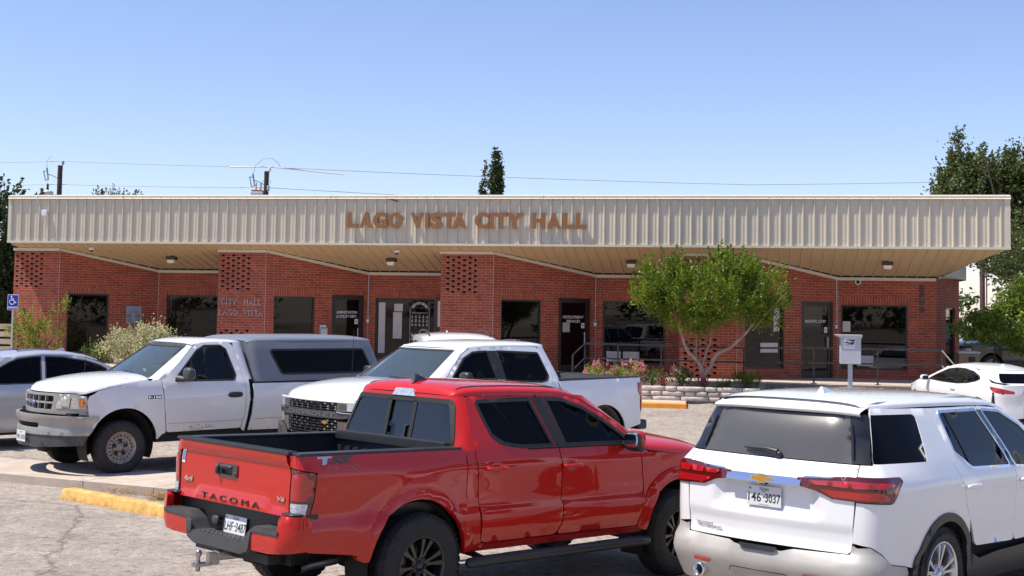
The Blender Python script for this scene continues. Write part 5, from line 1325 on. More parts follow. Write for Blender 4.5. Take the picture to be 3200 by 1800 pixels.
    # tail lights
    for sd in (1, -1):
        o = [(CAB.yr(.335, 1.1), 1.115), (CAB.yr(.78, 1.14), 1.150), (SH.sx(-.66, 1.13), 1.150), (SH.sx(-.645, 1.12), 1.125), (SH.sx(-.72, 1.05), 1.055), (SH.sx(-.80, .98), .975), (SH.yr(.78, .98), .98), (SH.yr(.60, .98), .985), (SH.yr(.47, 1.03), 1.035), (SH.yr(.335, 1.06), 1.058)]
        mb = MB(); panel(mb, SH, [(sd * a, b) for a, b in o], step=.035, off=.012, rim=.03); tl = mb.build('tail_light', M['lens_dark_red'], T)
        for q in ([(SH.yr(.42, 1.1), 1.104), (SH.yr(.78, 1.12), 1.122), (SH.sx(-.80, 1.1), 1.115), (SH.sx(-.75, 1.1), 1.10), (SH.sx(-.86, 1.08), 1.08), (SH.yr(.78, 1.08), 1.075), (SH.yr(.46, 1.08), 1.08)],
                  [(SH.yr(.50, 1.05), 1.05), (SH.yr(.78, 1.05), 1.05), (SH.sx(-.88, 1.05), 1.05), (SH.sx(-.83, 1.02), 1.015), (SH.sx(-.84, .99), .99), (SH.yr(.78, .995), .995), (SH.yr(.61, .995), .998)],
                  [(SH.sx(-.80, 1.08), 1.06), (SH.sx(-.70, 1.1), 1.125), (SH.sx(-.68, 1.1), 1.12), (SH.sx(-.79, 1.02), 1.01)]):
            mb = MB(); panel(mb, SH, [(sd * a, b) for a, b in round_poly(q, .006)], step=.035, off=.0145, rim=0); mb.build('red_lens', M['lens_red'], tl)
        mb = MB(); panel(mb, SH, [(sd * SH.yr(.36, 1.1), 1.128), (sd * SH.yr(.62, 1.1), 1.138), (sd * SH.yr(.60, 1.1), 1.128), (sd * SH.yr(.38, 1.1), 1.118)], step=.05, off=.015, rim=0); mb.build('chrome_strip', M['chrome'], tl)
    mb = MB(); panel(mb, SH, SH.rear(round_poly([(.345, 1.058), (.345, 1.112), (-.345, 1.112), (-.345, 1.058)], .008)), step=.02, fn=lambda a, b: .030 - .45 * (b - 1.058), rim=.03); br = mb.build('chrome_bar', M['chrome'], lg)
    mb = MB(); c = SH.at(SH.yr(0, 1.083), 1.083, .022); bowtie(mb, basis(c, (0, -1, 0), (0, 0, 1), (-1, 0, 0)), 1.02); mb.build('bowtie_emblem', [M['chrome'], M['gold']], lg)
    mb = MB(); mb.sq(SH.at(0, 1.045, -.01), (.05, .07, .025), 3, 6); mb.build('camera_pod', BK, lg)
    plate(T, basis(SH.at(0, .945, -.012), (0, -1, 0), (.0, 0, 1), (-1, 0, 0)), ('146', '3037'), sub='EXEMPT', foot='The Lone Star State')
    mb = MB(); text_on(mb, SH, "TRAVERSE", SH.yr(.585, .68), .672, .030, .185, off=.0, bold=.02, spacing=1.1, thick=.003); text_on(mb, SH, "AWD", SH.yr(.44, .655), .655, .022, .075, off=.0, bold=.02, thick=.003); mb.build('model_lettering', M['galv'], lg)
    # wiper
    mb = MB(); a = CAB.at(CAB.yr(-.07, 1.29), 1.27, .03); b = CAB.at(CAB.yr(.27, 1.3), 1.285, .028); mb.tube([a, a * .7 + b * .3 + Vector((-.01, 0, .012)), b], [.024, .02, .009], 8); mb.sq(CAB.at(CAB.yr(-.08, 1.27), 1.255, .02), (.04, .06, .05), 2.5, 8); mb.build('rear_wiper', M['blackplastic'], lg)
    # bumper
    for sd in (1,):
        top = [(-SH.sx(-.60, .5), .50), (-SH.sx(-.80, .5), .53), (-SH.sx(-.95, .6), .655), (-SH.yr(.80, .65), .645), (-SH.yr(.765, .6), .66), (-SH.yr(.755, .6), .595), (-SH.yr(.30, .58), .585), (-SH.yr(.20, .56), .56), (SH.yr(.20, .56), .56), (SH.yr(.30, .58), .585), (SH.yr(.755, .6), .595), (SH.yr(.765, .6), .66), (SH.yr(.80, .65), .645), (SH.sx(-.95, .6), .655), (SH.sx(-.80, .5), .53), (SH.sx(-.60, .5), .50)]
        o = top + [(SH.sx(-.58, .4), .34), (SH.sx(-.75, .3), .27), (SH.yr(.7, .25), .235), (-SH.yr(.7, .25), .235), (-SH.sx(-.75, .3), .27), (-SH.sx(-.58, .4), .34)]
        mb = MB(); panel(mb, SH, o, step=.045, off=.006, rim=.03, fn=lambda a, b: .02 * ss(.60, .52, b) + .015 * math.exp(-((b - .45) / .03) ** 2)); bm_ = mb.build('rear_bumper', SIL, T)
    for yy in (.545, -.49):
        mb = MB(); q = [(yy + .085, .425), (yy - .085, .422), (yy - .08, .40), (yy + .08, .404)]; panel(mb, SH, SH.rear(q), step=.04, off=.045, rim=.01); mb.build('bumper_reflector', M['lens_red'], bm_)
    mb = MB(); panel(mb, SH, SH.rear(round_poly([(.19, .572), (-.19, .572), (-.13, .545), (.13, .545)], .006)), step=.05, off=.032, rim=.01); mb.build('bumper_step_pad', BK, bm_)
    mb = MB(); q = round_poly([(.27, .40), (-.27, .40), (-.27, .25), (.27, .25)], .03); tub(mb, SH.rear(q), SH, .028, .003); mb.build('tow_cover_seam', M['gap'], bm_)
    mb = MB(); m_ = basis((-1.10, .535, .325), (0, 1, 0), (0, 0, 1), (-1, 0, 0)); mb.lathe([(.035, -.1), (.042, .03), (.05, .035), (.052, .0), (.052, -.1)], 24, m_); mb.build('exhaust_tip', M['chrome'], T)
    mb = MB(); mb.lathe([(0, -.02), (.05, -.02)], 16, m_); mb.build('exhaust_hole', M['void'], T)
    # sides
    for sd in (1, -1):
        S = lambda p: [(sd * a, b) for a, b in p]
        rear_e = [(SH.yr(.765, .7), .68), (SH.yr(.785, .9), .9), (SH.yr(.79, .97), .972), (SH.sx(-.805, .97), .968), (SH.sx(-.715, 1.05), 1.05), (SH.sx(-.635, 1.13), 1.128), (SH.sx(-.655, 1.16), 1.158), (SH.yr(.80, 1.16), 1.16), (SH.yr(.81, 1.23), 1.236), (SH.sx(-.84, 1.24), 1.238)]
        s_ = SH.sx
        seam = [(s_(.228, 1.62), 1.635), (s_(.198, 1.60), 1.60), (s_(.193, 1.32), 1.32), (s_(.253, 1.14), 1.12), (s_(.35, .86), .86), (s_(.40, .78), .78)]
        ar = [(s_(x, .6), z) for x, z in arc(0, .385, .43, .43, 15, 168)]
        o = rear_e + [(s_(-.68, 1.60), 1.60), (s_(-.64, 1.64), 1.645)] + seam + ar + [(s_(-.60, .5), .505), (s_(-.80, .53), .535), (s_(-.94, .65), .66)]
        qw = round_poly([(-.835, 1.248), (-.675, 1.598), (-.09, 1.598), (-.20, 1.248)], [.005, .005, .05, .04])
        mb = MB(); panel(mb, SH, S(o), [S([(s_(x, z), z) for x, z in qw])], step=.05, rim=.015, fn=lambda a, b: .008 * math.exp(-((b - 1.075) / .03) ** 2) * ss(s_(-.66, 1), s_(-.3, 1), abs(a)))
        mb.build('quarter_panel', WHITE, T)
        mb = MB(); panel(mb, SH, S([(s_(x, z), z) for x, z in grow(qw, .003)]), step=.08, off=-.004, rim=0); mb.build('quarter_window', M['tint'], T)
        d1 = [(.235, 1.635), (.205, 1.60), (.20, 1.32), (.26, 1.12), (.357, .86), (.44, .72), (.50, .56), (1.22, .54), (1.28, 1.15), (1.035, 1.64)]
        w1 = round_poly([(.30, 1.60), (.285, 1.30), (.50, 1.172), (1.20, 1.155), (.985, 1.605)], [.03, .04, .06, .02, .02])
        d2 = [(1.042, 1.64), (1.287, 1.15), (1.227, .54), (2.35, .55), (2.40, 1.02), (2.35, 1.10), (1.75, 1.51), (1.45, 1.615)]
        w2 = round_poly([(1.10, 1.605), (1.315, 1.150), (2.14, 1.10), (1.70, 1.47), (1.42, 1.585)], [.02, .02, .03, 0, 0])
        for d, w_, hx in ((round_poly(d1, [.03, 0, 0, 0, 0, 0, .05, .05, .01, .02]), w1, .43), (round_poly(d2, [.02, .01, .05, .05, .02, .02, 0, 0]), w2, 1.45)):
            Q = lambda p: SH.side(p, sd)
            mb = MB(); panel(mb, SH, Q(d), [Q(w_)], step=.05, rim=.015, fn=lambda a, b: .008 * math.exp(-((b - 1.075) / .03) ** 2) + .012 * ss(.62, .56, b)); dr = mb.build('door', WHITE, T)
            mb = MB(); panel(mb, SH, Q(grow(w_, .016)), [Q(grow(w_, -.006))], step=.06, off=.005, rim=.01); mb.build('chrome_surround', M['chrome'], dr)
            mb = MB(); panel(mb, SH, Q(grow(w_, .0)), step=.08, off=-.006, rim=0); mb.build('window_glass', M['tint2'], dr)
            c = SH.at(sd * s_(hx, 1.03), 1.03, 0); n = (SH.at(sd * s_(hx, 1.03), 1.03, .01) - c).normalized()
            mb = MB(); mb.sq(c + n * .03, (.25, .026, .038), 3.4, 8); mb.sq(c + n * .012 + Vector((-.09, 0, 0)), (.04, .04, .03), 3, 6); mb.sq(c + n * .012 + Vector((.09, 0, 0)), (.04, .04, .03), 3, 6); mb.build('handle', WHITE, dr)
        pl = [(.985, 1.607), (1.10, 1.607), (1.315, 1.152), (1.20, 1.157)]
        mb = MB(); panel(mb, SH, SH.side(pl, sd), step=.06, off=.003, rim=0); mb.build('door_pillar', M['gloss_black'], T)
        mb = MB(); panel(mb, SH, SH.side([(.40, 1.60), (.43, 1.60), (.50, 1.185), (.47, 1.20)], sd), step=.06, off=-.001, rim=0); mb.build('window_divider', RB, T)
        # cladding
        for cx in (0, 3.071):
            pts = [(s_(x, .6), z) for x, z in arc(cx, .385, .47, .47, 172, 6) + [(cx + .46, .30)] + arc(cx, .385, .405, .405, 2, 178) + [(cx - .47, .30)]]
            mb = MB(); panel(mb, SH, S(pts), step=.05, off=.012, rim=.04); mb.build('wheel_arch_trim', BK, T)
        o = [(.455, .26), (.455, .50), (.60, .45), (.92, .475), (2.3, .50), (2.62, .50), (2.62, .26)]
        mb = MB(); panel(mb, SH, SH.side(o, sd), step=.06, off=.008, rim=.02); mb.build('side_cladding', BK, T)
        o = [(2.41, .53), (2.62, .52)] + arc(3.071, .385, .45, .45, 165, 12) + [(3.55, .45), (3.9, .40)]
        mb = MB(); panel(mb, SH, SH.side(o, sd) + [(sd * SH.yf(.5, .6), .40), (sd * SH.yf(.5, .9), .90)] + SH.side([(3.7, .98), (3.3, 1.03), (2.6, 1.09), (2.36, 1.105), (2.41, 1.02)], sd), step=.06, rim=.01); mb.build('front_fender', WHITE, T)
        mb = MB(); mb.sq((2.05, sd * 1.07, 1.16), (.13, .22, .15), 3, 10); mb.build('wing_mirror', WHITE, T)
        L_ = [(2.30, 1.12), (1.76, 1.52), (1.46, 1.625), (.9, 1.655)]
    # windscreen / roof / hood
    L_ = [(2.28, 1.13), (1.765, 1.515), (1.46, 1.622)]
    L = CAB.side(L_, 1); cx = 2 * CAB.T
    mb = MB(); outl = [(CAB.yf(.8, 1.05), 1.06)] + L + [(CAB.yf(.4, 1.66), 1.66), (CAB.yf(-.4, 1.66), 1.66)] + [(cx - a, b) for a, b in reversed(L)] + [(cx - CAB.yf(.8, 1.05), 1.06)]
    ws = [(CAB.yf(a, b), b) for a, b in ((.72, 1.09), (.55, 1.62), (-.55, 1.62), (-.72, 1.09))]
    panel(mb, CAB, outl, [ws], step=.07, rim=.01); mb.build('windscreen_frame', WHITE, T)
    mb = MB(); panel(mb, CAB, ws, step=.1, off=-.004, rim=0); mb.build('windscreen', M['screen'], T)
    st = [(-.70, .62, 1.64, .05, -.02), (-.6, .655, 1.642, .075, 0), (-.3, .70, 1.645, .09, 0), (.1, .722, 1.648, .098, 0), (.6, .724, 1.648, .10, 0), (1.0, .724, 1.645, .098, 0), (1.3, .722, 1.638, .085, .06), (1.5, .722, 1.615, .065, .1), (1.62, .722, 1.59, .05, .1)]
    mb = MB(); loft(mb, st, 32, n=2.8)
    RF = lambda x, y_: interp([(s[0], s[2] + s[3] * (max(0, 1 - abs(y_ / s[1]) ** 2.8)) ** (1 / 2.8)) for s in st], x)
    rf = mb.build('roof', WHITE, T)
    for yy in (-.42, -.25, -.08, .08, .25, .42):
        mb = MB(); mb.tube([(-.35, yy, RF(-.35, yy) - .012), (-.25, yy, RF(-.25, yy) - .007), (.95, yy, RF(.95, yy) - .007), (1.05, yy, RF(1.05, yy) - .012)], [.003, .008, .008, .003], 8); mb.build('roof_rib', WHITE, rf)
    for sd in (1, -1):
        mb = MB(); mb.tube([(-.62, sd * .63, RF(-.62,   .63) - .0), (-.5, sd * .645, RF(-.5, .645) + .008), (1.0, sd * .645, RF(1.0, .645) + .008), (1.15, sd * .64, RF(1.15, .67))], [.003, .006, .006, .003], 6); mb.build('roof_moulding', M['galv'], T)
    z = RF(-.28, 0) - .006; yo = -.10; mb = MB(); mb.mesh([(-.40, .032 + yo, z), (-.40, -.032 + yo, z), (-.16, yo, z - .002), (-.385, .008 + yo, z + .05), (-.385, -.008 + yo, z + .05), (-.32, yo, z + .045), (-.41, yo, z)], [(0, 6, 3), (6, 1, 4), (6, 4, 3), (0, 3, 5, 2), (1, 2, 5, 4), (3, 4, 5)]); mb.build('antenna_fin', WHITE, T)
    st = [(2.3, .85, 1.10, .06, .5), (2.6, .90, 1.08, .09, .35), (3.0, .90, 1.05, .10, .2), (3.5, .86, 1.0, .09, .1), (3.85, .7, .94, .07, .06), (3.98, .55, .9, .04, .02)]
    mb = MB(); loft(mb, st, 24, n=2.5); mb.build('hood', WHITE, T)
    mb = MB(); panel(mb, SH, [(SH.yf(a, b), b) for a, b in ((.52, .35), (.52, .9), (-.52, .9), (-.52, .35))], step=.1, rim=.02); mb.build('grille', BK, T)
    for x in (0, 3.071):
        for sd in (1, -1): wheel(T, x, sd * .845, .375, .375, .235, .245, 'twin', sd)
        well(T, x, .385, .43, .60, .93)
    body_box(T, -.95, 3.7, .60, .25, .75); body_box(T, .48, 2.6, .88, .25, .6)
    body_box(T, .5, 2.5, .84, .6, .9, name='cabin_floor'); body_box(T, 2.4, 3.8, .55, .6, .98, name='engine_block')
    mb = MB(); mb.box((-.88, -.7, .7), (.48, .7, .98)); mb.build('cargo_floor', M['void'], T)
    seats(T, [(1.5, (.4, -.4), .78), (.62, (.4, -.4), .80), (-.15, (.35, -.35), .82)], M['seat'], .66)
    mb = MB(); mb.sq((2.2, 0, 1.0), (.5, 1.5, .25), 3, 10); mb.build('dashboard', M['dash'], T)
white_suv()
# ---------------------------------------------------------------- white pickup with grey camper shell
def camper_pickup():
    T = place('white_camper_pickup', -6.096, 19.228, 0, -2.409, 0, 'older white pickup with a grey camper shell over its bed and an amber cornering lamp', 'pickup truck', 'vehicles in the parking lot')
    BK, RB = M['blackplastic'], M['rubber']
    WH = paint('aged_white_paint', (.74, .74, .745), rough=.4, dust=.3, dustcol=(.5, .45, .38))
    CS = mat('camper_grey', (.16, .17, .19), .38, coat=.5, cr=.15, var=.12, vscale=1.5)
    SV = mat('silver_bumper_paint', (.36, .345, .33), .38, .35, var=.12, vscale=3)
    wt = [(.42, .90), (.50, .935), (.60, .955), (.85, .972), (1.02, .978), (1.14, .968), (1.25, .945), (1.33, .905), (1.40, .872), (1.82, .705), (1.92, .66)]
    W_ = lambda z: smooth(wt, z)
    def wp(x, y, z):
        if x > -.4: x -= .40 * y * y * ss(-.4, .5, x)
        return (x, y, z)
    SH = Shell(-4.60, .91, W_, .08, .16, 1.0, wp)
    def cw(x, y, z):
        k = ss(-1.9, -1.1, x); return (x - k * .11 * (y / .8) ** 2, y, z)
    CAB = Shell(lambda z: -2.13 + .16 * (z - 1.3), lambda z: -.37 - (z - 1.33) * 1.50, W_, .12, .11, 1.5, cw)
    for sd in (1, -1):
        S = lambda p: SH.side(p, sd)
        # fender
        ar = arc(-.02, .42, .52, .52, 10, 176)
        o = [(-.655, .56), (-.62, .50)][:1] + [(-.60, .50), (-.54, .46)] + list(reversed(ar)) [:0]
        low = [(-.665, .565), (-.60, .53), (-.55, .47)] + list(reversed(arc(-.02, .42, .52, .52, 22, 174))) + [(.465, .83)]
        f_edge = [(.475, .85), (.50, 1.03)]
        a_ = S(low) + [(sd * SH.sx(.50, .84), .845), (sd * SH.sx(.52, 1.05), 1.05), (sd * SH.sx(.50, 1.12), 1.115)] + S([(.37, 1.19), (.15, 1.24), (-.07, 1.275), (-.35, 1.305), (-.595, 1.325), (-.585, 1.30)])
        mb = MB(); panel(mb, SH, a_, step=.05, rim=.02, fn=lambda a, b: .018 * math.exp(-((math.hypot(abs(a) - SH.sx(-.02, .8), b - .42) - .53) / .09) ** 2)); mb.build('front_fender', WH, T)
        # door
        d = round_poly([(-.678, .565), (-.597, 1.325), (-.66, 1.345), (-1.16, 1.775), (-1.33, 1.848), (-1.78, 1.862), (-1.85, 1.80), (-1.93, 1.33), (-1.965, 1.10), (-1.95, .80), (-1.89, .575)], [.04, .02, .03, .05, .05, .07, .05, 0, .1, .1, .05])
        w_ = round_poly([(-.79, 1.29), (-.87, 1.385), (-1.23, 1.742), (-1.37, 1.812), (-1.64, 1.815), (-1.73, 1.755), (-1.83, 1.37), (-1.79, 1.285)], [.03, .03, .03, .05, .05, .03, .03, .05])
        mb = MB(); panel(mb, SH, S(d), [S(w_)], step=.05, rim=.018); dr = mb.build('door', WH, T)
        mb = MB(); panel(mb, SH, S(grow(w_, .004)), [S(grow(w_, -.022))], step=.05, off=.003, rim=.015); mb.build('window_seal', RB, dr)
        mb = MB(); panel(mb, SH, S(grow(w_, -.015)), step=.08, off=-.01, rim=0); mb.build('window_glass', M['tint2'], dr)
        mb = MB(); panel(mb, SH, S([(-.80, 1.30), (-.88, 1.40), (-1.02, 1.50), (-1.02, 1.295)]), step=.06, off=.002, rim=.0); mb.build('mirror_patch', BK, dr)
        c = SH.at(sd * SH.sx(-1.78, 1.075), 1.075, 0); n = (SH.at(sd * SH.sx(-1.78, 1.075), 1.075, .01) - c).normalized(); mb = MB(); mb.sq(c + n * .004, (.25, .035, .085), 3, 10); mb.build('handle', BK, dr)
        mb = MB(); mb.sq(c + n * .018 + Vector((0, 0, .012)), (.19, .02, .03), 3, 8); mb.build('handle_lever', RB, dr)
        # cab corner panel
        o = [(-1.898, .56), (-1.958, .80), (-1.973, 1.10), (-1.938, 1.33), (-1.856, 1.81)]
        mb = MB(); q = [(sd * SH.sx(x, z), z) for x, z in o] ; q2 = [(sd * SH.sx(-2.02, 1.28), 1.28), (sd * SH.sx(-2.035, 1.0), 1.0), (sd * SH.sx(-2.0, .75), .75), (sd * SH.sx(-1.955, .52), .52)]
        q = [(sd * SH.sx(x, z), z) for x, z in o[:4]] + [(sd * SH.sx(-2.02, 1.33), 1.33)] + q2[1:]
        panel(mb, SH, q, step=.05, rim=.02); mb.build('cab_corner', WH, T)
        # black gap and bed
        mb = MB(); panel(mb, SH, S([(-1.95, .50), (-2.03, 1.0), (-2.02, 1.25), (-2.10, 1.25), (-2.10, .50)]), step=.1, off=-.05, rim=0); mb.build('bed_gap', M['gap'], T)
        o = [(-2.03, .53), (-2.08, .80), (-2.10, 1.05), (-2.095, 1.235), (-4.55, 1.225), (-4.57, .55), (-4.10, .53)] + arc(-3.52, .42, .50, .50, 168, 12) + [(-2.9, .52)]
        mb = MB(); panel(mb, SH, S(o), step=.06, rim=.02, fn=lambda a, b: -.012 * ss(.70, .67, b)); mb.build('bed_side', WH, T)
        mb = MB(); panel(mb, SH, S([(-2.10, 1.235), (-2.10, 1.27), (-4.55, 1.26), (-4.55, 1.225)]), step=.1, off=-.02, rim=0); mb.build('bed_rail', RB, T)
        mb = MB(); tub(mb, S([(-.70, .69), (-1.3, .69), (-1.92, .69)]), SH, .001, .004); tub(mb, S([(-2.12, .70), (-3.0, .70)]), SH, -.004, .004); mb.build('pinstripe', mat('tan_pinstripe', (.5, .36, .2), .6), T)
        # residue of an old decal
        D = MB(); rr = random.Random(9)
        for k in range(46):
            x = -1.03 - rr.random() ** .8 * .42; z = .60 + rr.random() * .05; w2 = rr.uniform(.005, .03)
            panel(D, SH, S([(x, z), (x - w2, z), (x - w2, z + rr.uniform(.003, .012)), (x, z + .006)]), step=.1, off=.0015, rim=0)
        D.build('decal_residue', mat('decal_residue', (.2, .2, .2), .7), dr)
        # badge
        D = MB(); c_ = sd * SH.sx(-.47, 1.08)
        panel(D, SH, [(c_ - .105, 1.055), (c_ + .105, 1.055), (c_ + .105, 1.105), (c_ - .105, 1.105)], step=.05, off=.002, rim=.002); text_on(D, SH, "F-150", c_, 1.08, .034, .19, off=.004, bold=.02, mi=1, thick=.002); D.build('badge', [M['black'], M['chrome']], T)
        # mirror
        mb = MB(); mb.sq((-.93, sd * 1.09, 1.40), (.12, .22, .20), 3, 12); mb.tube([(-.86, sd * .88, 1.335), (-.90, sd * 1.02, 1.325), (-.93, sd * 1.06, 1.34)], [.05, .04, .03], 8); e = mb.build('wing_mirror', M['greyplastic'], T)
        mb = MB(); mb.sq((-.99, sd * 1.09, 1.40), (.012, .18, .16), 3, 8); mb.build('mirror_glass', M['mirror'], e)
        # headlight
        hl = round_poly([(SH.yf(.535, 1.0), .935), (SH.yf(.54, 1.0), .985), (SH.yf(.60, 1.05), 1.075), (SH.yf(.64, 1.1), 1.10), (SH.sx(.555, 1.1), 1.095), (SH.sx(.525, 1.0), 1.06), (SH.sx(.535, .95), .945)], [.015, .02, .03, .02, .02, .02, .02])
        F_ = lambda p: p if sd == 1 else [(2 * SH.T - a, b) for a, b in p] if False else [(sd * a, b) for a, b in p]
        mb = MB(); panel(mb, SH, F_(hl), step=.035, off=.008, rim=.03); h = mb.build('headlight', M['lens_haze'], T)
        am = round_poly([(SH.sx(.605, 1.0), .955), (SH.sx(.615, 1.05), 1.085), (SH.sx(.555, 1.1), 1.085), (SH.sx(.54, 1.0), 1.05), (SH.sx(.548, .95), .958)], .012)
        mb = MB(); panel(mb, SH, F_(am), step=.035, off=.010, rim=0); mb.build('amber_lens', M['amber'], h)
        mb = MB(); tub(mb, F_([(SH.yf(.74, .95), .945), (SH.yf(.76, 1.09), 1.095)]), SH, .010, .005); mb.build('lens_divider', RB, h)
        # rear lamp
        mb = MB(); panel(mb, SH, [(sd * SH.yr(.90, .9), .72), (sd * SH.yr(.90, .9), 1.1), (sd * SH.sx(-4.45, 1), 1.1), (sd * SH.sx(-4.45, .9), .72)], step=.06, off=.006, rim=.02); mb.build('tail_light', M['lens_red'], T)
    # header panel with grille
    zf = [(.62, .86), (.66, .90), (.655, 1.0)]
    T2 = 2 * SH.T
    def both(p): return p + [(T2 - a, b) for a, b in reversed(p)]
    o = both([(SH.yf(.3, .86), .862), (SH.sx(.51, .86), .855), (SH.sx(.515, 1.0), 1.05), (SH.sx(.53, 1.12), 1.115), (SH.yf(.75, 1.15), 1.135), (SH.yf(.3, 1.15), 1.142)])
    gr = [(SH.yf(a, b), b) for a, b in round_poly([(.49, 1.108), (.445, .918), (-.445, .918), (-.49, 1.108)], .03)]
    hls = []
    mb = MB(); panel(mb, SH, o, [gr], step=.04, rim=.05); hp = mb.build('header_panel', SV, T)
    mb = MB(); panel(mb, SH, [(SH.yf(a, b), b) for a, b in ((.53, 1.12), (.47, .905), (-.47, .905), (-.53, 1.12))], step=.1, off=-.045, rim=0); mb.build('grille_back', M['gap'], T)
    mb = MB()
    def bar(p, h, dep=.05):
        for i in range(len(p) - 1):
            (a0, b0), (a1, b1) = p[i], p[i + 1]; dx, dz = (0, h / 2) if abs(b1 - b0) < abs(a1 - a0) else (h / 2, 0)
            q = [SH.at(SH.yf(a, b), b, of) for of in (-.0, -dep) for a, b in ((a0 - dx, b0 - dz), (a1 - dx, b1 - dz), (a1 + dx, b1 + dz), (a0 + dx, b0 + dz))]
            mb.mesh(q, [(0, 1, 2, 3), (4, 7, 6, 5), (0, 4, 5, 1), (1, 5, 6, 2), (2, 6, 7, 3), (3, 7, 4, 0)])
    yy = [.475, .32, .16, 0, -.16, -.32, -.475]
    bar([(y_, 1.012) for y_ in yy], .026)
    for y_ in (.33, .165, 0, -.165, -.33): bar([(y_, 1.10), (y_ * .93, .925)], .016)
    mb.build('grille', SV, T)
    mb = MB(); c = SH.at(SH.T, 1.012, .004); m_ = basis(c, (0, 1, 0), (0, 0, 1), (1, 0, 0)) @ Matrix.Diagonal((1, .42, 1, 1)); mb.lathe([(.085, 0), (.085, .006), (.078, .010)], 28, m_, 1); mb.lathe([(.078, .009), (0, .011)], 28, m_, 0)
    vs, fs = text_mesh("Ford", .04, shear=.3, bold=.001); xm = max(v.x for v in vs) / 2; mb.mesh([basis(c, (0, 1, 0), (0, 0, 1), (1, 0, 0)) @ Vector((v.x * 1.3, v.y - .012, .013)) for v in vs], fs, 1)
    mb.build('oval_badge', [mat('blue_enamel', (.02, .07, .35), .2, coat=1), M['chrome']], T)
    # hood
    st = [(-.42, .86, 1.30, .10, -.02), (-.30, .90, 1.30, .10, 0), (-.05, .93, 1.27, .115, .02), (.2, .935, 1.235, .12, .06), (.4, .92, 1.185, .125, .16), (.52, .86, 1.145, .12, .24), (.58, .78, 1.135, .075, .27), (.60, .72, 1.13, .03, .28)]
    mb = MB(); loft(mb, st, 30, n=2.3); mb.build('hood', WH, T)
    mb = MB(); pts = [(.5, .70), (.45, .78), (.2, .80), (-.1, .79), (-.38, .77)]
    HF = lambda x, y_: interp([(s[0], s[2] + s[3] * (max(0, 1 - abs(y_ / s[1]) ** 2.3)) ** (1 / 2.3)) for s in st], x)
    for sd in (1, -1): mb.tube([(x, sd * y_, HF(x, y_) + .0005) for x, y_ in pts], .003, 4)
    mb.build('hood_seam', M['gap'], T)
    # bumper + valance
    BP = Shell(-4, 1.03, lambda z: .975 - .05 * ss(.6, .45, z), .1, .15, .7, wp)
    B2 = lambda p: p + [(2 * BP.T - a, b) for a, b in reversed(p)]
    o = B2([(BP.yf(.3, .58), .572), (BP.sx(.50, .58), .575), (BP.sx(.40, .7), .70), (BP.sx(.36, .8), .80), (BP.sx(.37, .835), .835), (BP.yf(.3, .85), .85)])
    sl = [(BP.yf(a, b), b) for a, b in round_poly([(.36, .735), (.36, .665), (-.36, .665), (-.36, .735)], .03)]
    mb = MB(); panel(mb, BP, o, [sl], step=.04, rim=.04, fn=lambda a, b: .022 * ss(.765, .79, b) - .012 * math.exp(-((b - .70) / .035) ** 2)); bp_ = mb.build('front_bumper', SV, T)
    mb = MB(); panel(mb, BP, [(BP.yf(a, b), b) for a, b in ((.4, .75), (.4, .65), (-.4, .65), (-.4, .75))], step=.1, off=-.05, rim=0); mb.build('bumper_slot', M['gap'], bp_)
    o = B2([(BP.yf(.3, .41), .395), (BP.sx(.55, .42), .44), (BP.sx(.50, .57), .57), (BP.yf(.3, .57), .57)])
    mb = MB(); panel(mb, BP, o, step=.06, off=-.012, rim=.03); mb.build('valance', M['greyplastic'], T)
    mb = MB(); mb.box((.35, -.86, .83), (.72, .86, .88)); mb.build('bumper_gap', M['gap'], T)
    c = BP.at(BP.yf(-.02, .53), .53, .03); plate(T, basis(c, (0, 1, 0), (0, 0, 1), (1, 0, 0)), ('WNL', '6503'), foot='It\'s Bigger In Texas')
    # windscreen frame
    L = CAB.side([(-.675, 1.342), (-1.165, 1.782), (-1.33, 1.852)], 1); cx = 2 * CAB.T
    outl = [(CAB.yf(.80, 1.3), 1.30)] + L + [(CAB.yf(.5, 1.85), 1.85), (CAB.yf(-.5, 1.85), 1.85)] + [(cx - a, b) for a, b in reversed(L)] + [(cx - CAB.yf(.80, 1.3), 1.30)]
    ws = [(CAB.yf(a, b), b) for a, b in round_poly([(.75, 1.345), (.60, 1.805), (-.60, 1.805), (-.75, 1.345)], .03)]
    mb = MB(); panel(mb, CAB, outl, [ws], step=.06, rim=.02); f_ = mb.build('windscreen_frame', WH, T)
    mb = MB(); panel(mb, CAB, [(a, b) for a, b in grow(ws, .004)], [grow(ws, -.022)], step=.06, off=.003, rim=.01); mb.build('windscreen_seal', RB, f_)
    mb = MB(); panel(mb, CAB, ws, step=.1, off=-.006, rim=0); mb.build('windscreen', M['screen'], f_)
    mb = MB(); c = CAB.at(CAB.yf(.55, 1.40), 1.40, .003); mb.box((-.045, 0, -.05), (.045, .001, .05), mtx=basis(CAB.at(CAB.yf(.50, 1.43), 1.42, .004), (0, 1, 0), (-.8, 0, .55))); mb.build('windscreen_sticker', M['text_white'], f_)
    mb = MB(); mb.box((-.62, -.84, 1.29), (-.36, .84, 1.335)); mb.build('cowl', BK, T)
    for y0, y1 in ((.55, -.02), (-.15, -.62)):
        a = CAB.at(CAB.yf(y0, 1.33), 1.345, .03); b = CAB.at(CAB.yf(y1, 1.41), 1.40, .025); wiper(T, [a, (a + b) / 2 + Vector((.01, 0, .01)), b], .009)
    # cab back + roof
    L = [(CAB.sx(-1.945, 1.33), 1.30), (CAB.sx(-1.865, 1.8), 1.80), (CAB.sx(-1.865, 1.85), 1.86)]
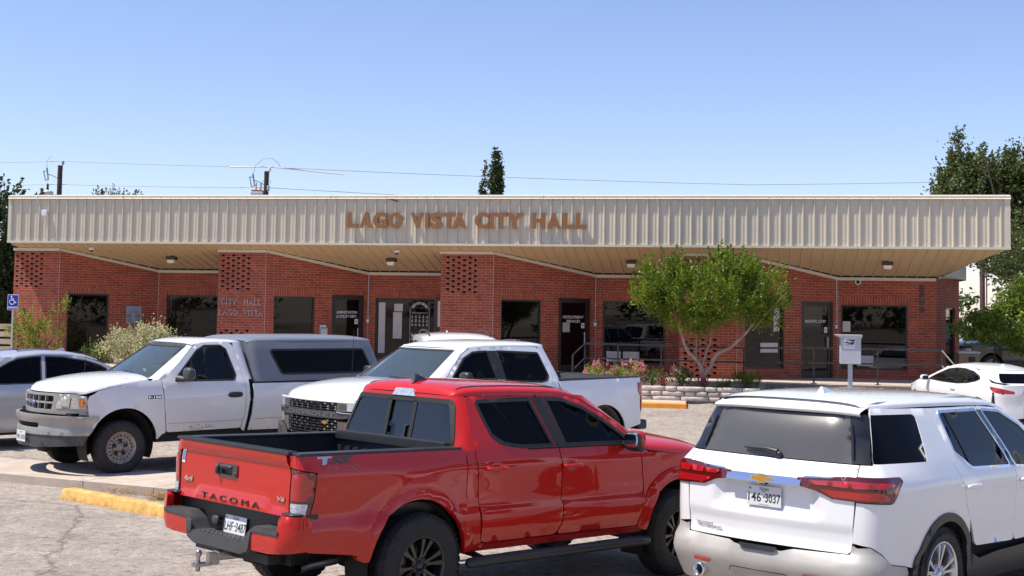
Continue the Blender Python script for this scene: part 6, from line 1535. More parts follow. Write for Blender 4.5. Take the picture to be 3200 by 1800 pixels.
    mb = MB(); panel(mb, CAB, [(-a, b) for a, b in L] + list(reversed(L)), [CAB.rear([(.62, 1.40), (.56, 1.76), (-.56, 1.76), (-.62, 1.40)])], step=.06, rim=.02); mb.build('cab_rear', WH, T)
    st = [(-2.04, .62, 1.835, .03, -.01), (-2.0, .675, 1.84, .055, 0), (-1.85, .69, 1.845, .065, 0), (-1.6, .692, 1.848, .068, 0), (-1.4, .69, 1.845, .064, .03), (-1.25, .69, 1.83, .05, .08), (-1.17, .69, 1.81, .035, .10)]
    mb = MB(); loft(mb, st, 24, n=2.6); mb.build('roof', WH, T)
    # camper shell
    cwid = lambda z: smooth([(1.25, .93), (1.35, .905), (1.6, .85), (1.80, .80), (1.87, .765)], z)
    CP = Shell(lambda z: -4.60 + .32 * max(0, z - 1.3), lambda z: -2.14 + .10 * (z - 1.3), cwid, .12, .12, 1.5)
    w_ = round_poly([(-2.62, 1.35), (-2.42, 1.75), (-4.20, 1.75), (-4.38, 1.35)], [.09, .06, .06, .06], 6)
    full = [(0, 1.26), (CP.T, 1.26), (CP.T, 1.86), (0, 1.86)]
    for sd in (1, -1):
        mb = MB(); panel(mb, CP, [(sd * a, b) for a, b in full], [CP.side(w_, sd)], step=.07, rim=.01); c_ = mb.build('camper_side', CS, T)
        mb = MB(); panel(mb, CP, CP.side(w_, sd), [CP.side(grow(w_, -.03), sd)], step=.06, off=.006, rim=.012); mb.build('window_seal', RB, c_)
        mb = MB(); panel(mb, CP, CP.side(grow(w_, -.02), sd), step=.1, off=-.004, rim=0); mb.build('camper_window', M['tint'], c_)
    st = [(-4.44, .70, 1.845, .03, -.02), (-4.40, .745, 1.855, .065, -.02), (-4.25, .765, 1.86, .085, 0), (-3.8, .77, 1.862, .098, 0), (-2.8, .77, 1.862, .10, 0), (-2.25, .765, 1.86, .09, 0), (-2.14, .75, 1.855, .07, .01), (-2.09, .72, 1.85, .03, .01)]
    mb = MB(); loft(mb, st, 24, n=2.8); mb.build('camper_roof', CS, T)
    mb = MB(); panel(mb, SH, [(-SH.yr(.9, .9), .6), (SH.yr(.9, .9), .6), (SH.yr(.9, .9), 1.23), (-SH.yr(.9, .9), 1.23)], step=.1, rim=.02); mb.build('tailgate', WH, T)
    mb = MB(); mb.box((-4.72, -.9, .48), (-4.55, .9, .62), bev=.02); mb.build('rear_bumper', M['chrome'], T)
    for x in (0, -3.52):
        for sd in (1, -1): wheel(T, x, sd * .83, .380, .380, .235, .215, 'steel', sd, R(0))
        well(T, x, .42, .50, .58, .90)
    body_box(T, -4.5, .55, .58, .45, .85); body_box(T, -3.0, -.55, .86, .42, .62); body_box(T, -2.0, -.5, .84, .55, .95, name='cab_floor'); body_box(T, -.5, .45, .5, .6, 1.12, name='engine_block')
    M['seat_blue'] = mat('blue_grey_seat', (.12, .15, .17), .9, var=.15)
    for y_ in (.42, -.42):
        mb = MB(); mb.sq((-1.55, y_, .98), (.55, .55, .2), 3, 8); mb.sq((-1.86, y_, 1.27), (.16, .52, .58), 3, 10); mb.sq((-1.9, y_, 1.60), (.1, .28, .2), 2.6, 8); mb.build('seat', M['seat_blue'], T)
    mb = MB(); mb.sq((-.85, 0, 1.17), (.55, 1.55, .26), 3, 10); mb.build('dashboard', mat('sun_lightened_dashboard', (.12, .16, .17), .7), T)  # dash colour lightened to stand in for sun through the windscreen
    mb = MB(); m_ = basis((-1.15, .40, 1.22), (0, 1, 0), (.4, 0, .92)); mb.tube([m_ @ Vector((.19 * math.cos(a / 20 * 6.2832), .19 * math.sin(a / 20 * 6.2832), 0)) for a in range(21)], .014, 6); mb.build('steering_wheel', M['dash'], T)
    mb = MB(); mb.tube([(-.20, -.84, 1.30), (-.21, -.84, 1.38), (-.24, -.84, 1.98)], [.009, .004, .003], 6); mb.build('antenna', M['black'], T)
camper_pickup()
# ---------------------------------------------------------------- white crew cab pickup
def crew_pickup():
    T = place('white_crew_cab_pickup', .609, 21.301, 0, -2.403, 0, 'newer white crew cab pickup with black mesh grille, parked directly behind the red pickup', 'pickup truck', 'vehicles in the parking lot')
    BK, RB = M['blackplastic'], M['rubber']
    WH = paint('bright_white_paint', (.80, .80, .81), rough=.35, dust=.06)
    wt = [(.45, .97), (.60, 1.0), (.80, 1.015), (1.05, 1.02), (1.20, 1.01), (1.30, .985), (1.38, .95), (1.82, .745), (1.92, .70)]
    W_ = lambda z: smooth(wt, z)
    def wp(x, y, z):
        if x > 3.4: x -= .16 * y * y * ss(3.4, 4.3, x)
        return (x, y, z)
    SH = Shell(-1.22, 4.58, W_, .09, .16, 1.0, wp)
    bw = lambda z: W_(min(z, 1.2)) - .25 * max(0, z - 1.2)
    BED = Shell(-1.22, 4.58, bw, .09, .16, 1.0, wp)
    def cw(x, y, z):
        k = ss(1.5, 2.4, x); return (x - k * .11 * (y / .8) ** 2, y, z)
    CAB = Shell(lambda z: .60 + .32 * max(0, z - 1.4), lambda z: 3.30 - (z - 1.38) * 1.62, W_, .13, .12, 1.5, cw)
    RX, FX = -.27, 3.47
    for sd in (1, -1):
        S = lambda p, s=SH: s.side(p, sd)
        lamp = [(BED.yr(.90, 1), .80), (BED.yr(.90, 1), 1.26), (BED.sx(-1.085, 1), 1.26), (BED.sx(-1.08, 1), 1.12), (BED.sx(-1.13, 1), 1.06), (BED.sx(-1.135, 1), .86), (BED.sx(-1.16, 1), .80)]
        o = S([(-1.19, .60), (-.80, .52)], BED) + [(sd * BED.sx(x, .8), z) for x, z in arc(RX, .44, .53, .50, 172, 8)] + S([(.66, .50), (.67, 1.33)], BED) + S([(-1.05, 1.345)], BED) + [(sd * BED.yr(.90, 1.3), 1.345), (sd * BED.yr(.90, 1.27), 1.268)] + [(sd * BED.sx(-1.08, 1), 1.268), (sd * BED.sx(-1.07, 1), 1.12), (sd * BED.sx(-1.12, 1), 1.06), (sd * BED.sx(-1.125, 1), .86), (sd * BED.sx(-1.15, 1), .795), (sd * BED.yr(.90, .8), .79), (sd * BED.yr(.90, .7), .62)]
        mb = MB(); panel(mb, BED, o, step=.055, rim=.02, fn=lambda a, b: .022 * math.exp(-((math.hypot(abs(a) - BED.sx(RX, .8), b - .44) - .57) / .10) ** 2)); mb.build('bed_side', WH, T)
        mb = MB(); panel(mb, BED, [(sd * a, b) for a, b in round_poly(lamp, .015)], step=.03, off=.006, rim=.03); t = mb.build('tail_light', M['lens_red'], T)
        mb = MB(); panel(mb, BED, [(sd * BED.yr(.92, .9), .84), (sd * BED.yr(.92, 1), 1.02), (sd * BED.sx(-1.15, 1), 1.02), (sd * BED.sx(-1.15, .9), .84)], step=.05, off=.008, rim=0); mb.build('lower_lens', M['lens_dark_red'], t)
        mb = MB(); mb.box((-1.17, sd * .90 - .05, 1.335), (.62, sd * .90 + .055, 1.368), bev=.012); mb.build('bed_rail_cap', BK, T)
        # rocker and cab corner
        mb = MB(); panel(mb, SH, S([(.70, .50), (.70, 1.33), (.79, 1.33), (.80, .56), (2.98, .56), (2.98, .50)]), step=.06, rim=.02); mb.build('rocker_panel', WH, T)
        d1 = round_poly([(.815, .57), (.80, 1.35), (.80, 1.50), (.90, 1.80), (.97, 1.848), (1.885, 1.862), (1.865, 1.36), (1.86, .57)], [.05, 0, .02, .05, .05, .01, 0, .04])
        w1 = round_poly([(.865, 1.42), (.955, 1.765), (1.79, 1.80), (1.775, 1.375), (1.70, 1.355), (1.05, 1.322), (.92, 1.345)], [.03, .05, .02, .02, .03, .08, .06])
        d2 = round_poly([(1.875, .57), (1.88, 1.36), (1.90, 1.862), (2.30, 1.842), (2.51, 1.745), (2.865, 1.44), (2.985, 1.32), (2.975, .57)], [.04, 0, .01, .06, .08, .03, .02, .04])
        w2 = round_poly([(1.925, 1.385), (1.98, 1.80), (2.27, 1.785), (2.47, 1.70), (2.77, 1.44), (2.76, 1.40)], [.02, .02, .08, .08, .03, .02])
        for d, w_, hx in ((d1, w1, .98), (d2, w2, 2.05)):
            mb = MB(); panel(mb, SH, S(d), [S(w_)], step=.055, rim=.018, fn=lambda a, b: -.012 * math.exp(-((b - .82) / .08) ** 2)); dr = mb.build('door', WH, T)
            mb = MB(); panel(mb, SH, S(grow(w_, .008)), [S(grow(w_, -.02))], step=.06, off=.003, rim=.012); mb.build('window_seal', RB, dr)
            mb = MB(); panel(mb, SH, S(grow(w_, -.012)), step=.1, off=-.008, rim=0); mb.build('window_glass', M['tint'], dr)
            c = SH.at(sd * SH.sx(hx, 1.16), 1.16, 0); n = (SH.at(sd * SH.sx(hx, 1.16), 1.16, .01) - c).normalized(); mb = MB(); mb.sq(c + n * .03, (.24, .03, .04), 3, 8); mb.build('handle', WH, dr)
        mb = MB(); panel(mb, SH, S([(1.79, 1.80), (1.975, 1.80), (1.93, 1.385), (1.775, 1.375)]), step=.06, off=.004, rim=0); mb.build('door_pillar', RB, T)
        # fender
        o = S([(2.99, .55), (2.93, .50)]) + [(sd * SH.sx(x, .8), z) for x, z in arc(FX, .44, .53, .50, 172, 8)] + S([(4.1, .62)]) + [(sd * SH.yf(.93, .8), .64), (sd * SH.yf(.93, .95), .98), (sd * SH.yf(1.0, 1), .99), (sd * SH.sx(4.28, 1.1), 1.0), (sd * SH.sx(4.25, 1.1), 1.12)] + S([(4.1, 1.16), (3.7, 1.22), (3.0, 1.29)])
        mb = MB(); panel(mb, SH, o, step=.06, rim=.02, fn=lambda a, b: .02 * math.exp(-((math.hypot(abs(a) - SH.sx(FX, .8), b - .44) - .57) / .10) ** 2)); mb.build('front_fender', WH, T)
        # headlight
        hl = [(SH.yf(.60, 1.0), 1.0), (SH.yf(.60, 1.1), 1.115), (SH.yf(1.0, 1.1), 1.115), (SH.sx(4.26, 1.1), 1.115), (SH.sx(4.28, 1.0), 1.01)]
        mb = MB(); panel(mb, SH, [(sd * a, b) for a, b in hl], step=.05, off=.004, rim=.03); h = mb.build('headlight', M['lens_clear'], T)
        mb = MB(); panel(mb, SH, [(sd * SH.yf(.61, 1.0), 1.01), (sd * SH.yf(.61, 1.1), 1.105), (sd * SH.yf(.76, 1.1), 1.105), (sd * SH.yf(.76, 1.0), 1.01)], step=.05, off=.008, rim=0); mb.build('lamp_housing', mat('smoked_lamp', (.06, .05, .045), .1, coat=1), h)
        mb = MB(); panel(mb, SH, [(sd * SH.yf(.60, .7), .66), (sd * SH.yf(.60, .88), .86), (sd * SH.yf(.80, .88), .86), (sd * SH.yf(.80, .7), .66)], step=.06, off=.004, rim=.02); mb.build('lower_lamp', mat('lower_lamp_lens', (.10, .07, .06), .12, coat=1), T)
        # mirror
        mb = MB(); mb.sq((2.72, sd * 1.16, 1.40), (.14, .23, .24), 3.2, 12); mb.tube([(2.78, sd * .92, 1.34), (2.74, sd * 1.08, 1.34)], .035, 8); mb.build('wing_mirror', BK, T)
    T2 = 2 * SH.T
    both = lambda p: p + [(T2 - a, b) for a, b in reversed(p)]
    # grille
    mb = MB(); panel(mb, SH, [(SH.yf(a, b), b) for a, b in ((.60, .60), (.60, 1.12), (-.60, 1.12), (-.60, .60))], step=.08, off=-.05, rim=0); g = mb.build('grille', M['gap'], T)
    mb = MB(); ch = MB()
    def gbar(y0, y1, z0, z1, mbx, of=.0, dep=.04):
        q = [SH.at(SH.yf(a, b), b, o_) for o_ in (of, -dep) for a, b in ((y0, z0), (y1, z0), (y1, z1), (y0, z1))]
        mbx.mesh(q, [(0, 1, 2, 3), (4, 7, 6, 5), (0, 4, 5, 1), (1, 5, 6, 2), (2, 6, 7, 3), (3, 7, 4, 0)])
    for z in (1.085, 1.05, 1.015, .855, .815, .775, .735, .695, .655):
        for k in range(-4, 4): gbar(k * .15, k * .15 + .15, z - .006, z + .006, mb)
        for k in range(-4, 4):
            c = k * .15 + (.03 if int(z * 1000) // 35 % 2 else .09); gbar(c, c + .045, z - .016, z + .016, mb, .002)
            gbar(c + .004, c + .036, z + .004, z + .014, ch, .005, .0)
    mb.build('grille_mesh', M['blackplastic'], g); ch.build('grille_studs', M['chrome'], g)
    BP = both([(SH.yf(.25, .9), .895), (SH.yf(.68, .9), .895), (SH.yf(.90, .9), .92), (SH.yf(.90, .95), .985), (SH.yf(.66, .95), .985), (SH.yf(.60, .95), .99), (SH.yf(.25, .95), .99)])
    mb = MB(); panel(mb, SH, BP, step=.05, off=.02, rim=.06); b = mb.build('grille_bar', M['greyplastic'], T)
    mb = MB(); text_on(mb, SH, "CHEVROLET", SH.T, .942, .062, 1.14, off=.021, bold=.035, thick=.004); mb.build('grille_lettering', mat('grey_lettering', (.11, .11, .115), .35), b)
    mb = MB()
    for p in ([(.60, .992), (.68, .978), (.92, .978)], [(-.60, .992), (-.68, .978), (-.92, .978)]):
        mb.tube([SH.at(SH.yf(a, b_), b_, .026) for a, b_ in p], .009, 6)
    mb.build('bar_trim', M['chrome'], b)
    mb = MB(); bowtie(mb, basis(SH.at(SH.yf(.36, .84), .835, .008), (0, 1, 0), (0, 0, 1), (1, 0, 0)), .8); mb.build('bowtie_emblem', [M['chrome'], M['gold']], g)
    # bumper
    BPs = Shell(-1, 4.66, lambda z: 1.02, .1, .2, .6, wp)
    bb = [(BPs.yf(.3, .4), .42), (BPs.yf(.8, .4), .43), (BPs.sx(4.2, .5), .48), (BPs.sx(4.15, .6), .70), (BPs.yf(.95, .7), .77), (BPs.yf(.72, .7), .72), (BPs.yf(.62, .6), .62), (BPs.yf(.3, .6), .61)]
    mb = MB(); panel(mb, BPs, bb + [(2 * BPs.T - a, b_) for a, b_ in reversed(bb)], step=.06, rim=.06); mb.build('front_bumper', M['greyplastic'], T)
    # hood
    st = [(3.02, .93, 1.29, .085, .2), (3.2, .97, 1.285, .115, .1), (3.6, .985, 1.255, .13, .06), (4.0, .975, 1.205, .135, .07), (4.22, .94, 1.165, .125, .13), (4.36, .86, 1.135, .10, .14), (4.42, .80, 1.125, .05, .15), (4.44, .74, 1.12, .01, .15)]
    mb = MB(); loft(mb, st, 32, n=3.0); hd = mb.build('hood', WH, T)
    HF = lambda x, y_: interp([(s[0], s[2] + s[3] * (max(0, 1 - abs(y_ / s[1]) ** 3)) ** (1 / 3)) for s in st], x)
    mb = MB()
    mb.tube([(SH.at(SH.yf(y_, 1.12), 1.122, .0)) for y_ in (.9, .6, .3, 0, -.3, -.6, -.9)], .014, 8); mb.build('hood_lip', WH, hd)
    # windscreen
    L = CAB.side([(2.985, 1.33), (2.87, 1.447), (2.515, 1.752), (2.30, 1.856)], 1); cx = 2 * CAB.T
    outl = [(CAB.yf(.85, 1.3), 1.31)] + L + [(CAB.yf(.5, 1.86), 1.862), (CAB.yf(-.5, 1.86), 1.862)] + [(cx - a, b_) for a, b_ in reversed(L)] + [(cx - CAB.yf(.85, 1.3), 1.31)]
    ws = [(CAB.yf(a, b_), b_) for a, b_ in round_poly([(.82, 1.375), (.66, 1.815), (-.66, 1.815), (-.82, 1.375)], .03)]
    mb = MB(); panel(mb, CAB, outl, [ws], step=.06, rim=.015); f_ = mb.build('windscreen_frame', WH, T)
    mb = MB(); panel(mb, CAB, grow(ws, .003), [grow(ws, -.018)], step=.06, off=.002, rim=.01); mb.build('windscreen_seal', RB, f_)
    mb = MB(); panel(mb, CAB, ws, step=.1, off=-.006, rim=0); mb.build('windscreen', M['screen'], f_)
    mb = MB(); mb.box((2.85, -.9, 1.28), (3.2, .9, 1.345)); mb.build('cowl', BK, T)
    a = CAB.at(CAB.yf(.60, 1.38), 1.385, .02); b = CAB.at(CAB.yf(.05, 1.42), 1.41, .02); wiper(T, [a, b])
    # cab back + roof
    L = [(CAB.sx(.795, 1.35), 1.32), (CAB.sx(.80, 1.5), 1.50), (CAB.sx(.895, 1.79), 1.80), (CAB.sx(.93, 1.85), 1.87)]
    bw_ = CAB.rear(round_poly([(.70, 1.44), (.62, 1.80), (-.62, 1.80), (-.70, 1.44)], .05))
    mb = MB(); panel(mb, CAB, [(-a_, b_) for a_, b_ in L] + list(reversed(L)), [bw_], step=.06, rim=.02); c_ = mb.build('cab_rear', WH, T)
    mb = MB(); panel(mb, CAB, bw_, step=.1, off=-.006, rim=0); mb.build('rear_window', M['tint'], c_)
    st = [(.735, .66, 1.845, .04, -.02), (.78, .70, 1.85, .07, -.01), (.95, .722, 1.852, .085, 0), (1.5, .727, 1.855, .092, 0), (2.0, .725, 1.852, .088, 0), (2.25, .722, 1.842, .075, .05), (2.40, .72, 1.825, .055, .09), (2.48, .72, 1.81, .035, .10)]
    mb = MB(); loft(mb, st, 26, n=2.8); mb.build('roof', WH, T)
    mb = MB(); mb.sq((.80, 0, 1.93), (.16, .36, .035), 3, 8); mb.build('third_brake_light', M['lens_dark_red'], T)
    # bed
    mb = MB(); x0, x1, yw, zf, zt = -1.12, .60, .85, .86, 1.34
    mb.face([(x0, -yw, zf), (x1, -yw, zf), (x1, yw, zf), (x0, yw, zf)])
    for sd in (1, -1): mb.face([(x0, sd * yw, zf), (x1, sd * yw, zf), (x1, sd * yw, zt), (x0, sd * yw, zt)])
    mb.face([(x1, -yw, zf), (x1, yw, zf), (x1, yw, zt), (x1, -yw, zt)]); mb.face([(x0, -yw, zf), (x0, yw, zf), (x0, yw, zt), (x0, -yw, zt)])
    mb.build('bed_liner', mat('bed_liner_grey', (.09, .09, .095), .7, var=.2), T)
    mb = MB()
    for k in range(6): mb.box((-.9 + k * .24, -yw - .004, 1.24), (-.78 + k * .24, -yw + .008, 1.275)); 
    mb.build('bed_slots', BK, T)
    mb = MB(); mb.box((.60, -.9, 1.30), (.68, .9, 1.39), bev=.01); mb.build('bulkhead_rail', BK, T)
    mb = MB(); panel(mb, BED, BED.rear(round_poly([(.89, .66), (.89, 1.35), (-.89, 1.35), (-.89, .66)], .02)), step=.08, rim=.03); mb.build('tailgate', WH, T)
    mb = MB(); mb.box((-1.36, -.98, .50), (-1.14, .98, .66), bev=.04); mb.build('rear_bumper', BK, T)
    for x in (RX, FX):
        for sd in (1, -1): wheel(T, x, sd * .88, .40, .40, .265, .222, 'simple', sd)
        well(T, x, .44, .50, .60, .94)
    mb = MB(); mb.lathe([(.49, .60), (.49, .96)], 24, Matrix(((1, 0, 0, RX), (0, 0, 1, 0), (0, 1, 0, .44), (0, 0, 0, 1))), a0=0, a1=R(180)); mb.build('arch_liner', mat('pale_arch_liner', (.25, .24, .23), .8), T)
    body_box(T, -1.1, 4.3, .62, .45, .85); body_box(T, .3, 2.9, .90, .45, .62); body_box(T, .75, 3.0, .9, .55, .98, name='cab_floor'); body_box(T, 3.0, 4.2, .62, .6, 1.15, name='engine_block')
    seats(T, [(2.2, (.45, -.45), 1.02), (1.25, (.45, 0, -.45), 1.02)], M['seat'], .70)
    mb = MB(); mb.sq((2.78, 0, 1.24), (.5, 1.6, .24), 3, 10); mb.build('dashboard', M['dash'], T)
    mb = MB(); m_ = basis((2.52, .42, 1.36), (0, 1, 0), (-.4, 0, .92)); mb.tube([m_ @ Vector((.19 * math.cos(a / 20 * 6.2832), .19 * math.sin(a / 20 * 6.2832), 0)) for a in range(21)], .016, 6); mb.build('steering_wheel', M['dash'], T)
    mb = MB(); mb.sq((2.50, 0, 1.76), (.03, .24, .07), 3, 8); mb.build('interior_mirror', M['dash'], T)
    mb = MB(); mb.tube([(3.25, -.88, 1.33), (3.25, -.88, 1.42), (3.23, -.88, 2.08)], [.009, .004, .003], 6); mb.build('antenna', M['black'], T)
crew_pickup()

# ---------------------------------------------------------------- simpler cars
def small_car(name, pose, label, cat, P):
    T = place(name, *pose, 0, label, cat, 'vehicles in the parking lot')
    PT = P['paint']; BK = M['blackplastic']
    wt = P['w']; W_ = lambda z: smooth(wt, z)
    xr, xf, XR, XF = P['xr'], P['xf'], P['cab_xr'], P['cab_xf']
    kf = P.get('kf', .18); kr = P.get('kr', .12)
    def wp(x, y, z):
        m_ = (xr + xf) / 2
        if x > m_: y *= 1 - .12 * ss(xf - 1.2, xf, x); x -= kf * (y / .8) ** 2 * ss(xf - 1.0, xf, x)
        else: y *= 1 - .08 * ss(xr + 1.0, xr, x); x += kr * (y / .8) ** 2 * ss(xr + .8, xr, x)
        return (x, y, z)
    SH = Shell(lambda z: xr + P.get('xr_fn', lambda z: 0)(z), xf, W_, .2, .25, .7, wp)
    def cw(x, y, z):
        a, b = XR(z), XF(z); m_ = (a + b) / 2
        k = ss(m_, b, x) if x > m_ else ss(m_, a, x)
        return (x + (-1 if x > m_ else 1) * .14 * (y / .75) ** 2 * k, y, z)
    CAB = Shell(XR, XF, W_, .10, .12, P['zc'], cw)
    belt = P['belt']; zr = P['zr']
    for sd in (1, -1):
        S = lambda p: SH.side(p, sd)
        low = P['zlow']
        ax = P['axles']; r = P['arch']
        top = P['top']          # (x, z) from front to rear along the shoulder
        o = [(ax[0] - r - .02, low)] if False else []
        rear = [(sd * SH.yr(.3, .5), .32), (sd * SH.yr(.3, .8), P['deck'])]
        bottom = S([(ax[1] - r - .25, low + .02)] + [(x, z) for x, z in arc(ax[1], P['r'] + .02, r, r, 170, 10)] + [(ax[1] + r + .05, low), (ax[0] - r - .05, low)] + [(x, z) for x, z in arc(ax[0], P['r'] + .02, r, r, 170, 10)] + [(ax[0] + r + .2, low + .02)])
        front = [(sd * SH.yf(.3, .4), low + .08), (sd * SH.yf(.3, .6), P['nose'])]
        o = [(sd * SH.yr(.3, .4), low + .08)] + bottom + front + S(top) + [(sd * SH.yr(.3, .8), P['deck'])]
        ws = [round_poly(w_, rr) for w_, rr in P['windows']]
        mb = MB(); panel(mb, SH, o, [S(w_) for w_ in ws], step=.07, rim=.015, fn=lambda a, b: .010 * math.exp(-((b - P['crease']) / .04) ** 2) - .01 * math.exp(-((b - P['crease'] + .25) / .12) ** 2)); bs = mb.build('body_side', PT, T)
        for w_ in ws:
            mb = MB(); panel(mb, SH, S(grow(w_, .004)), [S(grow(w_, -.018))], step=.07, off=.002, rim=.012); mb.build('window_seal', M['rubber'], bs)
            mb = MB(); panel(mb, SH, S(grow(w_, -.01)), step=.1, off=-.006, rim=0); mb.build('side_window', P.get('glass', M['tint']), bs)
        mb = MB()
        for s_ in P['seams']: tub(mb, S(s_), SH, .0005, .0035)
        mb.build('door_seam', M['gap'], bs)
        for hx, hz in P['handles']:
            c = SH.at(sd * SH.sx(hx, hz), hz, 0); n = (SH.at(sd * SH.sx(hx, hz), hz, .01) - c).normalized(); mb = MB(); mb.sq(c + n * .022, (.2, .024, .032), 3, 8); mb.build('handle', P.get('handle', PT), bs)
        for q, m_, nm in P['lamps']:
            mb = MB(); pts = [((sd * (SH.yr(-a[1], a[2]) if a[0] == 'r' and a[1] < 0 else SH.yr(a[1], a[2]) if a[0] == 'r' else SH.yf(a[1], a[2]) if a[0] == 'f' else SH.sx(a[1], a[2]))), a[2]) for a in q]
            panel(mb, SH, round_poly(pts, .02), step=.04, off=.006, rim=.02); mb.build(nm, M[m_], T)
        mx, mz = P['mirror']; wy = W_(mz)
        mb = MB(); mb.sq((mx, sd * (wy + .13), mz), (.13, .20, .13), 2.6, 10); mb.tube([(mx + .05, sd * (wy - .02), mz - .03), (mx, sd * (wy + .1), mz - .04)], .025, 8); e = mb.build('wing_mirror', P.get('mirror_paint', PT), T)
        mb = MB(); mb.sq((mx - .062, sd * (wy + .135), mz), (.012, .16, .10), 3, 8); mb.build('mirror_glass', BK, e)
        for x in ax:
            wheel(T, x, sd * (W_(.5) - .12), P['r'], P['r'], .22, P['r'] * .63, 'twin', sd)
    # bonnet, windscreen, roof, rear screen, tail
    T2 = 2 * CAB.T
    mb = MB(); loft(mb, P['hood'], 24, n=2.5); mb.build('hood', PT, T)
    mb = MB(); loft(mb, P['roof'], 26, n=P.get('rn', 2.5)); rf = mb.build('roof', P.get('roof_paint', PT), T)
    mb = MB(); L = CAB.side(P['apillar'], 1); z0 = P['apillar'][0][1] - .03; z1 = P['apillar'][-1][1] + .01
    outl = [(CAB.yf(.7, z0), z0)] + L + [(CAB.yf(.4, z1), z1), (CAB.yf(-.4, z1), z1)] + [(T2 - a, b) for a, b in reversed(L)] + [(T2 - CAB.yf(.7, z0), z0)]
    zz0, zz1 = z0 + .04, z1 - .04; ws = [(CAB.yf(a, b), b) for a, b in ((P['wsw'][0], zz0), (P['wsw'][1], zz1), (-P['wsw'][1], zz1), (-P['wsw'][0], zz0))]
    panel(mb, CAB, outl, [ws], step=.07, rim=.01); wf = mb.build('windscreen_frame', PT, T)
    mb = MB(); panel(mb, CAB, ws, step=.1, off=-.005, rim=0); mb.build('windscreen', M['screen'], wf)
    mb = MB(); L = CAB.side(P['cpillar'], 1); z0 = P['cpillar'][0][1] - .02; z1 = P['cpillar'][-1][1] + .005
    L2 = [(-a, b) for a, b in L]
    rw = [(CAB.yr(a, b), b) for a, b in round_poly(P['rear_win'], .06)]
    panel(mb, CAB, [(-CAB.yr(.6, z0), z0)] + L2 + list(reversed(L)) + [(CAB.yr(.6, z0), z0)], [rw], step=.07, rim=.01); cf = mb.build('rear_pillar', PT, T)
    mb = MB(); panel(mb, CAB, rw, step=.1, off=-.004, rim=0); mb.build('rear_window', P.get('rglass', M['tint']), cf)
    mb = MB(); panel(mb, SH, [(-SH.yr(.3, .4), P['zlow'] + .08), (SH.yr(.3, .4), P['zlow'] + .08), (SH.yr(.3, .8), P['deck']), (-SH.yr(.3, .8), P['deck'])], step=.08, rim=.02); mb.build('tail_panel', PT, T)
    if P.get('bootlid'):
        mb = MB(); loft(mb, P['bootlid'], 24, n=2.5); mb.build('boot_lid', PT, T)
    F2 = 2 * SH.T
    mb = MB(); panel(mb, SH, [(SH.yf(.3, .4), P['zlow'] + .08), (SH.yf(.3, .6), P['nose']), (F2 - SH.yf(.3, .6), P['nose']), (F2 - SH.yf(.3, .4), P['zlow'] + .08)], step=.08, rim=.02); mb.build('nose_panel', PT, T)
    RF = lambda x, y_=0: interp(sorted([(s[0], s[2] + s[3]) for s in P['roof']]), x)
    if P.get('fin'):
        fx = P['fin']; z = RF(fx) - .008; h = .055; mb = MB(); mb.mesh([(fx - .10, .03, z), (fx - .10, -.03, z), (fx + .12, 0, z), (fx - .085, .008, z + h), (fx - .085, -.008, z + h), (fx - .02, 0, z + h * .9)], [(0, 1, 4, 3), (0, 3, 5, 2), (1, 2, 5, 4), (3, 4, 5)]); mb.build('antenna_fin', PT, T)
    if P.get('sunroof'):
        a, b, w_ = P['sunroof']; mb = MB(); pts = [(a, -w_), (b, -w_), (b, w_), (a, w_)]; sf = Top(lambda x, y_: interp(sorted([(s[0], s[2] + s[3] * (max(0, 1 - abs(y_ / s[1]) ** 2.5)) ** .4) for s in P['roof']]), x) + .003)
        panel(mb, sf, round_poly(pts, .08), step=.07, rim=.008); mb.build('sunroof', M['gloss_black'], rf)
    if P.get('rails'):
        a, b, w_ = P['rails']
        for sd in (1, -1):
            mb = MB(); pts = [(a + (b - a) * k / 10, sd * w_, RF(a + (b - a) * k / 10) - .03 + .075 * math.sin(math.pi * min(1, max(0, k / 10))) ** .35) for k in range(11)]; mb.tube(pts, [.012] + [.017] * 9 + [.012], 8)
            mb.build('roof_rail', M['rubber'], T)
    ax = P['axles']
    body_box(T, xr + .25, xf - .35, .55, P['zlow'] - .02, .6); body_box(T, ax[1] + P['arch'] + .05, ax[0] - P['arch'] - .05, W_(.5) - .06, P['zlow'] - .02, .55)
    for x in ax: well(T, x, P['r'] + .02, P['arch'] + .0, .5, W_(.5) - .05)
    body_box(T, P['floor'][0], P['floor'][1], W_(.8) - .08, .5, belt - .12, name='cab_floor')
    seats(T, P['seats'], M['seat_dark'], .56)
    mb = MB(); mb.sq(P['dash'], (.5, 1.35, .2), 3, 10); mb.build('dashboard', M['dash'], T)
    mb = MB(); m_ = basis((P['dash'][0] - .32, .36, P['dash'][2] + .03), (0, 1, 0), (-.4, 0, .92)); mb.tube([m_ @ Vector((.18 * math.cos(a / 16 * 6.2832), .18 * math.sin(a / 16 * 6.2832), 0)) for a in range(17)], .014, 6); mb.build('steering_wheel', M['dash'], T)
    return T, SH

